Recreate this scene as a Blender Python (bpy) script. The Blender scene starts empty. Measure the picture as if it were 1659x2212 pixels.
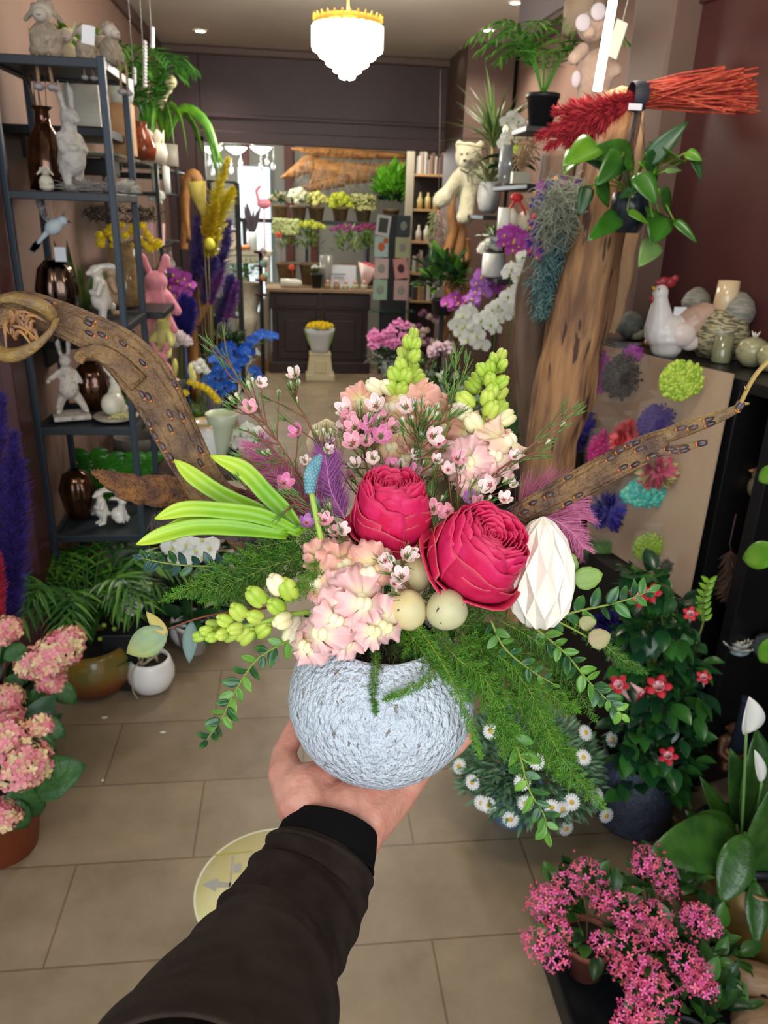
import bpy, bmesh, math, random
import numpy as np
from mathutils import Vector, Matrix, Euler
PI = math.pi
R = math.radians
rnd = random.Random(7)
scn = bpy.context.scene
col = scn.collection
# ------------------------------------------------------------------ camera
FPX = 1661.0
EYE = Vector((0, 0, 1.7))
_p, _y, _r = R(21.5), R(7.0), R(2.0)
FW = Vector((math.sin(_y)*math.cos(_p), math.cos(_y)*math.cos(_p), -math.sin(_p)))
_r0 = Vector((math.cos(_y), -math.sin(_y), 0)); _u0 = _r0.cross(FW)
RT = _r0*math.cos(_r)+_u0*math.sin(_r); UP = _u0*math.cos(_r)-_r0*math.sin(_r)
cam = bpy.data.cameras.new('camera'); camo = bpy.data.objects.new('camera', cam); col.objects.link(camo)
M3 = Matrix((RT, UP, -FW)).transposed()
camo.matrix_world = Matrix.Translation(EYE) @ M3.to_4x4()
cam.sensor_fit = 'VERTICAL'; cam.sensor_height = 36.0; cam.lens = FPX/2212*36.0
cam.clip_start = 0.05; cam.clip_end = 100
cam.dof.use_dof = True; cam.dof.focus_distance = 0.60; cam.dof.aperture_fstop = 14
scn.camera = camo
# ------------------------------------------------------------------ light and exposure
scn.view_settings.view_transform = 'Standard'; scn.view_settings.look = 'None'
scn.view_settings.gamma = 1.0; scn.view_settings.use_curve_mapping = False
scn.view_settings.exposure = 0.22
W = bpy.data.worlds.new('daylight'); scn.world = W; W.use_nodes = True
W.node_tree.nodes['Background'].inputs[0].default_value = (0.84, 0.92, 1.0, 1)
W.node_tree.nodes['Background'].inputs[1].default_value = 0.7
def light(name, kind, loc, energy, color=(1, 1, 1), size=0.1, size_y=None, target=None, spot=None, blend=.6):
    l = bpy.data.lights.new(name, kind); o = bpy.data.objects.new(name, l); col.objects.link(o)
    o.location = loc; l.energy = energy; l.color = color
    if kind == 'AREA':
        l.size = size
        if size_y: l.shape = 'RECTANGLE'; l.size_y = size_y
    else:
        l.shadow_soft_size = size
    if kind == 'SPOT': l.spot_size = spot or R(120); l.spot_blend = blend
    if target is not None:
        o.rotation_euler = (Vector(target)-Vector(loc)).to_track_quat('-Z', 'Y').to_euler()
    return o
SHOPFRONT = light('shop_front_daylight', 'AREA', (-.2, -1.5, 2.1), 66, (.90, .95, 1.0), 2.6, 2.2, (0.1, 2.2, .9))
WARM = (1.0, .90, .76)
# ------------------------------------------------------------------ pixel rays -> points in the place
def ray(px, py): return FW + RT*((px-829.5)/FPX) - UP*((py-1106)/FPX)
def PY(px, py, Y): d = ray(px, py); return EYE + d*(Y/d.y)
def PZ(px, py, z=0.0): d = ray(px, py); return EYE + d*((z-EYE.z)/d.z)
def PX(px, py, x): d = ray(px, py); return EYE + d*(x/d.x)
def C(px, py, d=.6): return EYE + ray(px, py)*d
def pxm(p, n):
    "length in metres of n pixels at point p"
    return n*((Vector(p)-EYE).dot(FW))/FPX
# ------------------------------------------------------------------ mesh building
def lin(h):
    h = h.lstrip('#'); c = [int(h[i:i+2], 16)/255 for i in (0, 2, 4)]
    return tuple(((x+.055)/1.055)**2.4 if x > .04045 else x/12.92 for x in c)
class MB:
    def __init__(s): s.V = []; s.F = []; s.M = []; s.S = []; s.U = []; s.n = 0
    def add(s, V, F, mi=0, smooth=True, uv=None, mat=None):
        V = np.asarray(V, float).reshape(-1, 3)
        if mat is not None:
            A = np.array(mat); V = V @ A[:3, :3].T + A[:3, 3]
        n = s.n
        s.V.append(V); s.F.extend([tuple(i+n for i in f) for f in F])
        s.M.extend([mi]*len(F)); s.S.extend([smooth]*len(F))
        s.U.append(np.asarray(uv, float) if uv is not None else np.zeros((len(V), 2)))
        s.n += len(V); return s
    def p(s, proto, mat=None, mi=0, smooth=True):
        return s.add(proto[0], proto[1], mi, smooth, proto[2] if len(proto) > 2 else None, mat)
    def box(s, c, size, mi=0, rot=None):
        x, y, z = [k/2 for k in size]
        V = [(-x, -y, -z), (x, -y, -z), (x, y, -z), (-x, y, -z), (-x, -y, z), (x, -y, z), (x, y, z), (-x, y, z)]
        F = [(0, 3, 2, 1), (4, 5, 6, 7), (0, 1, 5, 4), (1, 2, 6, 5), (2, 3, 7, 6), (3, 0, 4, 7)]
        m = Matrix.Translation(Vector(c))
        if rot is not None: m = m @ (rot.to_4x4() if hasattr(rot, 'to_4x4') else rot)
        return s.add(V, F, mi, False, None, m)
    def lathe(s, prof, c=(0, 0, 0), n=24, mi=0, smooth=True, mat=None, fn=None):
        V = []; F = []; U = []
        for j, (r, z) in enumerate(prof):
            for i in range(n):
                a = 2*PI*i/n; rr = r*(fn(a, j/(len(prof)-1)) if fn else 1)
                V.append((rr*math.cos(a), rr*math.sin(a), z)); U.append((i/n, j/(len(prof)-1)))
        for j in range(len(prof)-1):
            for i in range(n):
                a = j*n+i; b = j*n+(i+1) % n
                F.append((a, b, b+n, a+n))
        m = Matrix.Translation(Vector(c)) @ (mat if mat is not None else Matrix())
        return s.add(V, F, mi, smooth, U, m)
    def tube(s, pts, rad, n=6, mi=0, caps=True, sec=None, smooth=True, flat=1.0, up=None):
        pts = [Vector(p) for p in pts]; k = len(pts)
        if not hasattr(rad, '__len__'): rad = [rad]*k
        V = []; F = []; U = []; prev = None
        for i, p in enumerate(pts):
            t = (pts[min(i+1, k-1)]-pts[max(i-1, 0)])
            t = t.normalized() if t.length > 1e-9 else Vector((0, 0, 1))
            if up is not None: a = (Vector(up)-t*t.dot(Vector(up)))
            elif prev is None: a = t.orthogonal()
            else: a = prev-t*prev.dot(t)
            if a.length < 1e-6: a = t.orthogonal()
            a.normalize(); prev = a; b = t.cross(a)
            for q in range(n):
                w = 2*PI*q/n; g = sec(w, i/(k-1)) if sec else 1
                V.append(p + (a*math.cos(w)*flat + b*math.sin(w))*rad[i]*g); U.append((q/n, i/(k-1)))
        for i in range(k-1):
            for q in range(n):
                c0 = i*n+q; c1 = i*n+(q+1) % n
                F.append((c0, c1, c1+n, c0+n))
        if caps: F.append(tuple(range(n-1, -1, -1))); F.append(tuple(range((k-1)*n, k*n)))
        return s.add([tuple(v) for v in V], F, mi, smooth, U)
    def sph(s, c, r, n=10, m=7, mi=0, rot=None):
        r = r if hasattr(r, '__len__') else (r, r, r)
        V = [(0, 0, -1)]; F = []
        for j in range(1, m):
            t = PI*j/m
            for i in range(n): V.append((math.sin(t)*math.cos(2*PI*i/n), math.sin(t)*math.sin(2*PI*i/n), -math.cos(t)))
        V.append((0, 0, 1)); L = len(V)-1
        for i in range(n): F.append((0, 1+(i+1) % n, 1+i)); F.append((L, L-n+i, L-n+(i+1) % n))
        for j in range(m-2):
            for i in range(n):
                a = 1+j*n+i; b = 1+j*n+(i+1) % n; F.append((a, b, b+n, a+n))
        mt = Matrix.Translation(Vector(c)) @ (rot.to_4x4() if rot is not None else Matrix()) @ Matrix.Diagonal((*r, 1))
        U = [(0, (v[2]+1)/2) for v in V]
        return s.add(V, F, mi, True, U, mt)
    def poly(s, pts, mi=0, th=None, nrm=None):
        "flat polygon, with thickness along nrm"
        pts = [Vector(p) for p in pts]; n = len(pts)
        if not th: return s.add([tuple(p) for p in pts], [tuple(range(n))], mi, False)
        d = Vector(nrm).normalized()*th
        V = [tuple(p) for p in pts]+[tuple(p+d) for p in pts]
        F = [tuple(range(n-1, -1, -1)), tuple(range(n, 2*n))]+[(i, (i+1) % n, (i+1) % n+n, i+n) for i in range(n)]
        return s.add(V, F, mi, False)
    def arrays(s):
        return np.concatenate(s.V), s.F, np.concatenate(s.U)
_mc = {}
def lk(o, parent=None):
    col.objects.link(o)
    if parent is not None: o.parent = parent
    return o
def Ob(name, mb, mats, parent=None, world=False, bevel=0, sub=0, solid=0):
    if not hasattr(mats, '__len__'): mats = [mats]
    V = np.concatenate(mb.V)
    if world and parent is not None: V = V-np.array(parent.location)
    me = bpy.data.meshes.new(name); me.from_pydata(V.tolist(), [], mb.F)
    me.polygons.foreach_set('use_smooth', mb.S); me.polygons.foreach_set('material_index', mb.M)
    for m in mats: me.materials.append(m)
    U = np.concatenate(mb.U)
    if U.any():
        uvl = me.uv_layers.new(name='UVMap'); li = np.empty(len(me.loops), dtype=np.int32)
        me.loops.foreach_get('vertex_index', li); uvl.data.foreach_set('uv', U[li].ravel())
    me.update()
    o = lk(bpy.data.objects.new(name, me), parent)
    if solid:
        m = o.modifiers.new('s', 'SOLIDIFY'); m.thickness = solid; m.offset = 0
    if bevel:
        m = o.modifiers.new('b', 'BEVEL'); m.width = bevel; m.segments = 2; m.limit_method = 'ANGLE'
    if sub:
        m = o.modifiers.new('u', 'SUBSURF'); m.levels = sub; m.render_levels = sub
    return o
def tag(o, label, cat, group=None, kind=None):
    o['label'] = label; o['category'] = cat
    if group: o['group'] = group
    if kind: o['kind'] = kind
    return o
def T(name, label, cat, loc=(0, 0, 0), group=None, rz=0, kind=None):
    o = bpy.data.objects.new(name, None); col.objects.link(o); o.location = loc; o.rotation_euler = (0, 0, rz)
    o.empty_display_size = .05
    return tag(o, label, cat, group, kind)
def S(name, mb, mats, **k):
    o = Ob(name, mb, mats, **k); o['kind'] = 'structure'; return o
def kids(o): return [c for c in bpy.data.objects if c.parent == o]
def dup(o, loc=None, rz=None, label=None, scale=None, parent=None, rot=None):
    c = o.copy(); col.objects.link(c)
    if parent is not None: c.parent = parent
    for k in kids(o): dup(k, parent=c)
    if loc is not None: c.location = loc
    if rz is not None: c.rotation_euler = (0, 0, rz)
    if rot is not None: c.rotation_euler = rot
    if label: c['label'] = label
    if scale: c.scale = (scale,)*3
    return c
def blob(name, parts, mats, parent=None, voxel=.004, smooth=3, world=False, post=None):
    "union of ellipsoids ('s',c,r[,rot]) and tapered capsules ('c',p0,p1,r0,r1) fused into one continuous skin"
    mb = MB()
    for q in parts:
        if q[0] == 's': mb.sph(q[1], q[2], 14, 10, rot=q[3] if len(q) > 3 else None)
        else:
            a, b = Vector(q[1]), Vector(q[2]); r0, r1 = q[3], q[4]; d = (b-a).normalized()
            pts = []; rr = []
            for t in (90, 60, 30): pts.append(a-d*r0*math.sin(R(t))); rr.append(max(r0*math.cos(R(t)), r0*.02))
            for k in range(5): pts.append(a.lerp(b, k/4)); rr.append(r0+(r1-r0)*k/4)
            for t in (30, 60, 90): pts.append(b+d*r1*math.sin(R(t))); rr.append(max(r1*math.cos(R(t)), r1*.02))
            mb.tube(pts, rr, 12)
    o = Ob(name, mb, mats, parent, world)
    m = o.modifiers.new('r', 'REMESH'); m.mode = 'VOXEL'; m.voxel_size = voxel; m.use_smooth_shade = True
    if smooth:
        m = o.modifiers.new('sm', 'SMOOTH'); m.iterations = smooth; m.factor = .5
    dg = bpy.context.evaluated_depsgraph_get()
    me = bpy.data.meshes.new_from_object(o.evaluated_get(dg)); o.modifiers.clear(); old = o.data; o.data = me
    bpy.data.meshes.remove(old)
    if post: post(me)
    me.polygons.foreach_set('use_smooth', [True]*len(me.polygons))
    return o
def frame(o, y, z):
    "matrix with local Y along y, local Z near z"
    y = Vector(y).normalized(); z = Vector(z); z = z-y*z.dot(y)
    if z.length < 1e-5: z = y.orthogonal()
    z.normalize(); x = y.cross(z)
    return Matrix.Translation(Vector(o)) @ Matrix((x, y, z)).transposed().to_4x4()
def face(o, z, spin=0, s=1):
    "matrix with local Z along z"
    q = Vector(z).to_track_quat('Z', 'Y').to_matrix().to_4x4()
    return Matrix.Translation(Vector(o)) @ q @ Matrix.Rotation(spin, 4, 'Z') @ Matrix.Scale(s, 4)
def bez(pts, n=12):
    "smooth curve through points (Catmull-Rom)"
    P = [Vector(p) for p in pts]; P = [P[0]*2-P[1]]+P+[P[-1]*2-P[-2]]; out = []
    segs = len(P)-3
    for i in range(n+1):
        t = i/n*segs; k = min(int(t), segs-1); t -= k
        a, b, c, d = P[k:k+4]
        out.append(.5*((2*b)+(c-a)*t+(2*a-5*b+4*c-d)*t*t+(3*b-a-3*c+d)*t**3))
    return out
def lerpl(L, t):
    t = t*(len(L)-1); k = min(int(t), len(L)-2); return L[k]+(L[k+1]-L[k])*(t-k)
# ------------------------------------------------------------------ materials
def mat(name, c1, rough=.5, c2=None, ns=12, metal=0, bump=0, bs=40, spec=.5, trans=0, ior=1.45, emit=None, es=0,
        alpha=1, sss=0, uvc=None, uvr=(.8, 1), ndet=4, coat=0, stretch=None, nr=(.35, .65), sheen=0, wave=None, vor=None):
    m = bpy.data.materials.new(name); m.use_nodes = True; nt = m.node_tree; N = nt.nodes; L = nt.links
    b = N['Principled BSDF']
    if isinstance(c1, str): c1 = lin(c1)
    b.inputs['Base Color'].default_value = (*c1, 1)
    b.inputs['Roughness'].default_value = rough; b.inputs['Metallic'].default_value = metal
    b.inputs['IOR'].default_value = ior; b.inputs['Specular IOR Level'].default_value = spec
    b.inputs['Transmission Weight'].default_value = trans; b.inputs['Alpha'].default_value = alpha
    b.inputs['Coat Weight'].default_value = coat; b.inputs['Sheen Weight'].default_value = sheen
    if sss:
        b.inputs['Subsurface Weight'].default_value = sss; b.inputs['Subsurface Scale'].default_value = .01
        b.inputs['Subsurface Radius'].default_value = (1, .5, .35)
    tc = N.new('ShaderNodeTexCoord'); src = tc.outputs['Object']
    if stretch:
        mp = N.new('ShaderNodeMapping'); mp.inputs['Scale'].default_value = stretch; L.new(src, mp.inputs[0]); src = mp.outputs[0]
    cur = None
    if c2 is not None:
        if isinstance(c2, str): c2 = lin(c2)
        nz = N.new('ShaderNodeTexNoise'); nz.inputs['Scale'].default_value = ns; nz.inputs['Detail'].default_value = ndet
        L.new(src, nz.inputs['Vector'])
        rp = N.new('ShaderNodeValToRGB'); rp.color_ramp.elements[0].position = nr[0]; rp.color_ramp.elements[1].position = nr[1]
        rp.color_ramp.elements[0].color = (*c1, 1); rp.color_ramp.elements[1].color = (*c2, 1)
        L.new(nz.outputs[0], rp.inputs[0]); cur = rp.outputs[0]
    if vor:   # (scale, threshold, colour): small specks
        vn = N.new('ShaderNodeTexNoise'); vn.inputs['Scale'].default_value = vor[0]; vn.inputs['Detail'].default_value = 2; L.new(src, vn.inputs['Vector'])
        vr = N.new('ShaderNodeValToRGB'); vr.color_ramp.elements[0].position = vor[1]; vr.color_ramp.elements[1].position = vor[1]+.03; L.new(vn.outputs[0], vr.inputs[0])
        mx = N.new('ShaderNodeMixRGB'); L.new(vr.outputs[0], mx.inputs[0])
        if cur is not None: L.new(cur, mx.inputs[1])
        else: mx.inputs[1].default_value = (*c1, 1)
        mx.inputs[2].default_value = (*lin(vor[2]), 1); cur = mx.outputs[0]
    if uvc is not None:   # colour of its own at the far end of the UV's v
        uc = N.new('ShaderNodeSeparateXYZ'); L.new(tc.outputs['UV'], uc.inputs[0])
        mr = N.new('ShaderNodeMapRange'); mr.inputs[1].default_value = uvr[0]; mr.inputs[2].default_value = uvr[1]; L.new(uc.outputs[1], mr.inputs[0])
        mx = N.new('ShaderNodeMixRGB'); L.new(mr.outputs[0], mx.inputs[0])
        if cur is not None: L.new(cur, mx.inputs[1])
        else: mx.inputs[1].default_value = (*c1, 1)
        mx.inputs[2].default_value = (*lin(uvc), 1); cur = mx.outputs[0]
    if cur is not None: L.new(cur, b.inputs['Base Color'])
    if bump:
        nb = N.new('ShaderNodeTexNoise'); nb.inputs['Scale'].default_value = bs; nb.inputs['Detail'].default_value = 5; L.new(src, nb.inputs['Vector'])
        bp = N.new('ShaderNodeBump'); bp.inputs['Strength'].default_value = bump; bp.inputs['Distance'].default_value = .01
        L.new(nb.outputs[0], bp.inputs['Height']); L.new(bp.outputs[0], b.inputs['Normal'])
    if emit is not None:
        b.inputs['Emission Color'].default_value = (*(lin(emit) if isinstance(emit, str) else emit), 1); b.inputs['Emission Strength'].default_value = es
    m.diffuse_color = (*c1, 1)
    return m
_mats = {}
def K(c1, rough=.5, **k):
    "cached quick material"
    key = (c1, rough, tuple(sorted((a, str(b)) for a, b in k.items())))
    if key not in _mats: _mats[key] = mat('surface_'+str(len(_mats)), c1, rough, **k)
    return _mats[key]
# ------------------------------------------------------------------ the shell of the shop
def floor_material():
    m = bpy.data.materials.new('stone_tiles'); m.use_nodes = True; nt = m.node_tree; N = nt.nodes; L = nt.links; b = N['Principled BSDF']
    tc = N.new('ShaderNodeTexCoord'); mp = N.new('ShaderNodeMapping'); L.new(tc.outputs['Object'], mp.inputs[0])
    mp.inputs['Location'].default_value = (.296, -1.373, 0)
    br = N.new('ShaderNodeTexBrick'); L.new(mp.outputs[0], br.inputs['Vector'])
    br.inputs['Scale'].default_value = 1; br.inputs['Brick Width'].default_value = .623; br.inputs['Row Height'].default_value = .3115
    br.inputs['Mortar Size'].default_value = .0028; br.inputs['Mortar Smooth'].default_value = .1; br.offset = .5
    br.inputs['Color1'].default_value = (*lin('#93826a'), 1); br.inputs['Color2'].default_value = (*lin('#867660'), 1)
    br.inputs['Mortar'].default_value = (*lin('#6f5d47'), 1)
    n1 = N.new('ShaderNodeTexNoise'); n1.inputs['Scale'].default_value = 5; n1.inputs['Detail'].default_value = 8; n1.inputs['Roughness'].default_value = .65; L.new(tc.outputs['Object'], n1.inputs['Vector'])
    rp = N.new('ShaderNodeValToRGB'); rp.color_ramp.elements[0].color = (.62, .60, .56, 1); rp.color_ramp.elements[1].color = (1.12, 1.1, 1.06, 1)
    rp.color_ramp.elements[0].position = .3; rp.color_ramp.elements[1].position = .7; L.new(n1.outputs[0], rp.inputs[0])
    mx = N.new('ShaderNodeMixRGB'); mx.blend_type = 'MULTIPLY'; mx.inputs[0].default_value = .8; L.new(br.outputs[0], mx.inputs[1]); L.new(rp.outputs[0], mx.inputs[2])
    L.new(mx.outputs[0], b.inputs['Base Color']); b.inputs['Roughness'].default_value = .42
    bp = N.new('ShaderNodeBump'); bp.inputs['Strength'].default_value = .35; bp.inputs['Distance'].default_value = .003
    inv = N.new('ShaderNodeMath'); inv.operation = 'SUBTRACT'; inv.inputs[0].default_value = 1; L.new(br.outputs[1], inv.inputs[1]); L.new(inv.outputs[0], bp.inputs['Height']); L.new(bp.outputs[0], b.inputs['Normal'])
    return m
BURG = mat('burgundy_paint', '#492624', .36, '#40201f', 3, bump=.05, bs=60)
BROWNP = mat('brown_paint', '#412e30', .5, '#3a2a2a', 2)
TAN = mat('tan_wall', '#8a6f62', .7, '#806457', 2)
CEIL = mat('ceiling_paint', '#c4bdb0', .8, '#bbb4a6', 2)
b = MB(); b.box((.3, 4.5, -.05), (7, 15, .1)); S('floor', b, floor_material())
b = MB(); b.box((.3, 5.2, 2.93), (6, 13, .2)); S('ceiling', b, CEIL)
# corridor walls
b = MB(); b.box((-1.12, 4.9, 1.415), (.2, 4.5, 2.83)); S('wall_left', b, TAN)
b = MB(); b.box((1.75, 5.1, 1.415), (.2, 4.1, 2.83)); S('wall_right', b, TAN)
b = MB()   # back wall with a wide opening
b.box((-1.0, 7.1, 1.415), (.55, .2, 2.83)); b.box((1.64, 7.1, 1.415), (.46, .2, 2.83)); b.box((.34, 7.1, 2.5), (2.14, .2, .66))
S('wall_back', b, BROWNP)
b = MB(); b.box((-.74, 6.99, 1.1), (.07, .04, 2.2)); b.box((1.43, 6.99, 1.1), (.07, .04, 2.2)); b.box((.345, 6.99, 2.2), (2.24, .04, .09)); b.box((.345, 6.985, 2.35), (2.4, .02, .03))
S('trim_1', b, BROWNP, bevel=.006)
b = MB(); b.box((.3, 6.97, 2.80), (2.7, .06, .055)); S('trim_2', b, K('#5a4740', .5), bevel=.01)
b = MB(); b.box((1.635, 5.1, 2.79), (.03, 3.9, .08)); S('trim_3', b, K('#5a4740', .5), bevel=.008)
b = MB(); b.box((-1.005, 4.8, 2.79), (.03, 4.3, .08)); S('trim_4', b, K('#5a4740', .5), bevel=.008)
b = MB(); b.box((1.43, 6.6, 1.415), (.35, .75, 2.83)); S('wall_corner', b, K('#5c473e', .65))
# far room
b = MB(); b.box((.3, 11.4, 1.415), (6, .2, 2.83)); S('wall_far', b, K('#8d8c84', .8))
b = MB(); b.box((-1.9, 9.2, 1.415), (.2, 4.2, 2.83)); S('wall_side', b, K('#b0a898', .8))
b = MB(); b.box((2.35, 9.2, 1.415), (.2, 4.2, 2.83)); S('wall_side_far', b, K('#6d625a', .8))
for i, (x, w) in enumerate([(-.62, .09), (-.05, .12), (.28, .1)]):
    b = MB(); b.box((x, 11.27, 1.415), (w, .06, 2.6)); S('trim_%d' % (5+i), b, K('#5b2f28', .5), bevel=.01)
# entrance panelling: slanting wall at the right, frame at the left
DW = Vector((-.267, .9637, 0)); NW = Vector((-.9637, -.267, 0))     # along the wall, out of the wall
def RW(s, off, z): return Vector((2.05, 0, z)) + DW*s + NW*off      # s metres along, off metres in front of the wall
rwm = Matrix((DW, -NW, (0, 0, 1))).transposed()
b = MB(); b.box(RW(.9, -.06, 1.415), (4.1, .12, 2.83), rot=rwm); S('wall_entrance', b, BURG)
b = MB()
for s0 in (-.2, .95, 2.1): 
    b.box(RW(s0+.5, .008, 2.35), (.9, .016, .03), rot=rwm); b.box(RW(s0+.05, .008, 1.6), (.03, .016, 1.5), rot=rwm); b.box(RW(s0+.95, .008, 1.6), (.03, .016, 1.5), rot=rwm)
S('trim_8', b, BURG, bevel=.004)
b = MB(); b.box(RW(2.93, .03, 1.415), (.2, .16, 2.83), rot=rwm); S('trim_9', b, K('#6b554b', .5), bevel=.01)
b = MB(); b.box((-1.32, 2.62, 1.05), (.86, .1, 2.1)); b.box((-.905, 2.60, 1.05), (.035, .13, 2.1)); b.box((-1.12, 2.56, 1.05), (.02, .03, 1.9))
S('trim_10', b, BURG, bevel=.006)
b = MB(); b.box((-1.42, 2.67, 2.47), (.85, .05, .73)); S('wall_entrance_left', b, TAN)
# dark board hanging from the ceiling
a0, a1 = PY(1118, 75, 4.7), PY(1290, -32, 3.4); 
b = MB(); b.poly([a0, a1, a1+Vector((0, 0, .4)), Vector((a0.x, a0.y, a1.z+.4))], 0, .02, (1, .1, 0))
tag(Ob('hanging_board', b, K('#4d4548', .6)), 'dark grey board hanging just under the ceiling', 'board')
# ------------------------------------------------------------------ lamps
def downlight(p, big=1, label=''):
    t = T('downlight', label, 'ceiling light', p, 'recessed ceiling spots')
    m = MB(); m.lathe([(.034*big, -.002), (.046*big, -.006), (.05*big, 0)], n=20); Ob('ring', m, K('#e8e2d8', .3, metal=.5), t)
    m = MB(); m.lathe([(.0005, -.003), (.034*big, -.003)], n=20); Ob('diffuser', m, K('#ffffff', .4, emit='#fff4e0', es=14), t)
    light('spot', 'SPOT', Vector(p)-Vector((0, 0, .03)), 34, WARM, .05, spot=R(140), blend=.8, target=Vector(p)-Vector((0, 0, 1))).parent = None
    return t
for (px, py, s, lb) in ((433, 67, 1, 'small round ceiling spot near the wall above the shelf'), (1055, 65, 1, 'round ceiling spot nearest the dark hanging board'),
                     (1007, 105, 1, 'round ceiling spot closest to the brown back wall'), (1113, 6, .8, 'small ceiling spot half hidden by hanging board')):
    p = PZ(px, py, 2.828); downlight(p, s, lb)
light('ceiling_wash', 'POINT', (-.4, 3.6, 2.3), 9, WARM, .15)
light('entrance_fill', 'POINT', (.55, 1.2, 2.5), 22, WARM, .2)  # added fill lamp without a fixture, brightens the plants by the entrance
light('far_room', 'POINT', (-.6, 9.3, 2.3), 60, (1, .95, .86), .2)
light('far_room_b', 'POINT', (.9, 8.2, 2.4), 45, (1, .93, .82), .2)
light('far_room_area', 'AREA', (-1.3, 10.6, 1.9), 40, (.85, .95, 1), 1.0, 1.0, (-.3, 8, 1.1))  # cool area lamp inside the far room, no window is modelled here
# crystal chandelier
cc = PY(751, 95, 4.3); topz = PY(751, 40, 4.3).z; rr = pxm(cc, 73)
t = T('chandelier', 'glowing tiered glass drop chandelier with gold top ring', 'chandelier', (cc.x, cc.y, 2.83))
m = MB(); m.tube([(cc.x, cc.y, 2.83), (cc.x, cc.y, topz)], .006, 8); m.lathe([(.001, 2.83), (.04, 2.83), (.035, 2.80), (.008, 2.78)], (cc.x, cc.y, 0), 16); Ob('stem', m, K('#c8963c', .25, metal=1), t, True)
m = MB(); m.lathe([(rr*.97, topz-.035), (rr, topz-.03), (rr, topz-.005), (rr*.96, topz)], (cc.x, cc.y, 0), 32); 
for i in range(28):
    a = 2*PI*i/28; m.tube([(cc.x+rr*math.cos(a), cc.y+rr*math.sin(a), topz-.01), (cc.x+rr*1.02*math.cos(a), cc.y+rr*1.02*math.sin(a), topz+.012)], [.008, .002], 5)
Ob('top_ring', m, K('#e0a93c', .25, metal=1, emit='#ffcf60', es=.6), t, True)
gl = K('#ffffff', .1, emit='#fff3dd', es=9)
zt = topz-.03; zb = PY(751, 172, 4.3).z; H = zt-zb
for k, (fr, z0, z1, n) in enumerate([(1.0, 0, .50, 26), (.80, .44, .62, 22), (.58, .56, .76, 16), (.36, .70, .88, 11), (.17, .82, 1.0, 6)]):
    m = MB()
    for i in range(n):
        a = 2*PI*i/n; x, y = cc.x+rr*fr*.94*math.cos(a), cc.y+rr*fr*.94*math.sin(a); w = PI*rr*fr/n*1.02
        m.tube([(x, y, zt-H*z0), (x, y, zt-H*z0-.006), (x, y, zt-H*z1+w), (x, y, zt-H*z1+w*.3), (x, y, zt-H*z1)], [w*.7, w, w, w*.75, w*.1], 7)
    Ob('crystal_tier', m, gl, t, True)
light('chandelier_glow', 'POINT', (cc.x, cc.y, zb-.07), 40, (1, .95, .86), .14)
light('chandelier_upglow', 'POINT', (cc.x, cc.y, topz+.06), 8, (1, .92, .8), .1)
# led strip
a, q = PY(1335, -60, 2.3), PY(1290, 196, 2.3)
m = MB(); m.tube([a, q], .0115, 10); o = Ob('light_tube', m, K('#ffffff', .3, emit='#fff1d6', es=16)); tag(o, 'slim glowing tube light slanting above the tied red broom', 'tube light')
light('tube_glow', 'POINT', (a+q)/2+Vector((-.04, -.06, 0)), 7, WARM, .08)
# ================================================================== THE HELD ARRANGEMENT
def D(x, y, z): return RT*x + UP*y - FW*z        # z points back at the eye
Z3 = Vector((0, 0, 1))
VC = C(825, 1503, .60); VA, VB = .0722, .0665
VASEM = mat('crusty_glaze', '#dde5ee', .65, '#b4bdc6', 150, bump=1.0, bs=260, vor=(190, .665, '#9c9285'), nr=(.5, .8), stretch=(1, 1, .75))
def vase_r(z):  # z relative to centre
    q = max(0, 1-(z/VB)**2); return VA*q**.5
prof = []
for i in range(25):
    th = -PI/2+ i/24*(PI/2+math.asin(.80)); prof.append((max(.0005, VA*math.cos(th)), VB*math.sin(th)))
ro = prof[-1][0]; zo = prof[-1][1]
t = T('vase', 'round pale grey vase with crusty pitted glaze held in the hand', 'vase', VC)
m = MB()
pr2 = [(.0005, prof[0][1])]+[(r, z) for r, z in prof[1:]]+[(ro-.002, zo+.0015), (ro-.005, zo)]
m.lathe(pr2, n=96, fn=lambda a, v: 1+.007*math.sin(a*9+v*40)*math.sin(v*31+a*3)+.004*math.sin(a*23-v*57))
Ob('body', m, VASEM, t)
m = MB(); m.lathe([(ro-.005, zo), (ro-.006, zo-.01), (ro-.008, zo-.022), (.0005, zo-.023)], n=64, fn=lambda a, v: 1+.02*math.sin(a*17)); Ob('lining', m, K('#3a2219', .8, bump=.5), t)
# ---- the arm
SKIN = mat('skin', '#d79a84', .48, '#cf8a74', 90, bump=.15, bs=350, sss=.12)
def onv(phi, th, o):   # a point just off the vase's underside; phi: heading from the eye's right, th: from the bottom
    h = RT*math.cos(phi)+Vector((-RT.y, RT.x, 0)).normalized()*math.sin(phi); h.z = 0; h.normalize()
    return VC + h*(VA+o)*math.sin(th) - Z3*(VB+o)*math.cos(th)
wr = [C(668, 1765, .590), C(715, 1782, .592), C(765, 1806, .596)]
P = []
elb = C(560, 2060, .50)
P += [('c', elb, C(712, 1800, .588), .036, .027), ('c', C(680, 1805, .585), C(670, 1750, .592), .021, .021), ('c', C(755, 1830, .59), C(775, 1790, .598), .021, .022)]
kn = [onv(R(118), R(42), .013), onv(R(88), R(40), .013), onv(R(58), R(38), .0125), onv(R(24), R(33), .012)]   # index .. little
for i, k in enumerate(kn):
    w = wr[0].lerp(wr[2], i/3); mid = w.lerp(k, .5)-Z3*.006
    P += [('c', w, mid, .021, .017), ('c', mid, k, .017, .0125)]
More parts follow.
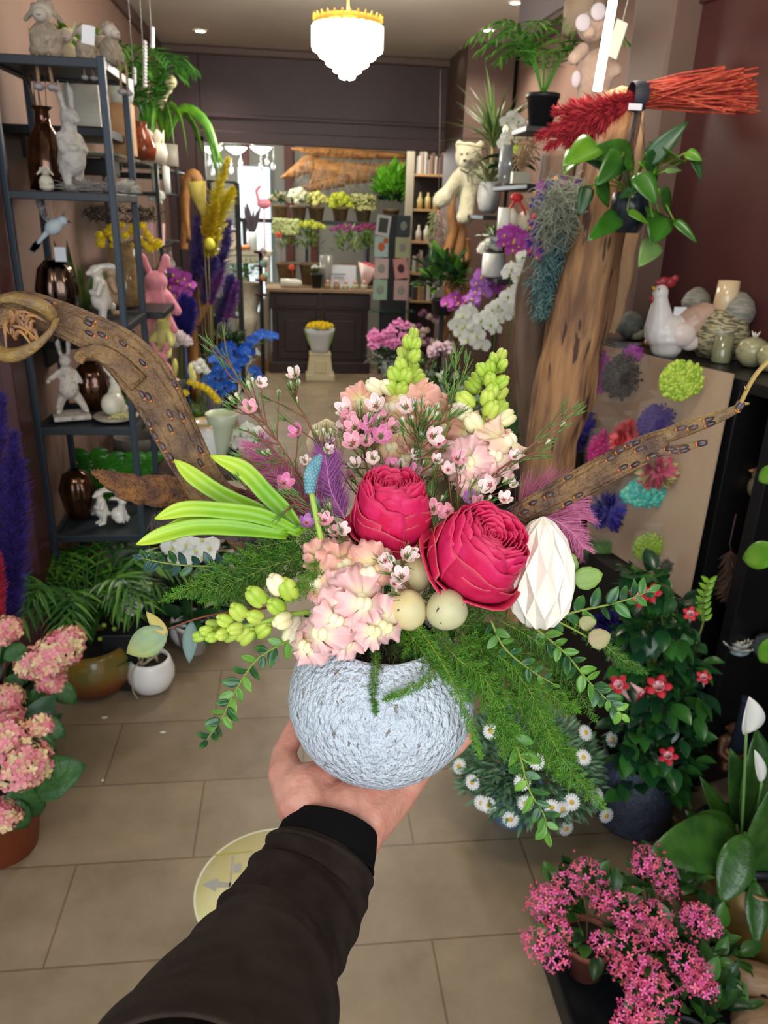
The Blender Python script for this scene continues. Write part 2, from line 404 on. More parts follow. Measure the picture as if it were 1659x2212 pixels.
P += [('c', C(700, 1750, .594), onv(R(70), R(14), .017), .020, .015), ('c', C(790, 1765, .60), C(868, 1706, .625), .020, .014), ('c', C(740, 1740, .596), C(820, 1712, .615), .020, .016)]
# fingers: follow the vase upwards, each of its own length
fing = [(118, 42, 62, 84, 100, .0095), (88, 40, 64, 86, 104, .0098), (56, 38, 60, 82, 98, .0092), (12, 33, 50, 64, 74, .0078)]
for ph, a, bb, c_, d_, r_ in fing:
    q = [onv(R(ph), R(x), r_*.98) for x in (a, bb, c_, d_)]
    if ph == 12: q = [kn[3], onv(R(4), R(43), r_), onv(R(2), R(52), r_), onv(R(1), R(60), r_)]
    P += [('c', q[0], q[1], r_*1.22, r_*1.08), ('c', q[1], q[2], r_*1.06, r_*.96), ('c', q[2], q[3], r_*.95, r_*.80)]
# thumb: leaves the side of the palm, knuckle out, tip up behind the vase's flank
tb = [C(655, 1730, .592), C(618, 1672, .606), C(612, 1630, .620), C(640, 1572, .637), C(662, 1535, .648)]
P += [('c', tb[0], tb[1], .0225, .0150), ('c', tb[1], tb[2], .0150, .0105), ('c', tb[2], tb[3], .0100, .0092), ('c', tb[3], tb[4], .0092, .0078), ('c', C(650, 1700, .594), C(690, 1675, .606), .018, .013)]
t = T('person', 'outstretched arm in black sweatshirt sleeve, open hand carrying the pale vase', 'person', elb)
hand = blob('arm', P, SKIN, t, voxel=.0019, smooth=6, world=True)
m = MB(); tv = (tb[4]-tb[3]).normalized(); nn = (tb[4]-VC); nn = (nn-tv*nn.dot(tv)).normalized()
m.sph(tb[4]+nn*.0052, (.0062, .0085, .0022), 12, 8, rot=frame((0, 0, 0), tv, nn).to_3x3()); Ob('thumbnail', m, K('#e6b8a6', .3), t, True)
# sleeve with a ribbed cuff
SLV = mat('sweatshirt', '#29211d', .95, '#332922', 60, bump=.25, bs=900, spec=.15)
ctl = [(716, 1782, .588, 99), (706, 1822, .578, 107), (696, 1856, .570, 112), (684, 1884, .562, 122), (655, 1940, .545, 134), (622, 2000, .520, 146), (580, 2075, .49, 160), (530, 2160, .45, 196), (480, 2250, .405, 236), (425, 2350, .36, 262), (370, 2460, .31, 270)]
cen = [C(a, b_, c_) for a, b_, c_, _ in ctl]; rad = [pxm(C(a, b_, c_), w) for a, b_, c_, w in ctl]
def sleeve(i0, i1, k, fold, rib=0, extra=0, name='sleeve', n=72):
    cs = bez(cen[i0:i1+1], k); rs = [lerpl(rad[i0:i1+1], i/k*.9999) for i in range(k+1)]
    m = MB(); V = []; F = []
    for i, c_ in enumerate(cs):
        tt = (cs[min(i+1, k)]-cs[max(i-1, 0)]).normalized(); a = (-FW-tt*(-FW).dot(tt)).normalized(); b_ = tt.cross(a)
        for q in range(n):
            w = 2*PI*q/n; s_ = i/k
            dd = 0
            for (fc, am, wd, sk, ph) in fold:
                x = s_-fc-sk*math.sin(w+ph); dd += am*math.exp(-(x/wd)**2)*(.65+.35*math.cos(w*1-ph*2))
            if rib: dd += rib*(q % 2)
            r = rs[i]*(1+dd+extra)
            if i == 0 and rib: r *= .94
            V.append(c_+(a*math.cos(w)*.86+b_*math.sin(w))*r)
    for i in range(k):
        for q in range(n):
            c0 = i*n+q; c1 = i*n+(q+1) % n; F.append((c0, c1, c1+n, c0+n))
    m.add([tuple(v) for v in V], F)
    return m
m = sleeve(0, 2, 24, [(.98, .03, .1, 0, 0)], rib=.004, n=180); Ob('cuff', m, K('#110f0e', .95, bump=.2, bs=900, spec=.15), t, True, solid=.0015)
folds = [(.03, .13, .035, .02, 1.2), (.12, .05, .03, .05, 2.0), (.17, -.05, .03, .07, .6), (.25, .10, .03, .09, 1.4), (.33, -.04, .03, .1, 2.4), (.42, .08, .03, .12, .9), (.52, -.05, .04, .1, 1.7), (.60, .09, .04, .08, .4), (.75, .05, .05, .1, 2.0)]
m = sleeve(2, 10, 130, folds); Ob('sleeve', m, SLV, t, True, solid=.002)
# ---- green material helpers
G1 = mat('fern_green', '#5a9420', .55, '#3c781a', 90, uvc='#8fb52e', uvr=(.75, 1.0))
G2 = mat('fern_dark', '#33661f', .6, '#457a20', 90, uvc='#5d8a2a', uvr=(.7, 1.0))
BOX = mat('box_leaf', '#2f5c2b', .28, '#1d3f24', 25, uvc='#4a7a34', uvr=(.5, 1))
BOXY = mat('box_leaf_pale', '#6d9a35', .3, '#3f7030', 25)
STEM = K('#7a8a35', .6); STEMR = K('#7c4a34', .6); STEMB = K('#4d3a2c', .7)
def leaf_proto(L=1., W=.4, n=6, curl=.15, fold=.15, kind='ov', wav=0):
    V = []; F = []; U = []
    for i in range(n+1):
        v = i/n
        if kind == 'ov': w = math.sin(PI*min(1, v**.85))**.8
        elif kind == 'lan': w = math.sin(PI*v**.7)**1.1
        elif kind == 'strap': w = min(1, (v*5+.35))*min(1, ((1-v)*3.2))**.6 if v < 1 else 0
        elif kind == 'heart': w = (math.sin(PI*v**.55))**.75
        elif kind == 'hyd': w = math.sin(PI*v**.8)**.6*(1+(.05 if i % 2 else 0))
        w = max(w, .03)*W/2
        z = -curl*v*v*L; y = L*v*(1-.25*abs(curl)*v)
        zz = wav*W*math.sin(v*14)
        for sx in (-1, -.5, 0, .5, 1):
            V.append((sx*w, y, z+fold*abs(sx)*w*2+(zz*abs(sx)))); U.append(((sx+1)/2, v))
        if i:
            a = (i-1)*5
            for q in range(4): F.append((a+q, a+q+1, a+q+6, a+q+5))
    return np.array(V), F, np.array(U)
NEED = (np.array([(-.5, 0, 0), (.5, 0, 0), (.25, .7, .05), (0, 1, .1), (-.25, .7, .05)]), [(0, 1, 2, 3, 4)], np.array([(0, .0), (1, .0), (.5, .7), (.5, 1), (.5, .7)]))
def tube_normal(a, b): return (b-a).normalized()
def frond(name, label, pts, wide, mt, dens=1.0, needle=.0052, group=None, taper=.35, sag=.3):
    ln = [C(*p) for p in pts]; tot = sum((ln[i+1]-ln[i]).length for i in range(len(ln)-1))
    k = max(6, int(tot/.0027*dens)); path = bez(ln, k); m = MB()
    m.tube(path, [.0007*(1-.6*i/k) for i in range(k+1)], 5, mi=1)
    def needles(a, b_, l, cnt, tipf=0):
        d = (b_-a).normalized()
        o = d.orthogonal().normalized(); o2 = d.cross(o)
        for i in range(cnt):
            s_ = i/max(1, cnt-1); p = a.lerp(b_, s_)
            for q in range(4):
                w = rnd.random()*2*PI; dr = (o*math.cos(w)+o2*math.sin(w))*1.0+d*.9
                mm = frame(p, dr, rndv()) @ Matrix.Diagonal((.0006, l*(1-.45*s_)*rnd.uniform(.8, 1.1), l, 1))
                V = NEED[0]; A = np.array(mm); m.V.append(V @ A[:3, :3].T+A[:3, 3]); n0 = m.n
                m.F.append((n0, n0+1, n0+2, n0+3, n0+4)); m.M.append(0); m.S.append(False); u = NEED[2].copy(); u[:, 1] = (u[:, 1]*.3+.7*s_*(.55+.45*tipf)); m.U.append(u); m.n += 5
    side = None
    for i in range(1, k):
        v = i/k; tt = (path[min(i+1, k)]-path[i-1]).normalized()
        if side is None: side = tt.cross(FW).normalized()
        side = (tt.cross(FW)).normalized()
        w = wide*(math.sin(PI*min(1, v*.9+.12))**.7)*(1-taper*v)
        for sg in (-1, 1):
            L = pxm(path[i], w)*rnd.uniform(.5, 1.15)
            dr = (side*sg*rnd.uniform(.5, 1.1)+tt*rnd.uniform(.3, 1.2)+FW*rnd.uniform(-.8, .6)-Z3*sag*rnd.random()).normalized()
            e = path[i]+dr*L
            m.tube([path[i], path[i].lerp(e, .5)+Z3*.0006, e], [.00035, .0003, .0002], 3, mi=1, caps=False)
            needles(path[i], e, needle, max(3, int(L/.0013)), v)
    needles(path[int(k*.8)], path[k], needle*.8, 14, 1)
    o = Ob(name, m, [mt, STEM]); tag(o, label, 'fern', group); return o
def rndv(): return Vector((rnd.uniform(-1, 1), rnd.uniform(-1, 1), rnd.uniform(-1, 1))).normalized()
FL = [
 ('fern frond with the longest arching tip, reaching over the daisies', [(1010, 1350, .585), (1130, 1470, .575), (1215, 1640, .575), (1312, 1752, .58)], 62, G1),
 ('fern frond sweeping out level with the middle of the vase', [(1010, 1345, .60), (1110, 1420, .59), (1190, 1500, .59), (1252, 1538, .59)], 60, G1),
 ('fern frond hanging beside the flank of the vase', [(1000, 1370, .57), (1060, 1490, .565), (1110, 1600, .57), (1140, 1700, .575)], 60, G1),
 ('fern frond dangling down over the front of the vase', [(900, 1350, .555), (960, 1440, .535), (1005, 1540, .53), (1040, 1638, .545)], 22, G1),
 ('thin dark fern strand hanging down the vase below the brown rim', [(810, 1400, .56), (812, 1440, .535), (806, 1490, .53), (812, 1545, .528)], 11, G2),
 ('short fern spray curling across the upper front of the vase', [(960, 1410, .56), (930, 1460, .535), (880, 1490, .528), (828, 1512, .527)], 18, G1),
 ('fern frond just under the white paper egg', [(1080, 1340, .60), (1150, 1380, .60), (1220, 1440, .61), (1260, 1460, .62)], 45, G2),
 ('fern frond behind the hanging boxwood twig', [(1060, 1400, .60), (1150, 1520, .60), (1200, 1600, .60), (1245, 1640, .60)], 52, G1),
 ('slim fern frond pointing at the red trumpet flowers', [(1200, 1320, .61), (1290, 1380, .62), (1350, 1430, .63), (1395, 1452, .64)], 26, G2),
 ('broad fern frond reaching out over the rabbit shelf', [(760, 1185, .60), (620, 1200, .59), (480, 1240, .585), (345, 1300, .58)], 62, G1),
 ('dark fern frond lying above the pale snapdragon buds', [(740, 1200, .595), (610, 1215, .58), (500, 1260, .575), (400, 1290, .57)], 55, G2),
 ('fern frond draped across the yellow green snapdragon buds', [(720, 1190, .58), (680, 1230, .56), (655, 1270, .555), (600, 1300, .56)], 42, G1),
 ('fern frond fanned out beneath the green strap leaves', [(760, 1170, .60), (680, 1165, .59), (580, 1178, .59), (480, 1215, .59)], 48, G2),
 ('dense fern frond directly below the two speckled eggs', [(860, 1340, .575), (900, 1390, .56), (940, 1440, .55), (1000, 1480, .55)], 60, G1),
 ('dense fern frond between the eggs and the paper egg', [(1000, 1300, .60), (1030, 1370, .575), (1050, 1440, .565), (1080, 1500, .565)], 62, G2),
 ('fern frond tucked under the second rose', [(930, 1340, .58), (1000, 1350, .58), (1060, 1370, .585), (1120, 1400, .59)], 62, G2),
 ('small fern frond in the brown mouth of the vase', [(800, 1385, .60), (830, 1400, .575), (870, 1430, .56), (900, 1450, .55)], 40, G2),
 ('fern frond drooping from the vase rim beside the dangling one', [(930, 1350, .57), (985, 1420, .55), (1050, 1470, .55), (1090, 1560, .56)], 55, G1),
 ('fern frond spreading over the flank of the vase towards the daisies', [(990, 1400, .565), (1040, 1480, .56), (1080, 1560, .565), (1090, 1640, .57)], 58, G1),
 ('fern frond lying behind the boxwood beside the paper egg', [(1090, 1360, .61), (1160, 1400, .61), (1230, 1470, .615), (1290, 1560, .62)], 50, G2),
 ('fern frond between the long arching frond and the vase flank', [(1030, 1400, .59), (1110, 1500, .59), (1170, 1620, .59), (1230, 1700, .59)], 55, G1),
 ('dense fern frond filling the gap behind the speckled eggs', [(900, 1300, .60), (960, 1270, .60), (1030, 1300, .60), (1090, 1330, .60)], 55, G2),
 ('fern frond pushed up against the lowest rose petals', [(980, 1380, .57), (1040, 1400, .57), (1110, 1440, .575), (1170, 1480, .58)], 62, G1),
 ('lowest fern frond over the rabbit shelf side', [(720, 1215, .60), (620, 1240, .59), (510, 1280, .585), (430, 1300, .58)], 50, G1),
 ('fern frond resting on the rim of the vase', [(850, 1380, .57), (920, 1410, .56), (980, 1450, .555), (1020, 1520, .56)], 48, G1),
]
for lb, pts, w, mt in FL: frond('fern_frond', lb, pts, w, mt, group='asparagus fern fronds in the arrangement')
# ---- roses
ROSE = mat('rose_petal', '#c60f42', .5, '#d4265e', 60, uvc='#d43862', uvr=(.95, 1.0), sss=.08, bump=.08, bs=250, spec=.3)
ROSEO = mat('rose_outer', '#b81444', .55, '#c8244c', 50, uvc='#cc5c5c', uvr=(.965, 1.0), sss=.05, bump=.12, bs=200, spec=.3)
def rose_petal(Rk, Hk, a0, span, top, curl, z0=0, seed=0, nu=15, nv=13, wavy=.02, off=0):
    V = []; U = []; F = []; rr = random.Random(seed); ph = rr.random()*6
    for j in range(nv):
        v = j/(nv-1)
        for i in range(nu):
            u = -1+2*i/(nu-1); a = a0+u*span/2
            edge = 1-.20*abs(u)**2.4-.05*math.cos(u*7+ph)*abs(u)
            f = (math.sin(min(1.0, .12+v*1.05)*PI/2))**.75
            if v > .55: f += (top-1)*((v-.55)/.45)**1.6
            r = Rk*f + off*Rk*u*.10 + curl*Rk*max(0, v-.78)**2*16
            z = z0+Hk*v*edge
            r += wavy*Rk*math.sin(u*9+ph)*v**4
            z -= curl*Rk*max(0, v-.86)**2*14
            V.append((r*math.cos(a), r*math.sin(a), z)); U.append((i/(nu-1), max(v, min(1, .86+.14*abs(u)**8) if v > .25 else v)))
    for j in range(nv-1):
        for i in range(nu-1):
            a = j*nu+i; F.append((a, a+1, a+nu+1, a+nu))
    return np.array(V), F, np.array(U)
def rose(label, c, axis, Rr, Hh, spin, seed):
    t = T('rose', label, 'rose', c); A = face((0, 0, 0), axis, spin)
    m = MB(); rr = random.Random(seed)
    lay = [(.95, .90, 4, .90), (.90, .97, 5, .86), (.82, 1.0, 5, .86), (.73, 1.0, 5, .88), (.64, .99, 5, .9), (.55, .98, 5, .92), (.46, .965, 4, .95), (.37, .95, 4, .95), (.28, .93, 4, .95), (.20, .92, 3, 1), (.12, .90, 3, 1), (.05, .89, 2, 1)]
    for li, (rk, hk, n, tp) in enumerate(lay):
        a0 = rr.random()*6
        for q in range(n):
            m.p(rose_petal(Rr*rk, Hh*hk, a0+q*2*PI/n, 2*PI/n*1.45, tp, 0.0, z0=-Hh*.5+Hh*rr.uniform(-.01, .01), seed=seed*50+li*7+q, wavy=.03+.03*(1-rk), off=1), A)
    Ob('petal_whorl', m, ROSE, t, solid=.0005)
    a0 = rr.random()*6
    for li, (rk, hk, n, tp, cu) in enumerate([(.98, .84, 4, .90, 0.0), (1.01, .70, 3, .93, .0), (1.04, .56, 3, .98, .015), (1.07, .38, 3, 1.04, .16)]):
        a0 += .6
        for q in range(n):
            m = MB(); m.p(rose_petal(Rr*rk, Hh*hk, a0+q*2*PI/n, 2*PI/n*1.4, tp, cu, z0=-Hh*.5, seed=seed*90+li*9+q, wavy=.03, off=1.0), A)
            Ob('petal', m, ROSEO if li > 0 else ROSE, t, solid=.0005)
    m = MB(); m.tube([A @ Vector((0, 0, -Hh*.45)), A @ Vector((0, 0, -Hh*.62)), A @ Vector((0, 0, -Hh*.5))-Z3*.05], [.006, .004, .0025], 8); Ob('stem', m, K('#4d6b2c', .6), t)
    return t
c1_ = C(845, 1112, .590); rose('deep pink cupped rose standing upright beside the smaller muscari spikes', c1_, D(.05, .90, .50), pxm(c1_, 80), pxm(c1_, 185), .4, 3)
c2_ = C(1030, 1200, .575); rose('larger deep pink rose leaning towards the white paper egg', c2_, D(.42, .66, .62), pxm(c2_, 100), pxm(c2_, 190), 1.9, 8)
# ---- eggs
EGG = mat('quail_egg', '#d3bf84', .5, '#c9bd92', 60, vor=(150, .70, '#4c4234'), bump=.05, bs=80)
def egg(label, px, py, d, w, h, rot, m_=EGG):
    c = C(px, py, d); m = MB(); a = pxm(c, w); b_ = pxm(c, h)
    pr = [(max(.0002, a*math.sin(th)*(1-.10*math.cos(th))), -b_*math.cos(th)) for th in [PI*i/18 for i in range(19)]]
    m.lathe(pr, n=28, mat=Matrix.Rotation(rot, 4, -FW) @ face((0, 0, 0), UP)); o = Ob('quail_egg', m, m_); o.location = c
    return tag(o, label, 'egg', 'speckled quail eggs in the fern')
egg('cream speckled egg touching the pale pink snapdragon', 880, 1318, .560, 42, 46, .5)
egg('grey green finely speckled egg under the larger rose', 964, 1318, .556, 45, 45, -.9, mat('quail_egg_grey', '#cabf90', .5, '#b8b48c', 60, vor=(170, .685, '#3c3a36')))
egg('shadowed egg half hidden between both roses', 898, 1238, .585, 35, 42, .1)
# ---- folded paper egg
c = C(1168, 1240, .60); Hh = pxm(c, 236)/.93; Wd = pxm(c, 75)
PAP = K('#efe4d3', .65, sss=.1)
t = T('paper_egg', 'white folded paper egg with diamond pleats beside the second rose', 'paper egg', c)
m = MB(); rows, n = 7, 20; V = []; F = []
for j in range(rows+1):
    th = PI*j/rows; z = -Hh/2*math.cos(th); base = Wd*math.sin(th)*(1-.14*math.cos(th)*-1 if False else 1+.16*math.cos(th))
    for i in range(n):
        s_ = 1 if (i+j) % 2 == 0 else .76
        a = 2*PI*i/n; V.append((max(.0005, base)*s_*math.cos(a), max(.0005, base)*s_*math.sin(a), z+(0.0 if s_ == 1 else .0006)))
for j in range(rows):
    for i in range(n):
        a = j*n+i; b_ = j*n+(i+1) % n; cc_ = b_+n; d_ = a+n
        if (i+j) % 2 == 0: F += [(a, b_, cc_), (a, cc_, d_)]
        else: F += [(a, b_, d_), (b_, cc_, d_)]
m.add(V, F, 0, False); Ob('body', m, PAP, t).rotation_euler = (R(-8), 0, R(10))
m = MB()
for i in range(n):
    a = 2*PI*i/n; m.poly([(0, 0, Hh*.5+.001), (Wd*.42*math.cos(a), Wd*.42*math.sin(a), Hh*.40), (Wd*.36*math.cos(a+.1), Wd*.36*math.sin(a+.1), Hh*.41)])
Ob('pleated_crown', m, PAP, t).rotation_euler = (R(-8), 0, R(10))
c = C(705, 955, .665); m = MB()
for i in range(22):
    a = 2*PI*i/22; rr_ = pxm(c, 44)
    m.add([(0, 0, rr_*1.2), (0, 0, -rr_*1.2), (rr_*.8*math.cos(a), rr_*.8*math.sin(a), -rr_*.7), (rr_*math.cos(a), rr_*math.sin(a), 0), (rr_*.75*math.cos(a), rr_*.75*math.sin(a), rr_*.75)], [(0, 1, 2, 3, 4)], 0, False)
o = Ob('paper_egg', m, K('#efdcb8', .7), solid=.0004); o.location = c; tag(o, 'cream pleated paper egg behind the wax flowers', 'paper egg')
# ---- snapdragons
SNP = [mat('snapdragon_%d' % i, a, .5, uvc=b_, uvr=(.12, .62), sss=.15, bump=.08, bs=70, sheen=.2) for i, (a, b_) in enumerate([('#f3d98a', '#f3ac98'), ('#f4dfae', '#f2b8b2'), ('#f3e6a4', '#f0c4a8')])]
SNC = K('#efe3a8', .5, c2='#f3dfc2', ns=30, sss=.15)
BUDG = mat('snap_bud', '#9dbb3a', .45, '#c3cf5a', 40, bump=.1, bs=90, sss=.1)
BUDD = K('#6f9a35', .5, c2='#88ad40', ns=40)
def lobe(a0, spread, r, z0, curl, ruf, seed, nu=17, nv=8):
    rr = random.Random(seed); ph = rr.random()*6; V = []; U = []; F = []
    for j in range(nv):
        v = j/(nv-1)
        for i in range(nu):
            u = -1+2*i/(nu-1); a = a0+u*spread/2; q = r*(.12+.88*v)*(1-.2*abs(u)**3)*(1+(.06*math.sin(u*9+ph)+.04*math.sin(u*17+ph*2))*v)
            V.append((q*math.cos(a), q*math.sin(a), z0+curl*v*v*r+ruf*1.5*r*(math.sin(u*5+ph)+.5*math.sin(u*12+ph))*v**4+.10*r*math.cos(u*1.5)*v)); U.append((i/(nu-1), v))
    for j in range(nv-1):
        for i in range(nu-1): a = j*nu+i; F.append((a, a+1, a+nu+1, a+nu))
    return np.array(V), F, np.array(U)
def snap_floret(t, p, fdir, up, s, kind, seed):
    A = frame(p, Vector(up), Vector(fdir))   # local Y up, Z out
    m = MB(); rr = random.Random(seed)
    for a0, sp, r, z0, cu in ((R(55), 1.7, 1.35, -.25, -.5), (R(125), 1.7, 1.35, -.2, -.5), (R(-90), 1.3, .95, .42, -.25), (R(-165), 1.7, 1.15, .30, -.55), (R(-15), 1.7, 1.15, .26, -.55)):
        m.p(lobe(a0+rr.uniform(-.12, .12), sp, s*r*rr.uniform(.9, 1.08), s*z0, cu+rr.uniform(-.3, .3), .17, rr.random()), A)
    o = Ob('floret', m, SNP[kind], t, True, solid=.0003)
    m = MB(); m.sph((-.15*s, 0, .28*s), (.25*s, .30*s, .24*s), 12, 8); m.sph((.15*s, 0, .28*s), (.25*s, .30*s, .24*s), 12, 8); m.tube([(0, 0, .05*s), (0, .05*s, -.55*s), (0, 0, -1.0*s)], [.34*s, .30*s, .18*s], 10)
    V = np.concatenate(m.V); A_ = np.array(A); m.V = [V @ A_[:3, :3].T+A_[:3, 3]]
    Ob('throat', m, SNC, o, False) if False else None
    V2 = m.V[0]-np.array(t.location); m.V = [V2]; oo = Ob('throat', m, SNC, o); 
    return o
def snap_bud(t, p, dr, s, green=True):
    m = MB(); A = frame(p, dr, -FW)
    for q, (ox, w) in enumerate([(-.16, .34), (.16, .34), (0, .36)]):
        m.sph((ox*s, .5*s, (.1 if q < 2 else -.12)*s), (w*s*.9, .62*s, .34*s), 10, 8)
    for q in range(4):
        a = q*PI/2+.5; m.p(leaf_proto(.75*s, .4*s, 4, -.2, .2), Matrix.Translation((.22*s*math.cos(a), -.05*s, .22*s*math.sin(a))) @ Matrix.Rotation(.3*math.cos(a)*-1, 4, 'Z'), 1)
    V = np.concatenate(m.V); A_ = np.array(A); m.V = [V @ A_[:3, :3].T+A_[:3, 3]]; m.U = [np.concatenate(m.U)]
    return Ob('bud', m, [BUDG if green else SNC, BUDD], t, True)
def snapdragon(label, stem, buds, florets, seed):
    t = T('snapdragon', label, 'snapdragon', C(*stem[0])); P_ = bez([C(*q) for q in stem], 24)
    m = MB(); m.tube(P_, [.0028-.0014*i/24 for i in range(25)], 8); Ob('stem', m, K('#9cb84a', .55), t, True)
    for i, (px, py, s, g) in enumerate(buds):
        p = C(px, py, .60+.0*i); near = min(P_, key=lambda q: ((q-EYE).normalized()-(p-EYE).normalized()).length)
        dd = (near-EYE).dot(FW); off = (-.012 if i % 3 else .008); p = C(px, py, dd+off); near2 = near
        tip = (P_[-1]-P_[0]).normalized(); dr = ((p-near2)*1.0+tip*.010)
        snap_bud(t, p-dr.normalized()*pxm(p, s)*.5, dr, pxm(p, s*1.2), g)
    rr = random.Random(seed)
    for i, (px, py, d, s, fx, fy, k) in enumerate(florets):
        p = C(px, py, d); snap_floret(t, p, D(fx+rr.uniform(-.4, .4), fy+rr.uniform(-.4, .2), .9), D(rr.uniform(-.7, .7)+fx*.3, 1, .1), pxm(p, s), k, seed*31+i)
    return t
snapdragon('tallest peach snapdragon with green bud tip above the first rose', [(870, 1190, .63), (862, 1000, .645), (862, 850, .65), (890, 735, .65)],
 [(893, 724, 21, 1), (880, 740, 22, 1), (898, 745, 22, 1), (872, 765, 25, 1), (895, 770, 26, 1), (866, 790, 27, 1), (888, 797, 27, 1), (852, 812, 29, 1), (876, 815, 30, 1), (898, 815, 28, 1), (846, 838, 28, 1), (868, 842, 30, 1), (895, 838, 30, 1), (812, 838, 32, 0), (838, 838, 30, 0), (905, 830, 26, 1)],
 [(882, 868, .64, 52, -.1, .3, 0), (850, 880, .635, 45, -.5, .1, 0), (780, 868, .65, 32, -.5, .5, 0), (925, 890, .645, 40, .5, .1, 0), (870, 925, .64, 42, -.2, -.1, 0), (905, 930, .65, 40, .3, -.2, 0), (800, 905, .655, 38, -.4, 0, 1), (845, 965, .645, 38, 0, -.1, 0), (935, 1010, .65, 34, .2, -.2, 0), (875, 990, .65, 36, .1, -.1, 1)], 1)
snapdragon('peach snapdragon with green bud tip nearest the driftwood trunk', [(1000, 1190, .62), (1030, 1040, .63), (1045, 900, .63), (1072, 770, .63)],
 [(1082, 768, 22, 1), (1066, 775, 21, 1), (1058, 795, 24, 1), (1078, 795, 24, 1), (1085, 788, 20, 1), (1042, 800, 25, 1), (1035, 818, 26, 1), (1058, 820, 27, 1), (1082, 826, 27, 1), (1024, 836, 29, 1), (1062, 845, 28, 1), (1052, 860, 30, 1), (1078, 850, 28, 1), (1006, 868, 34, 1), (1060, 885, 32, 1), (1078, 880, 28, 1), (1000, 890, 34, 0), (1022, 915, 38, 0), (1088, 905, 34, 0)],
 [(1092, 955, .615, 48, .3, .1, 2), (1070, 985, .61, 45, .2, -.1, 1), (1012, 940, .635, 40, -.2, .2, 0), (1010, 1000, .605, 46, -.2, -.2, 1), (985, 965, .64, 42, -.3, .1, 0), (1030, 1055, .60, 36, .2, -.4, 1), (1080, 1010, .63, 36, .4, 0, 1), (960, 925, .65, 38, -.3, .2, 0)], 2)
snapdragon('snapdragon lying outwards over the rim with lime buds and large pale pink blooms', [(850, 1330, .60), (760, 1320, .585), (640, 1325, .57), (560, 1345, .565), (430, 1372, .56)],
 [(432, 1374, 22, 1), (447, 1362, 23, 1), (458, 1376, 23, 1), (463, 1352, 25, 1), (480, 1370, 26, 1), (487, 1340, 28, 1), (500, 1370, 27, 1), (510, 1358, 27, 1), (517, 1322, 34, 1), (533, 1370, 34, 1), (552, 1332, 30, 1), (556, 1290, 38, 1), (570, 1358, 32, 1), (598, 1310, 34, 1), (612, 1340, 36, 0), (640, 1350, 40, 0), (600, 1265, 38, 0), (625, 1275, 40, 1), (630, 1370, 34, 0)],
 [(690, 1258, .560, 46, -.4, .2, 0), (742, 1222, .565, 48, -.1, .4, 0), (795, 1235, .555, 50, .2, .4, 0), (720, 1290, .545, 44, -.3, 0, 1), (780, 1300, .538, 52, .1, .1, 1), (830, 1350, .545, 46, .5, -.1, 1), (805, 1360, .540, 44, .2, -.3, 1), (700, 1365, .535, 54, -.2, -.2, 1), (665, 1395, .545, 44, -.5, -.3, 1), (745, 1385, .54, 40, 0, -.5, 1), (690, 1205, .575, 34, -.3, .5, 0), (725, 1335, .533, 46, -.1, -.1, 1)], 3)
# ---- wax flowers
WX = [K(c_, .45, uvc=e_, uvr=(.5, 1), sss=.1) for c_, e_ in (('#efc8c2', '#f2dcd8'), ('#e89aa8', '#edb4bc'), ('#d877a0', '#e092b4'), ('#a0629a', '#b07cb0'))]
WXC = K('#a8435a', .5); WXY = K('#d8a070', .5); CUP = K('#8fae4c', .5, c2='#b9b08a', ns=60); BUDW = K('#c9b79c', .4, c2='#dccdc4', ns=80, sss=.1)
NDL = mat('wax_needles', '#456b30', .5, '#5d8438', 60)
def petal_disc(r, n=8, cup=.35, ox=0):
    V = [(ox, 0, 0)]; U = [(0, 0)]; F = []
    for k, q in ((1, .55), (2, 1.0)):
        for i in range(n): a = 2*PI*i/n; x = ox+r*q*math.cos(a); V.append((x, r*q*.92*math.sin(a), cup*max(0, x)**2/(r*2))); U.append((0, q))
    for i in range(n): F.append((0, 1+i, 1+(i+1) % n)); F.append((1+i, 1+n+i, 1+n+(i+1) % n, 1+(i+1) % n))
    return np.array(V), F, np.array(U)
def wax_flower(t, p, dr, s, k):
    A = face(p, dr, rnd.random()*6); m = MB()
    for i in range(5): m.p(petal_disc(.46*s, cup=.55, ox=.66*s), A @ Matrix.Rotation(2*PI*i/5, 4, 'Z') @ Matrix.Rotation(-.18, 4, 'Y'), 0)
    m.add(*_lathe([(.36*s, .14*s), (.30*s, .05*s), (.12*s, .02*s), (.0005, .05*s)], 12), mi=1, mat=A)
    m.add(*_lathe([(.0005, -.75*s), (.16*s, -.62*s), (.30*s, -.1*s), (.34*s, .03*s)], 10), mi=2, mat=A)
    for i in range(10):
        a = 2*PI*i/10; m.sph(tuple(A @ Vector((.30*s*math.cos(a), .30*s*math.sin(a), .2*s))), .055*s, 5, 4, 3)
    return Ob('flower', m, [WX[k], WXC, CUP, WXY], t, True)
def _lathe(prof, n):
    m = MB(); m.lathe(prof, n=n); return m.V[0], m.F
def wax_bud(t, p, dr, s):
    A = face(p, dr); m = MB(); m.sph(tuple(A @ Vector((0, 0, .25*s))), (.5*s, .5*s, .55*s), 10, 8, 0)
    m.add(*_lathe([(.0005, -1.1*s), (.2*s, -.8*s), (.44*s, -.1*s), (.47*s, .15*s)], 10), mi=1, mat=A)
    return Ob('bud', m, [BUDW, CUP], t, True)
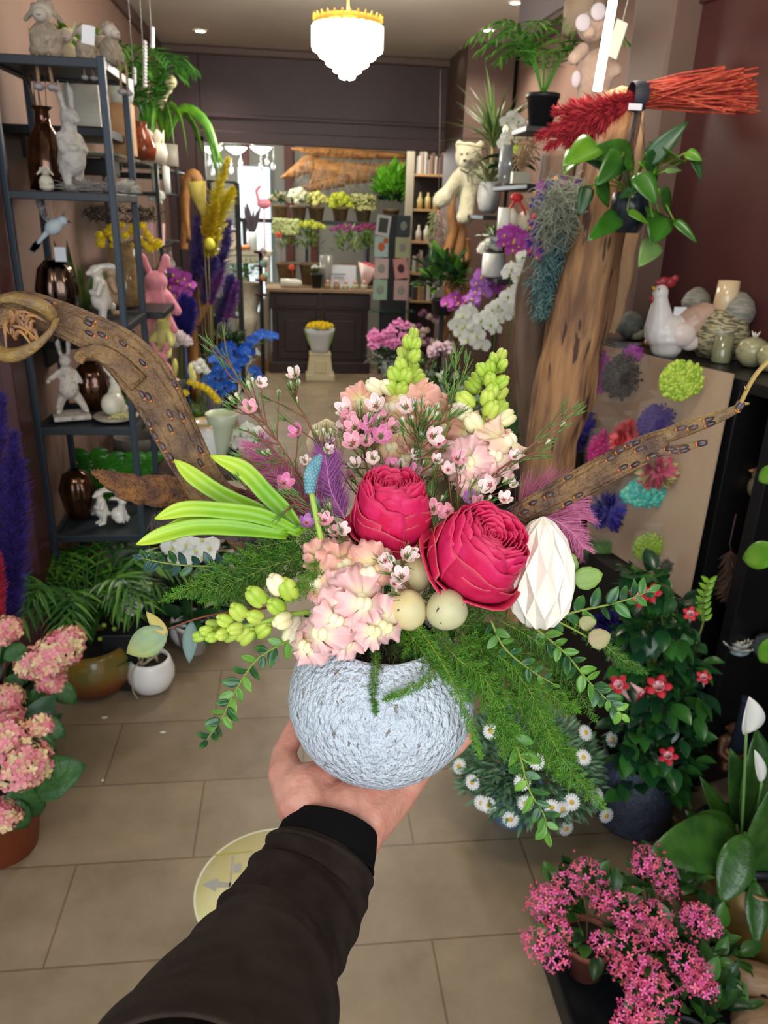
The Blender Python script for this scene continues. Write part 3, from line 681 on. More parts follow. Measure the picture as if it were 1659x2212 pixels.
def wax_sprig(label, stem, flowers, buds, ndl=60, red=True, twigs=()):
    t = T('wax_flower_sprig', label, 'wax flower', C(*stem[0]), 'wax flower sprigs in the arrangement')
    P_ = bez([C(*q) for q in stem], 26); m = MB(); m.tube(P_, [.0011-.0006*i/26 for i in range(27)], 6, 1)
    br = [P_]
    def near(p):
        i = min(range(len(P_)), key=lambda i: ((P_[i]-EYE).normalized()-(p-EYE).normalized()).length); return max(0, i-5)
    for (px, py, d, s, k) in flowers:
        p = C(px, py, d); i = near(p); q = bez([P_[i], P_[i].lerp(p, .5)+UP*-.003, p-UP*pxm(p, s)*.4], 8); m.tube(q, .0006, 5, 1); br.append(q)
        wax_flower(t, p, D(rnd.uniform(-.5, .5), rnd.uniform(.0, .6), 1), pxm(p, s*1.08), k)
    for (px, py, d, s) in buds:
        p = C(px, py, d); i = near(p); q = bez([P_[i], P_[i].lerp(p, .6)-UP*.003, p-UP*pxm(p, s)*.9], 8); m.tube(q, .0005, 5, 1); br.append(q)
        wax_bud(t, p, (p-P_[i]).normalized()+UP*.4, pxm(p, s))
    for tw in twigs: q = bez([C(*z) for z in tw], 10); m.tube(q, .0006, 5, 1); br.append(q)
    Ob('stem', m, [STEM, STEMR if red else STEM], t, True)
    m = MB(); tot = [(b_, i) for b_ in br for i in range(1, len(b_))]
    for _ in range(ndl):
        b_, i = rnd.choice(tot); d0 = (b_[i]-b_[i-1]).normalized(); o = rndv(); o = (o-d0*o.dot(d0)).normalized()
        L = rnd.uniform(.008, .014); p = b_[i-1].lerp(b_[i], rnd.random())
        q0 = p; q1 = p+(d0*.75+o*.5)*L*.5; q2 = p+(d0*.95+o*.38)*L
        m.tube([q0, q1, q2], [.0003, .00045, .0001], 4, 0)
    for b_ in br:
        for _ in range(3):
            d0 = (b_[-1]-b_[-3]).normalized(); o = rndv(); m.tube([b_[-2], b_[-2]+(d0+o*.25).normalized()*.007, b_[-2]+(d0+o*.3).normalized()*.013], [.0004, .0005, .0001], 4, 0)
    o = Ob('needles', m, NDL, t, True)
    return t
wax_sprig('wax flower sprig stretching out highest over the blue orchid', [(700, 1110, .61), (605, 962, .60), (540, 862, .59), (497, 789, .585), (462, 750, .58)],
 [(563, 828, .587, 14, 0), (540, 882, .583, 18, 1)], [(537, 830, .586, 11), (545, 823, .588, 11), (500, 862, .588, 11), (513, 855, .588, 11), (602, 848, .59, 9)], 44,
 twigs=[((497, 789, .585), (488, 750, .585), (484, 728, .585)), ((500, 795, .585), (470, 770, .585), (450, 740, .58)), ((520, 830, .587), (500, 815, .585), (486, 797, .58)), ((560, 890, .59), (530, 895, .585), (500, 885, .58)), ((605, 962, .60), (570, 950, .595), (530, 930, .59))])
wax_sprig('wax flower sprig topped by one white bloom in front of the floor', [(745, 1120, .62), (700, 990, .62), (662, 905, .615), (640, 868, .61), (637, 825, .605)],
 [(638, 812, .60, 17, 0), (708, 973, .61, 13, 0), (706, 950, .615, 14, 0)], [(627, 830, .60, 11), (644, 827, .60, 11), (641, 862, .61, 7), (698, 931, .61, 9), (685, 934, .61, 8), (714, 931, .61, 8)], 50,
 twigs=[((662, 905, .615), (620, 880, .61), (575, 860, .6)), ((690, 960, .62), (650, 930, .61), (615, 905, .6))])
wax_sprig('wax flower sprig with magenta blooms over the pink feather', [(740, 1150, .60), (680, 1080, .60), (620, 1000, .60), (560, 950, .60)],
 [(644, 935, .61, 18, 2), (659, 998, .60, 13, 0), (613, 1045, .59, 20, 2)], [(570, 977, .595, 9), (580, 975, .595, 9), (605, 1060, .59, 7)], 60,
 twigs=[((620, 1000, .6), (570, 1010, .59), (520, 985, .58)), ((600, 1090, .59), (540, 1060, .585), (520, 1040, .58)), ((700, 1120, .6), (640, 1085, .59), (600, 1070, .585))])
wax_sprig('wax flower sprig low down by the foot of the muscari', [(780, 1190, .585), (740, 1150, .58), (690, 1110, .575), (640, 1070, .57)],
 [(662, 1130, .572, 17, 3), (701, 1126, .573, 18, 1), (737, 1145, .570, 17, 0), (725, 1150, .575, 14, 1)], [(711, 1092, .575, 10), (697, 1105, .575, 8)], 70,
 twigs=[((700, 1130, .578), (650, 1100, .572), (620, 1065, .57)), ((690, 1110, .575), (640, 1090, .57), (610, 1110, .565))])
wax_sprig('densest wax flower sprig, pink blooms leaning away from the tallest snapdragon', [(830, 1120, .62), (800, 1040, .625), (785, 970, .625), (775, 900, .62)],
 [(750, 886, .622, 22, 0), (812, 878, .615, 22, 0), (745, 908, .617, 21, 1), (768, 925, .610, 21, 1), (763, 957, .605, 22, 1), (802, 921, .607, 21, 2), (822, 942, .602, 22, 2), (848, 925, .61, 18, 1), (805, 990, .60, 16, 0), (752, 935, .615, 18, 1), (830, 905, .615, 18, 1), (790, 955, .61, 17, 1), (735, 930, .62, 17, 0), (844, 1006, .60, 16, 2), (720, 985, .615, 15, 1), (770, 1005, .615, 16, 0), (815, 1020, .61, 16, 1)],
 [(796, 898, .605, 11), (818, 905, .603, 11), (779, 880, .61, 9)], 200)
wax_sprig('wax flower sprig of silvery buds in front of the tallest snapdragon', [(890, 1140, .62), (880, 1050, .62), (895, 970, .615), (915, 900, .61)],
 [(878, 880, .600, 20, 0), (932, 942, .600, 22, 0), (948, 960, .602, 17, 1), (940, 995, .60, 14, 0), (893, 1022, .605, 17, 2), (865, 1010, .61, 16, 0), (905, 985, .615, 16, 0), (915, 925, .62, 16, 1)],
 [(897, 872, .60, 11), (910, 869, .60, 11), (926, 887, .60, 12), (944, 879, .60, 12), (942, 896, .60, 11), (976, 889, .605, 10), (994, 884, .605, 12), (871, 906, .60, 11), (890, 904, .60, 11), (908, 938, .60, 9), (916, 1000, .60, 8), (870, 930, .605, 9)], 240,
 twigs=[((895, 970, .615), (955, 900, .615), (970, 850, .62)), ((880, 1060, .62), (930, 1040, .62), (960, 1010, .62))])
wax_sprig('bare needle tip of wax flower rising between both bud spikes', [(930, 1060, .63), (965, 930, .63), (978, 850, .63), (988, 768, .63)], [], [], 60, False,
 twigs=[((976, 860, .63), (962, 825, .63), (965, 800, .63)), ((980, 850, .63), (1000, 815, .63), (1010, 785, .63)), ((985, 810, .63), (984, 785, .63), (984, 762, .63))])
wax_sprig('wax flower sprig with white blooms above the larger rose', [(960, 1180, .60), (1000, 1100, .60), (1060, 1030, .60), (1140, 970, .60), (1200, 915, .60), (1240, 880, .60)],
 [(986, 992, .592, 20, 1), (1059, 1048, .585, 21, 0), (1088, 1080, .58, 17, 0), (1016, 1078, .59, 17, 3), (1032, 1088, .585, 16, 1), (1111, 988, .59, 14, 0), (1108, 1048, .585, 11, 0), (968, 1015, .6, 16, 0), (995, 1010, .595, 15, 0)],
 [(1092, 1035, .585, 10), (1058, 1075, .583, 9), (1216, 914, .6, 8), (1184, 953, .6, 8), (1038, 1060, .585, 9), (1020, 1040, .59, 8)], 110,
 twigs=[((1140, 970, .6), (1185, 925, .6), (1215, 880, .6)), ((1170, 945, .6), (1215, 915, .6), (1245, 895, .6)), ((1100, 1010, .6), (1130, 990, .6), (1170, 985, .6))])
wax_sprig('wax flower sprig peeping out between the roses', [(960, 1240, .60), (945, 1180, .59), (935, 1120, .59), (930, 1060, .60)],
 [(936, 1100, .592, 20, 1), (968, 1107, .59, 19, 1), (950, 1130, .595, 15, 1)], [(942, 1150, .59, 8), (930, 1065, .6, 8), (955, 1075, .6, 8)], 110)
wax_sprig('short wax flower sprig resting against the shadowed egg', [(900, 1290, .565), (875, 1250, .56), (865, 1225, .556), (870, 1200, .555)],
 [(832, 1211, .552, 19, 0), (876, 1203, .550, 19, 0), (868, 1246, .547, 21, 0), (851, 1262, .549, 16, 0), (888, 1196, .555, 15, 0)], [(852, 1212, .552, 9), (845, 1232, .552, 10), (856, 1276, .548, 9), (842, 1205, .553, 7)], 26)
wax_sprig('wax flower filler deep between snapdragons and first rose', [(860, 1190, .64), (850, 1090, .65), (900, 1040, .65), (960, 1020, .65)], [(820, 1035, .645, 14, 1), (880, 1050, .645, 14, 1), (760, 1030, .65, 14, 1), (930, 1035, .65, 13, 0)], [], 260,
 twigs=[((860, 1150, .64), (780, 1080, .64), (730, 1010, .64)), ((860, 1150, .64), (960, 1090, .64), (1010, 1050, .64)), ((850, 1160, .64), (740, 1120, .63), (690, 1060, .63)), ((860, 1100, .64), (820, 1000, .64), (800, 940, .645)), ((870, 1100, .64), (910, 1020, .64), (900, 950, .645)), ((960, 1150, .63), (985, 1080, .63), (975, 1020, .63)), ((900, 1150, .63), (930, 1090, .63), (945, 1040, .63))])
# ---- muscari with its strap leaves
t = T('muscari', 'blue grape hyacinth spikes with five lime green strap leaves', 'muscari', C(665, 1160, .58), None)
def strap(pts, wpx, tilt=0):
    P_ = bez([C(*q) for q in pts], 22); m = MB(); V = []; U = []; F = []
    for i, p in enumerate(P_):
        v = i/22; tt = (P_[min(22, i+1)]-P_[max(0, i-1)]).normalized(); s_ = tt.cross(FW).normalized()
        w = pxm(p, wpx)/2*min(1, .5+v*2)*(1-max(0, (v-.72)/.28)**2.2)+.0003
        for x, zz in ((-1, .55), (-.5, .1), (0, -.1), (.5, .1), (1, .55)): V.append(p+s_*x*w-FW*(zz*w+tilt*x*w)); U.append(((x+1)/2, v))
    for i in range(22):
        for q in range(4): a = i*5+q; F.append((a, a+1, a+6, a+5))
    m.add([tuple(v) for v in V], F, 0, True, U)
    Ob('leaf', m, STRAP, t, True, solid=.0012)
STRAP = mat('strap_leaf', '#6fa21e', .35, '#8db52a', 30, uvc='#b7cc3a', uvr=(.55, 1), sss=.08)
strap([(650, 1152, .575), (569, 1116, .565), (482, 1103, .56), (400, 1100, .56), (334, 1121, .56)], 32)
strap([(625, 1152, .58), (555, 1128, .572), (482, 1124, .568), (420, 1124, .568), (354, 1140, .568)], 26)
strap([(620, 1156, .57), (511, 1140, .56), (425, 1138, .555), (360, 1152, .555), (294, 1176, .555)], 32, .3)
strap([(652, 1150, .585), (552, 1102, .585), (482, 1070, .585), (425, 1033, .585), (376, 993, .585)], 34)
strap([(655, 1150, .58), (610, 1100, .58), (575, 1065, .58), (526, 1015, .58), (454, 984, .58)], 36)
def musc(stem, spike, w, nm):
    m = MB(); m.tube(bez([C(*q) for q in stem], 10), [.0022]*11, 8); Ob('stem', m, K('#9db84a', .5), t, True)
    P_ = bez([C(*q) for q in spike], 13); m = MB()
    for i, p in enumerate(P_):
        v = i/13; r = pxm(p, w)*(.8+.35*math.sin(PI*v)-.45*v**3); tt = (P_[min(13, i+1)]-P_[max(0, i-1)]).normalized(); a_ = tt.orthogonal().normalized(); b_ = tt.cross(a_)
        for q in range(9): w_ = 2*PI*(q+.5*(i % 2))/9; m.sph(p+(a_*math.cos(w_)+b_*math.sin(w_))*r*.75, r*.42, 7, 6)
        m.sph(p, r*.70, 8, 6)
    Ob('flower_spike', m, K('#5f8f9c', .5, c2='#7fa9ae', ns=120), t, True)
musc([(694, 1165, .57), (684, 1120, .57), (672, 1062, .57)], [(670, 1062, .57), (671, 1030, .57), (680, 1005, .57), (692, 984, .57)], 13, 'a')
musc([(688, 1165, .59), (682, 1120, .59), (677, 1110, .59)], [(678, 1110, .59), (680, 1090, .59), (676, 1070, .59)], 9, 'b')
# ---- fasciated willow branches
WIL = mat('willow_bark', '#80603a', .5, '#4d3428', 45, bump=.6, bs=160, nr=(.35, .65))
WIL2 = mat('willow_pale', '#8c6f35', .5, '#5e4432', 45, bump=.4, bs=150)
SCAR = K('#b5682c', .6); BUDK = K('#33202c', .3, c2='#57443f', ns=90)
def grooved(P_, rad, flat, n=56, groove=.09, twist=0, cnt=14, mt=WIL):
    m = MB(); m.tube(P_, rad, n, sec=lambda w, v: 1+groove*math.sin(w*cnt+v*3), flat=flat, up=-FW); return m
def branch_buds(t, P_, rad, cnt, seed, flat=.35):
    rr = random.Random(seed); m = MB(); m2 = MB()
    for i in range(cnt):
        k = rr.randrange(2, len(P_)-2); p = P_[k]; tt = (P_[k+1]-P_[k-1]).normalized(); s_ = tt.cross(FW).normalized(); x = rr.uniform(-.95, .95)
        q = p+s_*rad[k]*x-FW*(rad[k]*flat*math.sqrt(max(.02, 1-x*x))+.0006)
        A = frame(q, tt, -FW).to_3x3(); m.sph(q, (.0019, .0042, .0016), 8, 6, rot=A); m2.sph(q-tt*.0036, (.0014, .0016, .0008), 6, 5, rot=A)
    Ob('bud', m, BUDK, t, True)['kind'] = 'stuff'; Ob('leaf_scar', m2, SCAR, t, True)['kind'] = 'stuff'
t = T('willow_branch', 'wide flattened willow branch arching out and curling round at its tip', 'branch', C(600, 1180, .62))
Lp = [(610, 1190, .62), (540, 1150, .615), (470, 1085, .61), (425, 1020, .605), (385, 945, .60), (345, 865, .595), (305, 805, .59), (255, 755, .585), (190, 715, .58), (110, 682, .575), (40, 668, .57), (-60, 690, .565)]
Lr = [48, 46, 42, 42, 46, 50, 52, 46, 38, 36, 38, 30]
P_ = bez([C(*q) for q in Lp], 70); rad = [pxm(P_[i], lerpl(Lr, i/70*.9999)) for i in range(71)]
m = grooved(P_, rad, .30); Ob('flat_stem', m, WIL, t, True)
branch_buds(t, P_, rad, 24, 5, .30)
P_ = bez([C(*q) for q in [(118, 690, .565), (100, 668, .56), (60, 650, .555), (20, 645, .555), (-10, 660, .56), (-18, 720, .565), (0, 762, .565), (40, 765, .56), (85, 740, .555), (112, 712, .555), (122, 690, .56)]], 40)
m = grooved(P_, [pxm(p, 11+4*math.sin(i*.3)) for i, p in enumerate(P_)], .8, 12, .12, cnt=4); Ob('curl', m, WIL2, t, True)
P_ = bez([C(*q) for q in [(300, 830, .585), (255, 785, .58), (215, 763, .575), (185, 762, .57), (172, 772, .568), (182, 780, .566)]], 24)
m = grooved(P_, [pxm(p, 22-13*i/24) for i, p in enumerate(P_)], .4, 16, .1, cnt=5); Ob('side_tongue', m, WIL, t, True)
m = MB(); rr = random.Random(4)
for i in range(16):
    a = C(20+rr.uniform(-10, 60), 690+rr.uniform(-5, 60), .56); e = C(20+rr.uniform(-30, 80), 700+rr.uniform(-20, 60), .555); m.tube(bez([a, (a+e)/2+D(0, .006, .004), e], 6), [.0014, .002, .0018, .0016, .0012, .001, .0004], 6)
Ob('inner_shreds', m, K('#6b4c44', .6, c2='#a06f38', ns=60), t, True)
t = T('willow_branch', 'straight flat willow branch pointing at the ceramic hen shelf, thin twig at end', 'branch', C(1060, 1140, .62))
Lp = [(1040, 1160, .62), (1110, 1118, .61), (1200, 1072, .60), (1300, 1018, .59), (1390, 972, .58), (1440, 950, .575)]
P_ = bez([C(*q) for q in Lp], 40); rad = [pxm(P_[i], lerpl([18, 24, 29, 31, 29, 24], i/40*.9999)) for i in range(41)]
m = grooved(P_, rad, .4); Ob('flat_stem', m, WIL, t, True); branch_buds(t, P_, rad, 22, 9, .4)
for Lp2, r2, nm in (([(1425, 945, .577), (1480, 925, .57), (1540, 905, .565), (1588, 885, .56), (1600, 868, .558)], [16, 17, 13, 9, 7], 'fork'), ([(1420, 972, .577), (1460, 972, .572), (1500, 960, .57), (1524, 955, .568)], [12, 10, 8, 5], 'stub')):
    P_ = bez([C(*q) for q in Lp2], 20); rad = [pxm(P_[i], lerpl(r2, i/20*.9999)) for i in range(21)]
    m = grooved(P_, rad, .5, 18, .08, cnt=5); Ob(nm, m, WIL2, t, True); branch_buds(t, P_, rad, 7, 3, .5)
m = MB(); m.tube(bez([C(1597, 878, .558), C(1620, 830, .55), C(1645, 795, .545), C(1700, 745, .54)], 10), [pxm(C(1620, 830, .55), 5)]*11, 8)
for q in ((1612, 842), (1630, 820)): m.tube([C(q[0], q[1], .55), C(q[0]-4, q[1]-8, .548)], [.0012, .0003], 5)
m.tube([C(1592, 885, .558), C(1605, 872, .557), C(1618, 872, .557)], [.0018, .0014, .0008], 6); Ob('twig', m, K('#a88a48', .5), t, True)
# ---- bark planks
BARK = mat('rough_bark', '#8a5a2c', .9, '#54362a', 70, bump=1.2, bs=150, nr=(.35, .62))
BARKD = mat('grey_driftwood', '#5a4d4c', .9, '#39302e', 60, bump=1.0, bs=130)
def plank(name, label, rows, mt, th=.012, k=40, n=14):
    "rows: (px, top py, bottom py, depth)"
    rr = random.Random(11); V = []; F = []
    for i in range(k+1):
        px, a, b_, d = [lerpl([r[q] for r in rows], i/k*.9999) for q in range(4)]
        a += rr.uniform(-3, 3); b_ += rr.uniform(-4, 4)
        for q in range(n):
            w = 2*PI*q/n; yy = (a+b_)/2+(b_-a)/2*math.sin(w); V.append(C(px, yy, d+th/2*math.cos(w)+rr.uniform(-.0012, .0012)))
    for i in range(k):
        for q in range(n): c0 = i*n+q; c1 = i*n+(q+1) % n; F.append((c0, c1, c1+n, c0+n))
    F += [tuple(range(n-1, -1, -1)), tuple(range(k*n, (k+1)*n))]
    m = MB(); m.add([tuple(v) for v in V], F); o = Ob(name, m, mt); return tag(o, label, 'bark')
plank('bark_strip', 'rusty brown bark strip poking out under the curled willow branch', [(196, 1013, 1020, .60), (215, 1012, 1040, .60), (250, 1018, 1072, .60), (300, 1027, 1094, .605), (360, 1024, 1098, .61), (400, 1034, 1098, .615), (470, 1030, 1110, .62), (540, 1062, 1125, .625), (600, 1100, 1140, .63)], BARK)
plank('driftwood_strip', 'dark grey driftwood strip under the lime green strap leaves', [(325, 1112, 1150, .59), (345, 1102, 1152, .59), (400, 1108, 1158, .60), (480, 1130, 1164, .60), (560, 1140, 1180, .61), (640, 1160, 1200, .61)], BARKD)
# ---- feathers
def feather(label, quill, length, cnt, spread, mt, seed, side=1):
    t = T('feather', label, 'feather', C(*quill[0]), 'fluffy pink feathers'); P_ = bez([C(*q) for q in quill], 30); rr = random.Random(seed)
    m = MB(); m.tube(P_, [.0009-.0007*i/30 for i in range(31)], 5); Ob('quill', m, K('#c98aa8', .4), t, True)
    m = MB()
    for i in range(cnt):
        v = rr.random()**.8; k = min(29, int(v*30)); p = P_[k].lerp(P_[k+1], v*30-k); tt = (P_[k+1]-P_[k]).normalized(); s_ = tt.cross(FW).normalized()*rr.choice((-1, 1))
        L = pxm(p, length)*rr.uniform(.6, 1.1)*(.6+.6*math.sin(PI*min(1, v+.25))); g = -FW*rr.uniform(-.5, .5)
        dr = (s_*spread+tt*rr.uniform(.5, 1.2)+g).normalized(); up_ = rndv()*.35
        q = [p+dr*L*x+(tt*.3+up_-Z3*.3)*L*x*x*.35 for x in (0, .33, .66, 1)]
        w = .00042; pv = rndv()
        V = []; 
        for j, z in enumerate(q): ww = w*(1-.75*j/3); V += [z-pv*ww, z+pv*ww]
        m.add([tuple(z) for z in V], [(0, 1, 3, 2), (2, 3, 5, 4), (4, 5, 7, 6)], 0, True)
    Ob('barbs', m, mt, t, True)
FE = K('#cf7a9c', .7, c2='#bd668c', ns=90); 
feather('pink feather spreading behind the strap leaves', [(700, 1140, .61), (640, 1080, .615), (590, 1020, .62), (555, 960, .62)], 75, 1700, .9, FE, 1)
feather('mauve feather beside the blue muscari spike', [(745, 1120, .60), (715, 1060, .61), (705, 1000, .61), (700, 960, .615)], 52, 1500, .8, K('#a35a9a', .7), 2)
feather('pink feather fanned out behind the paper egg', [(1110, 1105, .64), (1170, 1075, .64), (1225, 1085, .64), (1255, 1120, .64)], 68, 1500, .9, FE, 3)
feather('small pink feather under the straight willow branch', [(1130, 1110, .63), (1190, 1120, .63), (1235, 1150, .63), (1260, 1185, .63)], 48, 800, .8, FE, 4)
# ---- leafy twigs: boxwood and eucalyptus
def twig(name, label, cat, stem, leaves, L, Wd, mats, seed, kind='ov', r=.0011, sm=STEM, fold=.12, group=None, curl=.15, extra=()):
    t = T(name, label, cat, C(*stem[0]), group); P_ = bez([C(*q) for q in stem], 20); m = MB(); m.tube(P_, [r-.6*r*i/20 for i in range(21)], 6); Ob('stem', m, sm, t, True)
    rr = random.Random(seed); pr = leaf_proto(1, Wd, 7, curl, fold, kind)
    for i in range(leaves):
        v = (i+.5)/leaves; k = min(19, int(v*20)); p = P_[k].lerp(P_[k+1], v*20-k); tt = (P_[k+1]-P_[k]).normalized(); s_ = tt.cross(FW).normalized()*(1 if i % 2 else -1)
        dr = (s_*rr.uniform(.6, 1.1)+tt*rr.uniform(.4, .9)-FW*rr.uniform(-.4, .5)).normalized() if i < leaves-1 else tt
        l = L*rr.uniform(.75, 1.1)*(1-.3*v); m = MB(); m.p(pr, frame(p, dr, -FW+rndv()*.7) @ Matrix.Scale(l, 4)); Ob('leaf', m, rr.choice(mats), t, True, solid=.0004)
    for (px, py, d, tx, ty, l, w, mt) in extra:
        p = C(px, py, d); q = C(tx, ty, d-.004); m = MB(); m.p(leaf_proto(1, w, 8, curl, fold, kind), frame(p, q-p, -FW) @ Matrix.Scale((q-p).length, 4)); Ob('leaf', m, mt, t, True, solid=.0004)
    return t
BG = 'boxwood twigs in the arrangement'
twig('boxwood_twig', 'boxwood twig drooping down past the vase flank towards the floor', 'boxwood', [(720, 1320, .60), (650, 1370, .575), (560, 1420, .57), (510, 1490, .565), (480, 1550, .56), (445, 1600, .56)], 30, .0165, .52, [BOX, BOX, BOXY], 1, group=BG)
twig('boxwood_twig', 'boxwood twig hanging lowest, over the daisy bush', 'boxwood', [(1100, 1560, .575), (1125, 1640, .57), (1145, 1710, .57), (1175, 1760, .57), (1182, 1800, .57)], 16, .0185, .5, [BOX, BOX, BOXY], 2, group=BG)
twig('boxwood_twig', 'boxwood twig with large leaves hanging beside the fern tips', 'boxwood', [(1160, 1360, .60), (1220, 1410, .60), (1270, 1470, .60), (1310, 1510, .60), (1345, 1545, .60)], 24, .017, .52, [BOX, BOX, BOXY], 3, group=BG)
twig('boxwood_twig', 'boxwood twig reaching across the brown display board', 'boxwood', [(1180, 1340, .61), (1250, 1320, .61), (1320, 1305, .61), (1370, 1290, .61), (1405, 1275, .61)], 16, .020, .5, [BOX, BOX, BOXY], 4, group=BG)
twig('boxwood_twig', 'dark boxwood twig in front of the rabbit figurine shelf', 'boxwood', [(560, 1240, .61), (480, 1225, .60), (410, 1222, .60), (350, 1215, .60), (305, 1205, .60)], 20, .0165, .5, [K('#1f4238', .3), BOX], 5, group=BG)
twig('boxwood_twig', 'small boxwood twig tucked between egg and fern', 'boxwood', [(1060, 1340, .57), (1090, 1400, .565), (1150, 1450, .57), (1200, 1480, .575)], 14, .014, .5, [BOX, BOXY], 6, group=BG)
EU = mat('eucalyptus_leaf', '#8d9a55', .5, '#4f6f70', 30, uvc='#8a8a4a', uvr=(.5, 1)); EUG = mat('eucalyptus_green', '#87a048', .45, '#6f8f3f', 30); EUP = mat('eucalyptus_pink', '#8f9a55', .5, '#a08468', 20)
twig('eucalyptus_twig', 'red stemmed eucalyptus twig with large blue green leaf over the floor', 'eucalyptus', [(600, 1310, .60), (500, 1322, .59), (430, 1335, .585), (363, 1358, .58)], 0, .02, .8, [EU], 7, sm=K('#8a3f2c', .5),
 extra=[(363, 1362, .58, 266, 1415, 0, .62, EU), (363, 1372, .58, 312, 1322, 0, .38, K('#a8954a', .5)), (415, 1340, .585, 405, 1438, 0, .34, K('#5c7268', .5)), (540, 1320, .59, 525, 1390, 0, .34, K('#6a7a70', .5))], kind='ov')
twig('eucalyptus_twig', 'round leaved eucalyptus twig showing beside the paper egg', 'eucalyptus', [(1170, 1330, .62), (1200, 1280, .62), (1225, 1230, .62), (1238, 1195, .62)], 0, .02, .8, [EUG], 8,
 extra=[(1238, 1255, .61, 1306, 1240, 0, .72, EUG), (1232, 1250, .615, 1240, 1195, 0, .5, EUG)], kind='hyd')
twig('eucalyptus_twig', 'pinkish round leaved eucalyptus twig above the purple bag', 'eucalyptus', [(1200, 1340, .61), (1240, 1360, .61), (1275, 1380, .61), (1285, 1385, .61)], 0, .02, .8, [EUP], 9,
 extra=[(1270, 1385, .605, 1322, 1372, 0, .85, EUP), (1250, 1350, .612, 1290, 1340, 0, .8, EUP)], kind='hyd')
# mossy filling of the vase mouth
m = MB(); A_ = VC+Z3*(zo-.012)
for i in range(500):
    a = rnd.random()*6.28; q = ro*.86*math.sqrt(rnd.random()); p = A_+Vector((q*math.cos(a), q*math.sin(a), 0)); m.tube([p, p+Vector((rnd.uniform(-.01, .01), rnd.uniform(-.01, .01), rnd.uniform(.006, .02)))], [.0006, .0002], 3, caps=False)
m.lathe([(.0005, .004), (ro*.8, 0), (ro*.86, -.008)], A_, 24)
tag(Ob('moss', m, K('#2b331c', .9, c2='#3f2a1e', ns=60)), 'dark moss filling the mouth of the pale vase', 'moss', kind='stuff')
# ================================================================== THINGS IN THE SHOP
def PRW(px, py, off):
    "point on the plane parallel to the slanting wall, off metres in front of it"
    d = ray(px, py); n = NW; o = RW(0, off, 0); return EYE+d*((o-EYE).dot(n)/d.dot(n))
BLK = K('#1b1d20', .45); BLKM = K('#2c3238', .4, metal=.3); WHT = K('#e9e6de', .35); CREAM = K('#d9cdb4', .5, c2='#e4dac4', ns=20)
SOIL = K('#241a14', .9, bump=.6, bs=200); LEAFA = K('#3d6e24', .35, c2='#2b5520', ns=12, uvc='#5a8a2c', uvr=(.3, 1)); LEAFB = K('#27502a', .35, c2='#1c3d20', ns=12)
LEAFL = K('#86b52c', .4, c2='#5f9426', ns=12); LEAFD = K('#1d3a20', .35, c2='#2a4a26', ns=10); LIME = K('#a9c43a', .5, c2='#84a52c', ns=60)
WOOD = K('#a8743c', .6, c2='#7d5229', ns=9, bump=.3, bs=30); PALEW = K('#c0956a', .65, c2='#a0754a', ns=10, bump=.4, bs=30)
PETW = K('#f0efe9', .5, c2='#e3e6da', ns=30, sss=.05); PETP = K('#9c2a8e', .5, c2='#b554b4', ns=20); PETL = K('#b878cc', .5, c2='#9a52b8', ns=20); PETB = K('#2f6fd6', .5, c2='#1f52b8', ns=20)
YEL = K('#f0d820', .5, c2='#d9b818', ns=40)
def solid_boxes(name, boxes, m_, parent=None, bevel=.003):
    m = MB()
    for c_, s_ in boxes: m.box(c_, s_)
    return Ob(name, m, m_, parent, bevel=bevel)
def pot_prof(r, h, kind='cone'):
    if kind == 'cone': return [(.0005, 0), (r*.72, 0), (r*.96, h*.86), (r*1.03, h*.86), (r*1.03, h), (r*.93, h), (r*.90, h*.86)]
    if kind == 'round': return [(.0005, 0), (r*.5, 0), (r*.78, h*.12), (r*.97, h*.4), (r*.98, h*.62), (r*.86, h*.9), (r*.78, h), (r*.73, h*.99), (r*.75, h*.86)]
    if kind == 'cyl': return [(.0005, 0), (r*.92, 0), (r, h*.06), (r, h), (r*.93, h), (r*.93, h*.88)]
    if kind == 'bowl': return [(.0005, 0), (r*.45, 0), (r*.85, h*.3), (r, h*.75), (r*.97, h), (r*.9, h*.98), (r*.9, h*.85)]
    if kind == 'belly': return [(.0005, 0), (r*.55, 0), (r*.95, h*.28), (r, h*.5), (r*.82, h*.8), (r*.7, h), (r*.65, h*.98), (r*.66, h*.88)]
def pot(t, r, h, m_, kind='cone', soil=True, n=28, fn=None, z=0, nm='pot'):
    m = MB(); m.lathe(pot_prof(r, h, kind), (0, 0, z), n, fn=fn); o = Ob(nm, m, m_, t)
    if soil:
        q = pot_prof(r, h, kind)[-1]; m = MB(); m.lathe([(.0005, q[1]+.003), (q[0], q[1])], (0, 0, z), 20); Ob('soil', m, SOIL, t)
    return o
def sup(px, py, z, Y=None):
    "base point resting at height z"
    if Y is None: return PZ(px, py, z)
    p = PY(px, py, Y); p.z = z; return p
def foliage(t, leaves, m_, proto, mats=None, name='foliage'):
    m = MB()
    for (p, d, s, mi) in leaves:
        m.p(proto, frame(p, d, Z3+rndv()*.4) @ Matrix.Scale(s, 4), mi)
    return Ob(name, m, mats or [m_], t)
def bush(t, c, rx, rz_, n, L, proto, mats, up=.5, name='foliage', shell=.35):
    lv = []
    for _ in range(n):
        a = rnd.random()*2*PI; el = math.asin(rnd.uniform(-.35, 1)); q = rnd.uniform(shell, 1)
        d = Vector((math.cos(a)*math.cos(el), math.sin(a)*math.cos(el), math.sin(el)))
        p = Vector(c)+Vector((d.x*rx*q, d.y*rx*q, d.z*rz_*q)); lv.append((p, d+Z3*up+rndv()*.5, L*rnd.uniform(.7, 1.2), rnd.randrange(len(mats))))
    return foliage(t, lv, None, proto, mats, name)
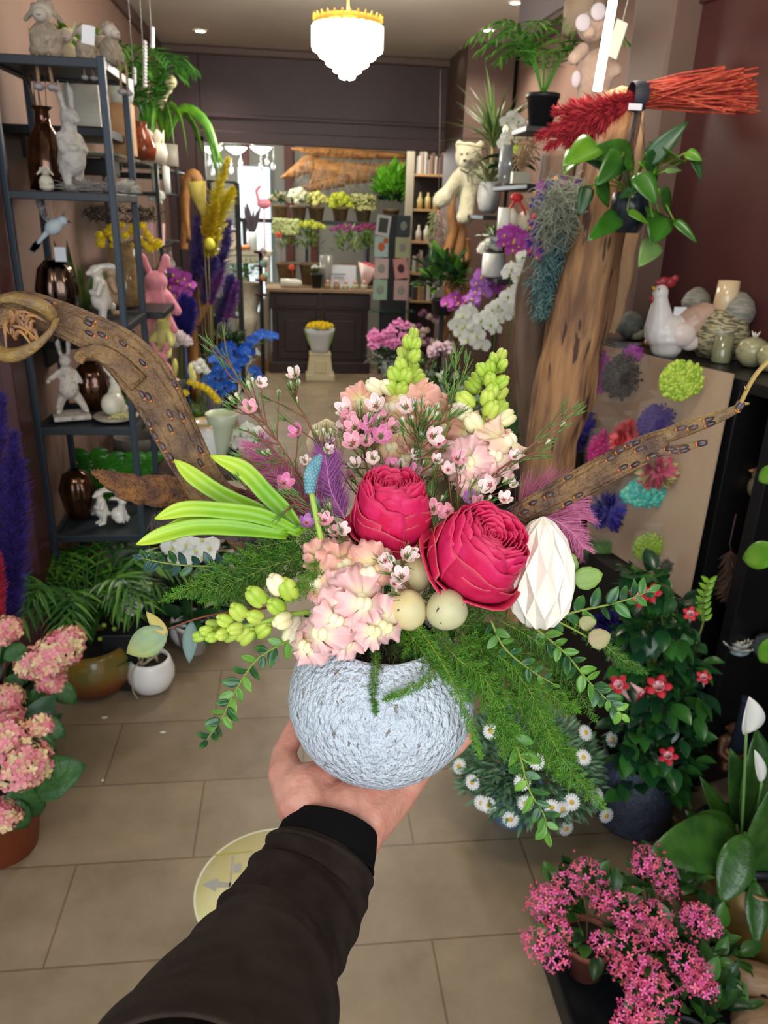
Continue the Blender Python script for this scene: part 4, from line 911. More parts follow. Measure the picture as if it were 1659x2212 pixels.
LP = leaf_proto(1, .45, 5, .25, .15, 'ov'); LPN = leaf_proto(1, .16, 4, .25, .1, 'lan'); LPH = leaf_proto(1, .7, 6, .3, .12, 'hyd'); LPB = leaf_proto(1, .5, 7, .35, .12, 'heart'); LPR = leaf_proto(1, .62, 5, .15, .08, 'hyd')
GRS = leaf_proto(1, .05, 7, .5, .3, 'lan')
def palm(t, base, fronds, L, mats, lw=.12, ln=.38, droop=.5, up=1.0, n=12, seed=1, spread=1, name='foliage', dirs=None):
    rr = random.Random(seed); m = MB(); pr = leaf_proto(1, lw, 4, .2, .25, 'lan')
    for k in range(fronds):
        a = dirs[k] if dirs else 2*PI*k/fronds+rr.uniform(-.3, .3); h = Vector((math.cos(a), math.sin(a), 0)); l = L*rr.uniform(.75, 1.1)
        P_ = bez([Vector(base), Vector(base)+h*l*.22*spread+Z3*l*.45*up, Vector(base)+h*l*.55*spread+Z3*l*.72*up, Vector(base)+h*l*.95*spread+Z3*l*(.72*up-droop*.35)], n+4)
        m.tube(P_, [.003*(1-.7*i/(n+4)) for i in range(n+5)], 5, 0)
        for i in range(4, n+4):
            tt = (P_[i+1 if i+1 <= n+4 else i]-P_[i-1]).normalized(); s_ = tt.cross(Z3); s_ = s_.normalized() if s_.length > .01 else Vector((1, 0, 0)); v = (i-4)/n
            for sg in (-1, 1): m.p(pr, frame(P_[i], s_*sg*1.0+tt*(.55+.5*v)-Z3*.12, Z3) @ Matrix.Scale(l*ln*(1-.5*v)*rr.uniform(.9, 1.1), 4), rr.randrange(len(mats)))
    return Ob(name, m, mats, t)
def orchid_flower():
    m = MB(); 
    for a in (90, 215, 325): m.p(leaf_proto(.5, .30, 5, .1, .08, 'ov'), Matrix.Rotation(R(a-90), 4, 'Z'), 0)
    for a in (10, 170): m.p(leaf_proto(.52, .58, 6, .08, .06, 'hyd'), Matrix.Translation((0, 0, .02)) @ Matrix.Rotation(R(a-90), 4, 'Z'), 0)
    m.sph((0, -.08, .08), (.07, .12, .08), 7, 5, 1); m.sph((0, .02, .09), (.05, .06, .05), 6, 4, 2)
    return m
_OF = orchid_flower(); OFV, OFF, OFU = _OF.arrays(); OFM = list(_OF.M)
def of(t, p, d, s, mats, name='flower'):
    m = MB(); m.add(OFV, OFF, 0, True, OFU, face(p, d, rnd.uniform(-.3, .3)) @ Matrix.Scale(s, 4)); m.M = list(OFM); return Ob(name, m, mats, t)
def orchid(label, base, r, h, potm, flowers, s, mats, leaves=5, kind='cone', group=None, leafL=.16, stems=1, name='orchid', potn=None):
    "flowers: world points"
    t = T(name, label, 'orchid', base, group); pot(t, r, h, potm, kind)
    if leaves:
        lv = [(Vector((0, 0, h*.9)), Vector((math.cos(a), math.sin(a), .45)), leafL*rnd.uniform(.8, 1.1), 0) for a in [2*PI*i/leaves+.4 for i in range(leaves)]]
        foliage(t, lv, LEAFB, leaf_proto(1, .32, 7, .5, .15, 'strap'))
    fl = [Vector(f)-Vector(base) for f in flowers]
    g = [fl[i::stems] for i in range(stems)]; m = MB()
    for q in g:
        q = sorted(q, key=lambda v: v.z); top = q[-1]; P_ = bez([Vector((0, 0, h*.9)), Vector((q[0].x*.3, q[0].y*.3, (q[0].z+h)/2)), q[0]]+q[1:], 20) if len(q) > 0 else []
        m.tube(P_, .0022, 5)
    Ob('stem', m, K('#5a6b30', .5), t)
    for f in fl:
        of(t, f+(EYE-Vector(base)-f).normalized()*.012, (EYE-(Vector(base)+f)).normalized()+rndv()*.45, s*rnd.uniform(.85, 1.1), mats)
    return t
def pompom(r, n=60, L=.5):
    m = MB(); pr = (np.array([(-.16, 0, 0), (.16, 0, 0), (.22, .7, .08), (0, 1, 0), (-.22, .7, .08)]), [(0, 1, 2, 3, 4)], np.zeros((5, 2)))
    for i in range(n):
        z = 1-1.55*i/n; a = i*2.4; q = math.sqrt(max(0, 1-z*z)); d = Vector((q*math.cos(a), q*math.sin(a), z))
        m.p(pr, frame(d*r*.45, d+rndv()*.25, rndv()) @ Matrix.Scale(r*.62, 4))
    m.sph((0, 0, 0), r*.75, 8, 6); return m.arrays()
POM = [pompom(1, 70), pompom(1, 55)]
def star(n=4, w=.34, L=1., cup=.1, tube_=0):
    m = MB()
    for i in range(n):
        a = 2*PI*i/n; A = Matrix.Rotation(a, 4, 'Z')
        m.add([(0, 0, 0), (w, L*.45, cup*.4), (w*.8, L*.75, cup*.8), (0, L, cup), (-w*.8, L*.75, cup*.8), (-w, L*.45, cup*.4)], [(0, 1, 2, 3), (0, 3, 4, 5)], 0, True, [(0, 0), (1, .5), (1, .8), (1, 1), (0, .8), (0, .5)], A)
    if tube_: m.tube([(0, 0, 0), (0, 0, -tube_)], [.14, .08], 5)
    return m.arrays()
def cluster(t, c, r, cnt, fl, s, mats, name='flower_head', flat=.8, out=EYE, half=True, rel=None):
    c = Vector(c); m = MB(); v0 = (out-(c+(rel or Vector((0, 0, 0))))).normalized()
    for i in range(cnt):
        z = 1-2*(i+.5)/cnt; a = i*2.39996; q = math.sqrt(1-z*z); d = Vector((q*math.cos(a), q*math.sin(a), z))
        if half and d.dot(v0) < -.45 and d.z < .1: continue
        p = c+Vector((d.x*r, d.y*r, d.z*r*flat))*rnd.uniform(.86, 1.06)
        m.p(fl, face(p, d+rndv()*.35, rnd.random()*6, s*rnd.uniform(.8, 1.15)), rnd.randrange(len(mats)))
    return Ob(name, m, mats, t)
ST4 = star(4, .36, 1, .15); ST4T = star(4, .25, 1, .1, 1.6); ST4H = star(4, .40, 1, .16)
daisy_V = MB()
for i in range(18):
    daisy_V.add([(0, 0, 0), (.10, .45, .02), (.11, .85, -.02), (0, 1, -.05), (-.11, .85, -.02), (-.10, .45, .02)], [(0, 1, 2, 3, 4, 5)], 0, True, None, Matrix.Rotation(2*PI*i/18, 4, 'Z') @ Matrix.Translation((0, .1, .03*(i % 2))))
daisy_V.sph((0, 0, .06), (.30, .30, .16), 10, 6, 1)
def single(name, label, cat, m, mats, group=None, loc=None, **k):
    o = Ob(name, m, mats, **k)
    if loc is not None: o.location = loc
    return tag(o, label, cat, group)
# ------------------------------------------------------------------ left metal rack
zs = [PY(222, 130, 2.7).z, PY(240, 420, 2.7).z, PY(275, 705, 2.7).z, PY(290, 925, 2.7).z, PY(300, 1155, 2.7).z, .13]
RX0, RX1, RY0, RY1 = -.885, -.565, 2.7, 3.05
FR = K('#2e3742', .45, metal=.2)
t = T('metal_rack', 'tall narrow black metal rack of six shelves near the entrance', 'shelf rack', (RX0, RY0, 0)); o3 = Vector((RX0, RY0, 0))
for x in (RX0, RX1):
    for y in (RY0, RY1): solid_boxes('upright', [(Vector((x, y, zs[0]/2))-o3, (.022, .022, zs[0]+.02))], FR, t)
for z in zs:
    solid_boxes('shelf', [(Vector(((RX0+RX1)/2, (RY0+RY1)/2, z-.01))-o3, (RX1-RX0-.02, RY1-RY0-.02, .008)), (Vector(((RX0+RX1)/2, RY0, z-.01))-o3, (RX1-RX0, .02, .026)), (Vector(((RX0+RX1)/2, RY1, z-.01))-o3, (RX1-RX0, .02, .026)),
        (Vector((RX0, (RY0+RY1)/2, z-.01))-o3, (.02, RY1-RY0, .026)), (Vector((RX1, (RY0+RY1)/2, z-.01))-o3, (.02, RY1-RY0, .026))], K('#232a31', .45), t)
STONE = mat('sheep_stone', '#b3a492', .85, '#978877', 60, bump=.8, bs=160); STG = mat('rabbit_stone', '#b8b4ae', .8, '#7f7b78', 45, bump=.5, bs=90, nr=(.5, .9))
STW = mat('weathered_white', '#cfc5ba', .8, '#8f8278', 60, bump=.6, bs=120, nr=(.5, .8)); GLZ = K('#cfc8bd', .12, c2='#bdb5aa', ns=14, spec=.7); GLZW = K('#e2ddd2', .12, spec=.7)
FEET = K('#9c9498', .5); ROPE = K('#a58a68', .8, c2='#7d6446', ns=200)
def sheep(label, base, h, rz=0, rope=True, legL=.45, name='sheep_figurine', m_=None):
    t = T(name, label, 'figurine', base, None, rz); q = lambda *a: tuple(x*h for x in a); m_ = m_ or STONE
    blob('body', [('s', q(0, 0, .32), q(.30, .24, .34)), ('s', q(0, -.06, .15), q(.31, .26, .17)), ('c', q(-.2, -.1, .42), q(-.12, -.25, .22), .07*h, .06*h), ('c', q(.2, -.1, .42), q(.12, -.25, .22), .07*h, .06*h)], m_, t, .02*h, 2)
    blob('head', [('s', q(0, -.05, .76), q(.19, .17, .17)), ('s', q(0, -.20, .71), q(.13, .10, .11))], K('#c8beb2', .7, c2='#b5aa9e', ns=30), t, .018*h, 2)
    blob('fleece', [('s', q(.13*math.cos(a)*1.1, .02, .86+.06*math.sin(a*2)), q(.08, .09, .08)) for a in (0, .6, 1.2, 1.9, 2.5, 3.14)]+[('s', q(0, .03, .93), q(.1, .1, .07))], m_, t, .018*h, 1)
    for s in (-1, 1):
        blob('ear', [('c', q(.17*s, 0, .80), q(.32*s, 0, .66), .055*h, .04*h)], m_, t, .015*h, 1)
    m = MB(); m.tube([q(-.04, -.30, .70), q(-.015, -.305, .68), q(0, -.30, .70), q(.015, -.305, .68), q(.04, -.30, .70)], .006*h, 5); Ob('smile', m, K('#4a3c38', .7), t)
    if rope:
        for s in (-1, 1):
            m = MB(); m.tube(bez([q(.10*s, -.22, .10), q(.10*s, -.34, .06), q(.11*s, -.37, -.1), q(.12*s, -.36, -legL)], 20), .032*h, 8, sec=lambda w, v: 1+.18*math.sin(w*2+v*60)); l = Ob('rope_leg', m, ROPE, t)
            m = MB(); m.sph(q(.12*s, -.38, -legL-.05), q(.10, .13, .07), 12, 8); Ob('foot', m, FEET, l)
    return t
zt = zs[0]+.003
sheep('largest stone sheep, rope legs dangling over the rack edge', PY(98, 92, 2.80)*1 if False else Vector((PY(98, 92, 2.79).x, 2.80, zt)), hgt := pxm(PY(98, 50, 2.8), 112)*1.05, 0, True, .42)
sheep('smaller stone sheep with paper price tag on its chest', Vector((PY(185, 92, 2.8).x, 2.80, zt)), pxm(PY(98, 50, 2.8), 78), .25, True, .35)
sheep('stone sheep at the rack corner looking along the shop', Vector((PY(246, 110, 2.82).x-.012, 2.83, zt)), pxm(PY(98, 50, 2.8), 88), 1.0, True, .55)
m = MB(); m.box((0, 0, 0), (.036, .002, .048)); o = single('price_tag', 'white price tag hung on the smaller sheep', 'tag', m, K('#e9e7ea', .6)); o.location = PY(196, 80, 2.7)+Vector((0, -.03, 0)); o.rotation_euler = (0, .15, 0)
for k, (px, lb, h) in enumerate([(142, 'small cream angel like sheep behind the two larger ones', .10), (217, 'small cream sheep partly hidden behind the corner sheep', .085)]):
    sheep(lb, Vector((PY(px, 80, 2.95).x, 2.95, zt)), h+.02, .1, False, .5, m_=K('#e5d9b8', .8, c2='#d2c49c', ns=60, bump=.5))
def rabbit(label, base, h, rz=0, m_=None, ears='up', pose='stand', plinth=None, name='rabbit_figurine', gr=None, vx=.022):
    t = T(name, label, 'figurine', base, gr, rz); q = lambda *a: tuple(x*h for x in a); m_ = m_ or STG; z0 = .06 if plinth else 0
    P = []
    if pose == 'stand':
        P += [('c', q(0, .02, .26), q(0, 0, .50), .125*h, .095*h), ('s', q(0, -.02, .30), q(.13, .12, .15)), ('c', q(0, 0, .5), q(0, -.02, .60), .08*h, .07*h), ('s', q(0, -.03, .67), q(.085, .095, .085)), ('c', q(0, -.08, .66), q(0, -.14, .64), .055*h, .035*h)]
        for s in (-1, 1): P += [('c', q(.07*s, .01, .24), q(.065*s, 0, .06), .065*h, .04*h), ('c', q(.065*s, 0, .04), q(.07*s, -.11, .03), .042*h, .034*h), ('c', q(.10*s, 0, .50), q(.13*s, -.05, .38), .045*h, .038*h), ('c', q(.13*s, -.05, .38), q(.03*s, -.13, .40), .038*h, .03*h)]
        P += [('s', q(0, .14, .2), q(.05, .05, .05))]; hz = .67
    elif pose == 'walk':
        P += [('c', q(0, .02, .30), q(0, 0, .55), .12*h, .09*h), ('s', q(0, -.03, .34), q(.13, .12, .14)), ('s', q(0, -.03, .70), q(.08, .10, .085)), ('c', q(0, 0, .55), q(0, -.01, .66), .07*h, .06*h),
              ('c', q(.06, .02, .28), q(.17, .0, .08), .07*h, .045*h), ('c', q(-.06, .02, .28), q(-.14, .02, .08), .07*h, .045*h), ('c', q(.17, 0, .05), q(.19, -.08, .04), .045*h, .035*h), ('c', q(-.14, 0, .05), q(-.16, -.08, .04), .045*h, .035*h),
              ('c', q(-.09, 0, .55), q(-.22, -.02, .46), .04*h, .035*h), ('c', q(-.22, -.02, .46), q(-.24, -.1, .45), .035*h, .03*h), ('c', q(.09, 0, .55), q(.16, -.06, .42), .04*h, .03*h)]; hz = .70
    else:   # sitting with a round back
        P += [('s', q(0, .05, .20), q(.20, .22, .21)), ('c', q(0, 0, .25), q(0, -.08, .48), .15*h, .09*h), ('s', q(0, -.11, .58), q(.10, .12, .10)), ('s', q(.12, -.05, .10), q(.08, .14, .09)), ('s', q(-.12, -.05, .10), q(.08, .14, .09)), ('c', q(.06, -.12, .3), q(.06, -.16, .04), .04*h, .035*h), ('c', q(-.06, -.12, .3), q(-.06, -.16, .04), .04*h, .035*h)]; hz = .58
    yy = -.02 if pose != 'sit' else -.09
    for s in (-1, 1):
        if ears == 'up': P += [('c', q(.045*s, yy, hz+.07), q(.065*s, yy+.02, hz+.22), .024*h, .036*h), ('c', q(.065*s, yy+.02, hz+.22), q(.05*s, yy+.03, .975), .036*h, .014*h)]
        elif ears == 'back': P += [('c', q(.045*s, .02, hz+.06), q(.06*s, .16, hz+.06), .03*h, .045*h), ('c', q(.06*s, .16, hz+.06), q(.06*s, .29, hz-.0), .045*h, .018*h)]
        elif ears == 'vee': P += [('c', q(.05*s, yy, hz+.06), q(.14*s, yy, hz+.20), .03*h, .05*h), ('c', q(.14*s, yy, hz+.2), q(.20*s, yy, .97), .05*h, .016*h)]
    P = [tuple([x[0]]+[tuple(Vector(y)+Vector((0, 0, z0*h))) if isinstance(y, tuple) and j < (1 if x[0] == 's' else 2) else y for j, y in enumerate(x[1:])]) for x in P]
    blob('body', P, m_, t, vx*h*.8, 3)
    if plinth: m = MB(); m.box((0, 0, .03*h), (.46*h, .40*h, .06*h)); Ob('plinth', m, m_, t, bevel=.004)
    return t
def onsh(px, k, Y): return Vector((PY(px, 500, Y).x if False else PY(px, {0: 90, 1: 380, 2: 680, 3: 900, 4: 1130, 5: 1380}[k], Y).x, Y, zs[k]+.004))
dpp = pxm(PY(200, 500, 2.8), 1)
rabbit('tall speckled grey rabbit with folded arms beside the moss nest', onsh(158, 1, 2.80), dpp*212, .9, STG)
sheep('tiny curled white sheep lying at the feet of the tall rabbit', onsh(98, 1, 2.80), .075, .5, False, m_=K('#cfc8b8', .8, bump=.6))
m = MB(); c = onsh(190, 1, 2.79)
for i in range(150):
    a = rnd.random()*6.28; q = [c+Vector((rnd.gauss(0, .042), rnd.gauss(0, .025), .004+abs(rnd.gauss(0, .014)))) for _ in range(4)]; m.tube(bez(q, 8), .0009, 4, caps=False)
single('fibre_nest', 'tangled silvery grey fibre nest on the second rack shelf', 'nest', m, K('#a29c98', .7, c2='#857c7a', ns=80))
m = MB(); c = onsh(272, 1, 2.95)
for i in range(220):
    d = rndv(); d.z = abs(d.z); m.tube([c, c+d*.03+Z3*.008, c+d*.052], [.0012, .0009, .0003], 3, caps=False)
single('feather_tuft', 'white feather tuft on the back corner of the second shelf', 'feathers', m, K('#dcdcd4', .8))
def glassvase(label, base, prof, m_, n=32, fn=None, name='vase', neck=None, cat='vase', grp=None):
    t = T(name, label, cat, base, grp); m = MB(); m.lathe(prof, n=n, fn=fn); Ob('body', m, m_, t); return t
AMB = mat('bronze_glass', '#3a2216', .08, '#5e3a22', 20, metal=.75, coat=.5); BRZ = mat('chrome_bronze', '#5b4a40', .14, metal=1.0); 
h = dpp*165; t = glassvase('dark amber glass bottle vase with twigs on the second rack shelf', onsh(106, 1, 2.90), [(.0005, 0), (h*.24, .003), (h*.26, h*.3), (h*.22, h*.6), (h*.10, h*.78), (h*.085, h*.95), (h*.14, h)], AMB, fn=lambda a, v: 1+.03*math.sin(v*50))
m = MB(); 
for i in range(9): m.tube(bez([(0, 0, h*.3), (rnd.uniform(-.03, .02), 0, h*1.1), (rnd.uniform(-.08, .03), rnd.uniform(-.03, .03), h*1.55)], 5), [.0018]*5+[.0006], 4)
Ob('twigs', m, K('#5a4a3c', .8), t)
# square ribbed planter with leafy plant
c = onsh(189, 1, 3.30); c = PY(189, 262, 3.25); t = T('potted_plant', 'leafy plant in pale square ribbed planter behind the tall rabbit', 'potted plant', Vector((c.x, 3.25, c.z-.02)))
w = pxm(c, 70); hh = pxm(c, 78); m = MB()
for k in range(15): m.box((0, 0, hh*(k+.5)/15), (w*(1+.02*(k % 2)), w*(1+.02*(k % 2)), hh/15))
Ob('pot', m, K('#c4c2b4', .5), t); bush(t, (0, -.02, hh*1.25), w*1.0, w*.8, 160, .09, LP, [LEAFA, LEAFL], 1.0)
g_ = T('display_shelf', 'dark wall shelf behind the rack holding the ribbed planter', 'shelf', (-.83, 3.3, c.z-.045)); solid_boxes('board', [((0, 0, 0), (.36, .4, .03))], BLK, g_); solid_boxes('bracket', [((-.12, 0, -.05), (.02, .3, .08))], BLK, g_)
# hanging bird
c = PY(116, 490, 2.78); t = T('bird_ornament', 'white hanging bird ornament with spread tail above bronze vase', 'bird ornament', c)
blob('body', [('s', (0, 0, 0), (.032, .02, .024), Euler((0, -.6, 0)).to_matrix()), ('s', (.03, 0, .02), (.017, .015, .016)), ('c', (-.02, 0, -.015), (-.055, 0, -.05), .010, .006)], K('#b4bfc6', .5), t, .003, 1)
m = MB()
for i in range(7): m.p(leaf_proto(.075, .022, 4, 0, 0, 'lan'), frame((-.015, .003*i-.01, .012), (-.25-.05*i, .05, 1), (0, 1, 0)))
for i in range(5): m.p(leaf_proto(.06, .018, 4, 0, 0, 'lan'), frame((-.045, 0, -.04), (-.5-.12*i, 0, -.8), (0, 1, 0)))
for i in range(3): m.tube([(.03, 0, .03), (.035+.008*i, 0, .055)], [.002, .0005], 4)
Ob('feathers', m, K('#8b8886', .8, c2='#4e4844', ns=80), t); m = MB(); m.tube([(.046, 0, .018), (.058, 0, .014)], [.004, .0005], 6); Ob('beak', m, K('#3b322e', .5), t)
m = MB(); m.tube([(0, 0, .02), (0, 0, zs[1]-.02-c.z)], .0006, 4); Ob('string', m, K('#cfcac0', .6), t)
m = MB(); m.box((.012, -.004, -.085), (.036, .002, .045)); Ob('price_tag', m, K('#c9ced6', .6), t)
ribs = lambda a, v: 1-.12*abs(math.cos(a*2.5))**6
h = dpp*125; glassvase('chrome dark ribbed vase on the third rack shelf', onsh(130, 2, 2.86), [(.0005, 0), (h*.2, 0), (h*.36, h*.25), (h*.38, h*.5), (h*.30, h*.85), (h*.16, h), (h*.12, h*.98)], BRZ, 60, lambda a, v: (1-.14*abs(math.cos(a*2.5))**5)*(1+.012*math.sin(v*70)*math.sin(a*30)))
h = dpp*165; t = T('rabbit_figurine', 'glossy beige rabbit with backswept ears on the third shelf', 'figurine', onsh(222, 2, 2.77)); t_ = rabbit('x', (0, 0, 0), h*.98, -1.2, GLZ, 'back', 'stand'); 
for k in kids(t_): k.parent = t; k.rotation_euler = (0, 0, -1.2)
bpy.data.objects.remove(t_)
rabbit('tan glossy rabbit standing behind the beige one', onsh(245, 2, 2.95), h*.85, 1.9, K('#b79a7c', .15), 'back')
t = T('potted_plant', 'upright snake plant behind the chrome vase', 'potted plant', Vector((PY(172, 600, 3.2).x, 3.2, zs[2]-.1))); m = MB()
for i in range(9): m.p(leaf_proto(1, .16, 6, .05, .12, 'lan'), frame((rnd.uniform(-.03, .03), rnd.uniform(-.03, .03), 0), (rnd.uniform(-.3, .3), rnd.uniform(-.2, .2), 1), (0, -1, 0)) @ Matrix.Scale(rnd.uniform(.22, .36), 4))
Ob('foliage', m, K('#2f4a24', .4, c2='#6b7a2a', ns=14), t); m = MB(); m.lathe(pot_prof(.06, .1, 'cyl'), (0, 0, -.02), 20); Ob('pot', m, K('#cfc9bd', .5), t)
g_ = T('display_shelf', 'dark wall shelf holding the snake plant', 'shelf', (-.84, 3.25, zs[2]-.135)); solid_boxes('board', [((0, 0, 0), (.34, .3, .03))], BLK, g_); solid_boxes('bracket', [((-.12, 0, -.05), (.02, .25, .08))], BLK, g_)
# white small flowers behind rabbit
def ballbunch(label, base, potm, balls, s, m_, pr=.06, ph=.16, kind='cyl', stem=None, glass=False, name='flower_bunch', mats=None, group=None, cat='flowers', soil=True):
    t = T(name, label, cat, base, group); pot(t, pr, ph, potm, kind, soil, nm='vase')
    m = MB()
    for q in balls: v = Vector(q)-Vector(base); m.tube(bez([Vector((0, 0, ph*.5)), Vector((v.x*.4, v.y*.4, (v.z+ph)/2)), v], 6), .0016, 4, caps=False)
    Ob('stems', m, stem or K('#6f8a3c', .6), t)
    for q in balls:
        v = Vector(q)-Vector(base); m = MB(); m.p(rnd.choice(POM), Matrix.Translation(v) @ Matrix.Rotation(rnd.random()*6, 4, rndv()) @ Matrix.Scale(s*rnd.uniform(.85, 1.15), 4)); Ob('flower', m, m_, t)
    return t
cz = onsh(285, 2, 3.22); cz.z = zs[2]+.004-.0
Yb = 3.25
balls = [PY(a, b_, Yb+rnd.uniform(-.06, .06)) for a, b_ in ((216, 508), (228, 505), (222, 518), (240, 492), (236, 503), (243, 515), (217, 527), (271, 508), (285, 500), (288, 489), (308, 488), (318, 505), (325, 515), (288, 532), (312, 528), (330, 525), (342, 525), (323, 538), (262, 485), (246, 533), (300, 515), (335, 533))]
cb = PY(275, 660, Yb); t = ballbunch('bunch of yellow button flowers in ribbed glass vase behind the rack', Vector((cb.x, Yb, cb.z)), K('#b99a6c', .1, c2='#8a7350', ns=30, trans=.4), balls, .016, YEL, .055, .22, 'cyl', K('#a08a58', .7), soil=False)
m = MB()
for i in range(500):
    d = rndv(); p = Vector((d.x*.13, d.y*.09, .34+.028*d.z)); m.tube([p, p+rndv()*.02], [.002, .0006], 3, caps=False)
Ob('dark_ring', m, K('#2f2018', .9), t)
g_ = T('display_shelf', 'black wall shelf under the yellow button flowers', 'shelf', (cb.x-.05, 3.27, cb.z-.02)); solid_boxes('board', [((0, 0, 0), (.42, .3, .025))], BLK, g_); solid_boxes('bracket', [((-.15, 0, -.05), (.02, .25, .08))], BLK, g_)
# fourth shelf
rabbit('weathered white rabbit striding on a square plinth', onsh(155, 3, 2.83), dpp*178, .35, STW, 'up', 'walk', True)
t = rabbit('creamy wax rabbit with wide ears sitting on a pebble plate', onsh(250, 3, 2.83)+Vector((0, 0, .012)), dpp*135, 2.9, K('#dcd8c4', .35, sss=.3), 'vee', 'sit'); m = MB(); m.sph((0, -.0, .05), .012, 10, 8); Ob('tail', m, PETW, t)
m = MB(); m.lathe([(.0005, 0), (.075, 0), (.082, .008), (.07, .012), (.0005, .010)], n=28, fn=lambda a, v: 1+.04*math.sin(a*3)); o = single('plate', 'wavy stone coloured plate beneath the wax rabbit', 'plate', m, K('#a89c8c', .6)); o.location = onsh(250, 3, 2.83)
m = MB(); 
for i in range(60): m.sph((rnd.gauss(.03, .02), rnd.gauss(-.05, .012), .014+rnd.random()*.012), (.007, .006, .005), 5, 4)
o = single('moss_trim', 'pale yellow moss bits on the pebble plate', 'moss', m, K('#c3bd80', .8)); o.location = onsh(250, 3, 2.83); o['kind'] = 'stuff'
h = dpp*115; glassvase('dark bronze ribbed vase between the striding and wax rabbits', onsh(206, 3, 2.96), [(.0005, 0), (h*.2, 0), (h*.36, h*.25), (h*.38, h*.5), (h*.30, h*.85), (h*.16, h)], AMB, 40, ribs)
# fifth shelf
h = dpp*125; glassvase('large smoky ribbed glass vase on the fifth rack shelf', onsh(176, 4, 2.88), [(.0005, 0), (h*.22, 0), (h*.30, h*.25), (h*.36, h*.6), (h*.26, h*.9), (h*.08, h)], AMB, 60, ribs)
rabbit('slim glossy white rabbit on the fifth rack shelf', onsh(223, 4, 2.80), dpp*118, -.9, GLZW, 'back', 'stand')
rabbit('plump glossy white rabbit next to the slim one', onsh(262, 4, 2.82), dpp*95, 1.0, GLZW, 'back', 'sit')
m = MB()
for i in range(60): q = [Vector((rnd.gauss(0, .018), rnd.gauss(0, .012), .003+abs(rnd.gauss(0, .010)))) for _ in range(3)]; m.tube(bez(q, 6), .0012, 4, caps=False)
o = single('tinsel', 'little heap of silver tinsel behind the slim rabbit', 'tinsel', m, K('#b9bcc0', .3, metal=.6)); o.location = onsh(203, 4, 2.9)
rabbit('grey brown rabbit on the lowest rack shelf', onsh(280, 5, 2.86)+Vector((0, 0, .08)), dpp*120, -.1, K('#968f8c', .7, c2='#6d5f58', ns=50), 'up', 'sit')
m = MB(); m.lathe(pot_prof(.05, .085, 'cyl'), n=24); o = single('pot', 'grey plant pot upside down under the brown rabbit', 'pot', m, K('#7a7672', .7)); o.location = onsh(280, 5, 2.86); o.location.z = zs[5]+.002
# foliage behind the rack seen through it
def bushpot(label, base, r, h, potm, mats, R_, Hf, n, L, proto, kind='cone', name='potted_plant', cat='potted plant', up=.6, group=None, zc=None):
    t = T(name, label, cat, base, group); pot(t, r, h, potm, kind); bush(t, (0, 0, h+(zc if zc is not None else Hf*.6)), R_, Hf, n, L, proto, mats, up); return t
c = PY(205, 1030, 3.3); t = T('potted_plant', 'glossy green leafy plant showing through the rack', 'potted plant', (c.x+.09, 3.3, 0))
m = MB()
for k in range(9):
    a = rnd.uniform(-.9, 1.2); P_ = bez([(0, 0, .3), (.1*a, -.03, .55), (.25*a, -.05, c.z+rnd.uniform(0, .12))], 10); m.tube(P_, .005, 5)
    for i in range(2, 11):
        for s in (-1, 1): m.p(LP, frame(P_[i], Vector((s, -.2, .35)), (0, -1, .4)) @ Matrix.Scale(.085, 4))
Ob('foliage', m, K('#2c6a1c', .25, c2='#3f8a24', ns=8), t); pot(t, .13, .34, K('#d5d0c5', .4), 'belly')
bushpot('small leaved bright green plant behind the rack foot', Vector((PY(300, 1010, 3.5).x, 3.5, .2)), .1, .5, K('#6b6560', .7), [LEAFA, LEAFL], .18, .22, 260, .035, LP)
g_ = T('bench', 'low dark bench along the wall under the spring plants', 'bench', (-.70, 4.15, 0)); solid_boxes('top', [((0, 0, .43), (.56, 1.7, .04))], K('#3b2a22', .6), g_)
for x in (-.22, .22):
    for y in (-.75, .75): solid_boxes('leg', [((x, y, .2), (.05, .05, .42))], K('#3b2a22', .6), g_)
# ---- floor plants at the left
c = PZ(185, 1535, 0)+Vector((0, .16, 0)); t = T('parlour_palm', 'bushy parlour palm in glazed ochre and rust bowl on the floor', 'palm', c)
pr_ = .175; GLB = mat('ochre_glaze', '#8a6a28', .15, '#6d7040', 14, uvc='#7d3a1a', uvr=(.55, .3)); pot(t, pr_*.92, .19, GLB, 'round'); palm(t, (0, 0, .17), 30, .46, [K('#3a6b24', .4), K('#2b5620', .4), K('#57862c', .4)], .13, .36, .35, .95, 11, 3, .75)
c = PZ(322, 1512, 0)+Vector((0, .075, 0)); t = T('orchid', 'white round pot with orchid leaves on the floor', 'orchid', c); pot(t, .088, .135, K('#f0eeea', .15, spec=.7), 'round')
foliage(t, [(Vector((0, 0, .125)), Vector(d), l, 0) for d, l in (((-1, .1, .25), .24), ((-1, -.4, .4), .17), ((-.6, .6, .5), .2), ((-.9, .4, .15), .22))], LEAFB, leaf_proto(1, .3, 7, .35, .15, 'strap'))
m = MB()
for i in range(8): m.tube([(rnd.uniform(-.04, .04), rnd.uniform(-.04, .02), .11), (rnd.uniform(-.05, .05), rnd.uniform(-.04, .02), .165)], [.006, .004], 6)
m.tube(bez([(-.03, -.04, .14), (-.05, -.082, .12), (-.05, -.088, .05), (-.035, -.085, .01)], 8), .0028, 5); Ob('aerial_roots', m, K('#a79c80', .6), t)
c = PZ(405, 1408, 0)+Vector((0, .07, 0)); t = T('orchid', 'white round pot farther back beside the rack', 'orchid', c); pot(t, .08, .13, K('#e8e6e4', .2), 'round')
foliage(t, [(Vector((0, 0, .12)), Vector(d), .2, 0) for d in ((-1, .1, .5), (1, -.2, .5), (.3, -1, .6), (-.2, .6, .8))], LEAFB, leaf_proto(1, .3, 7, .4, .15, 'strap'))
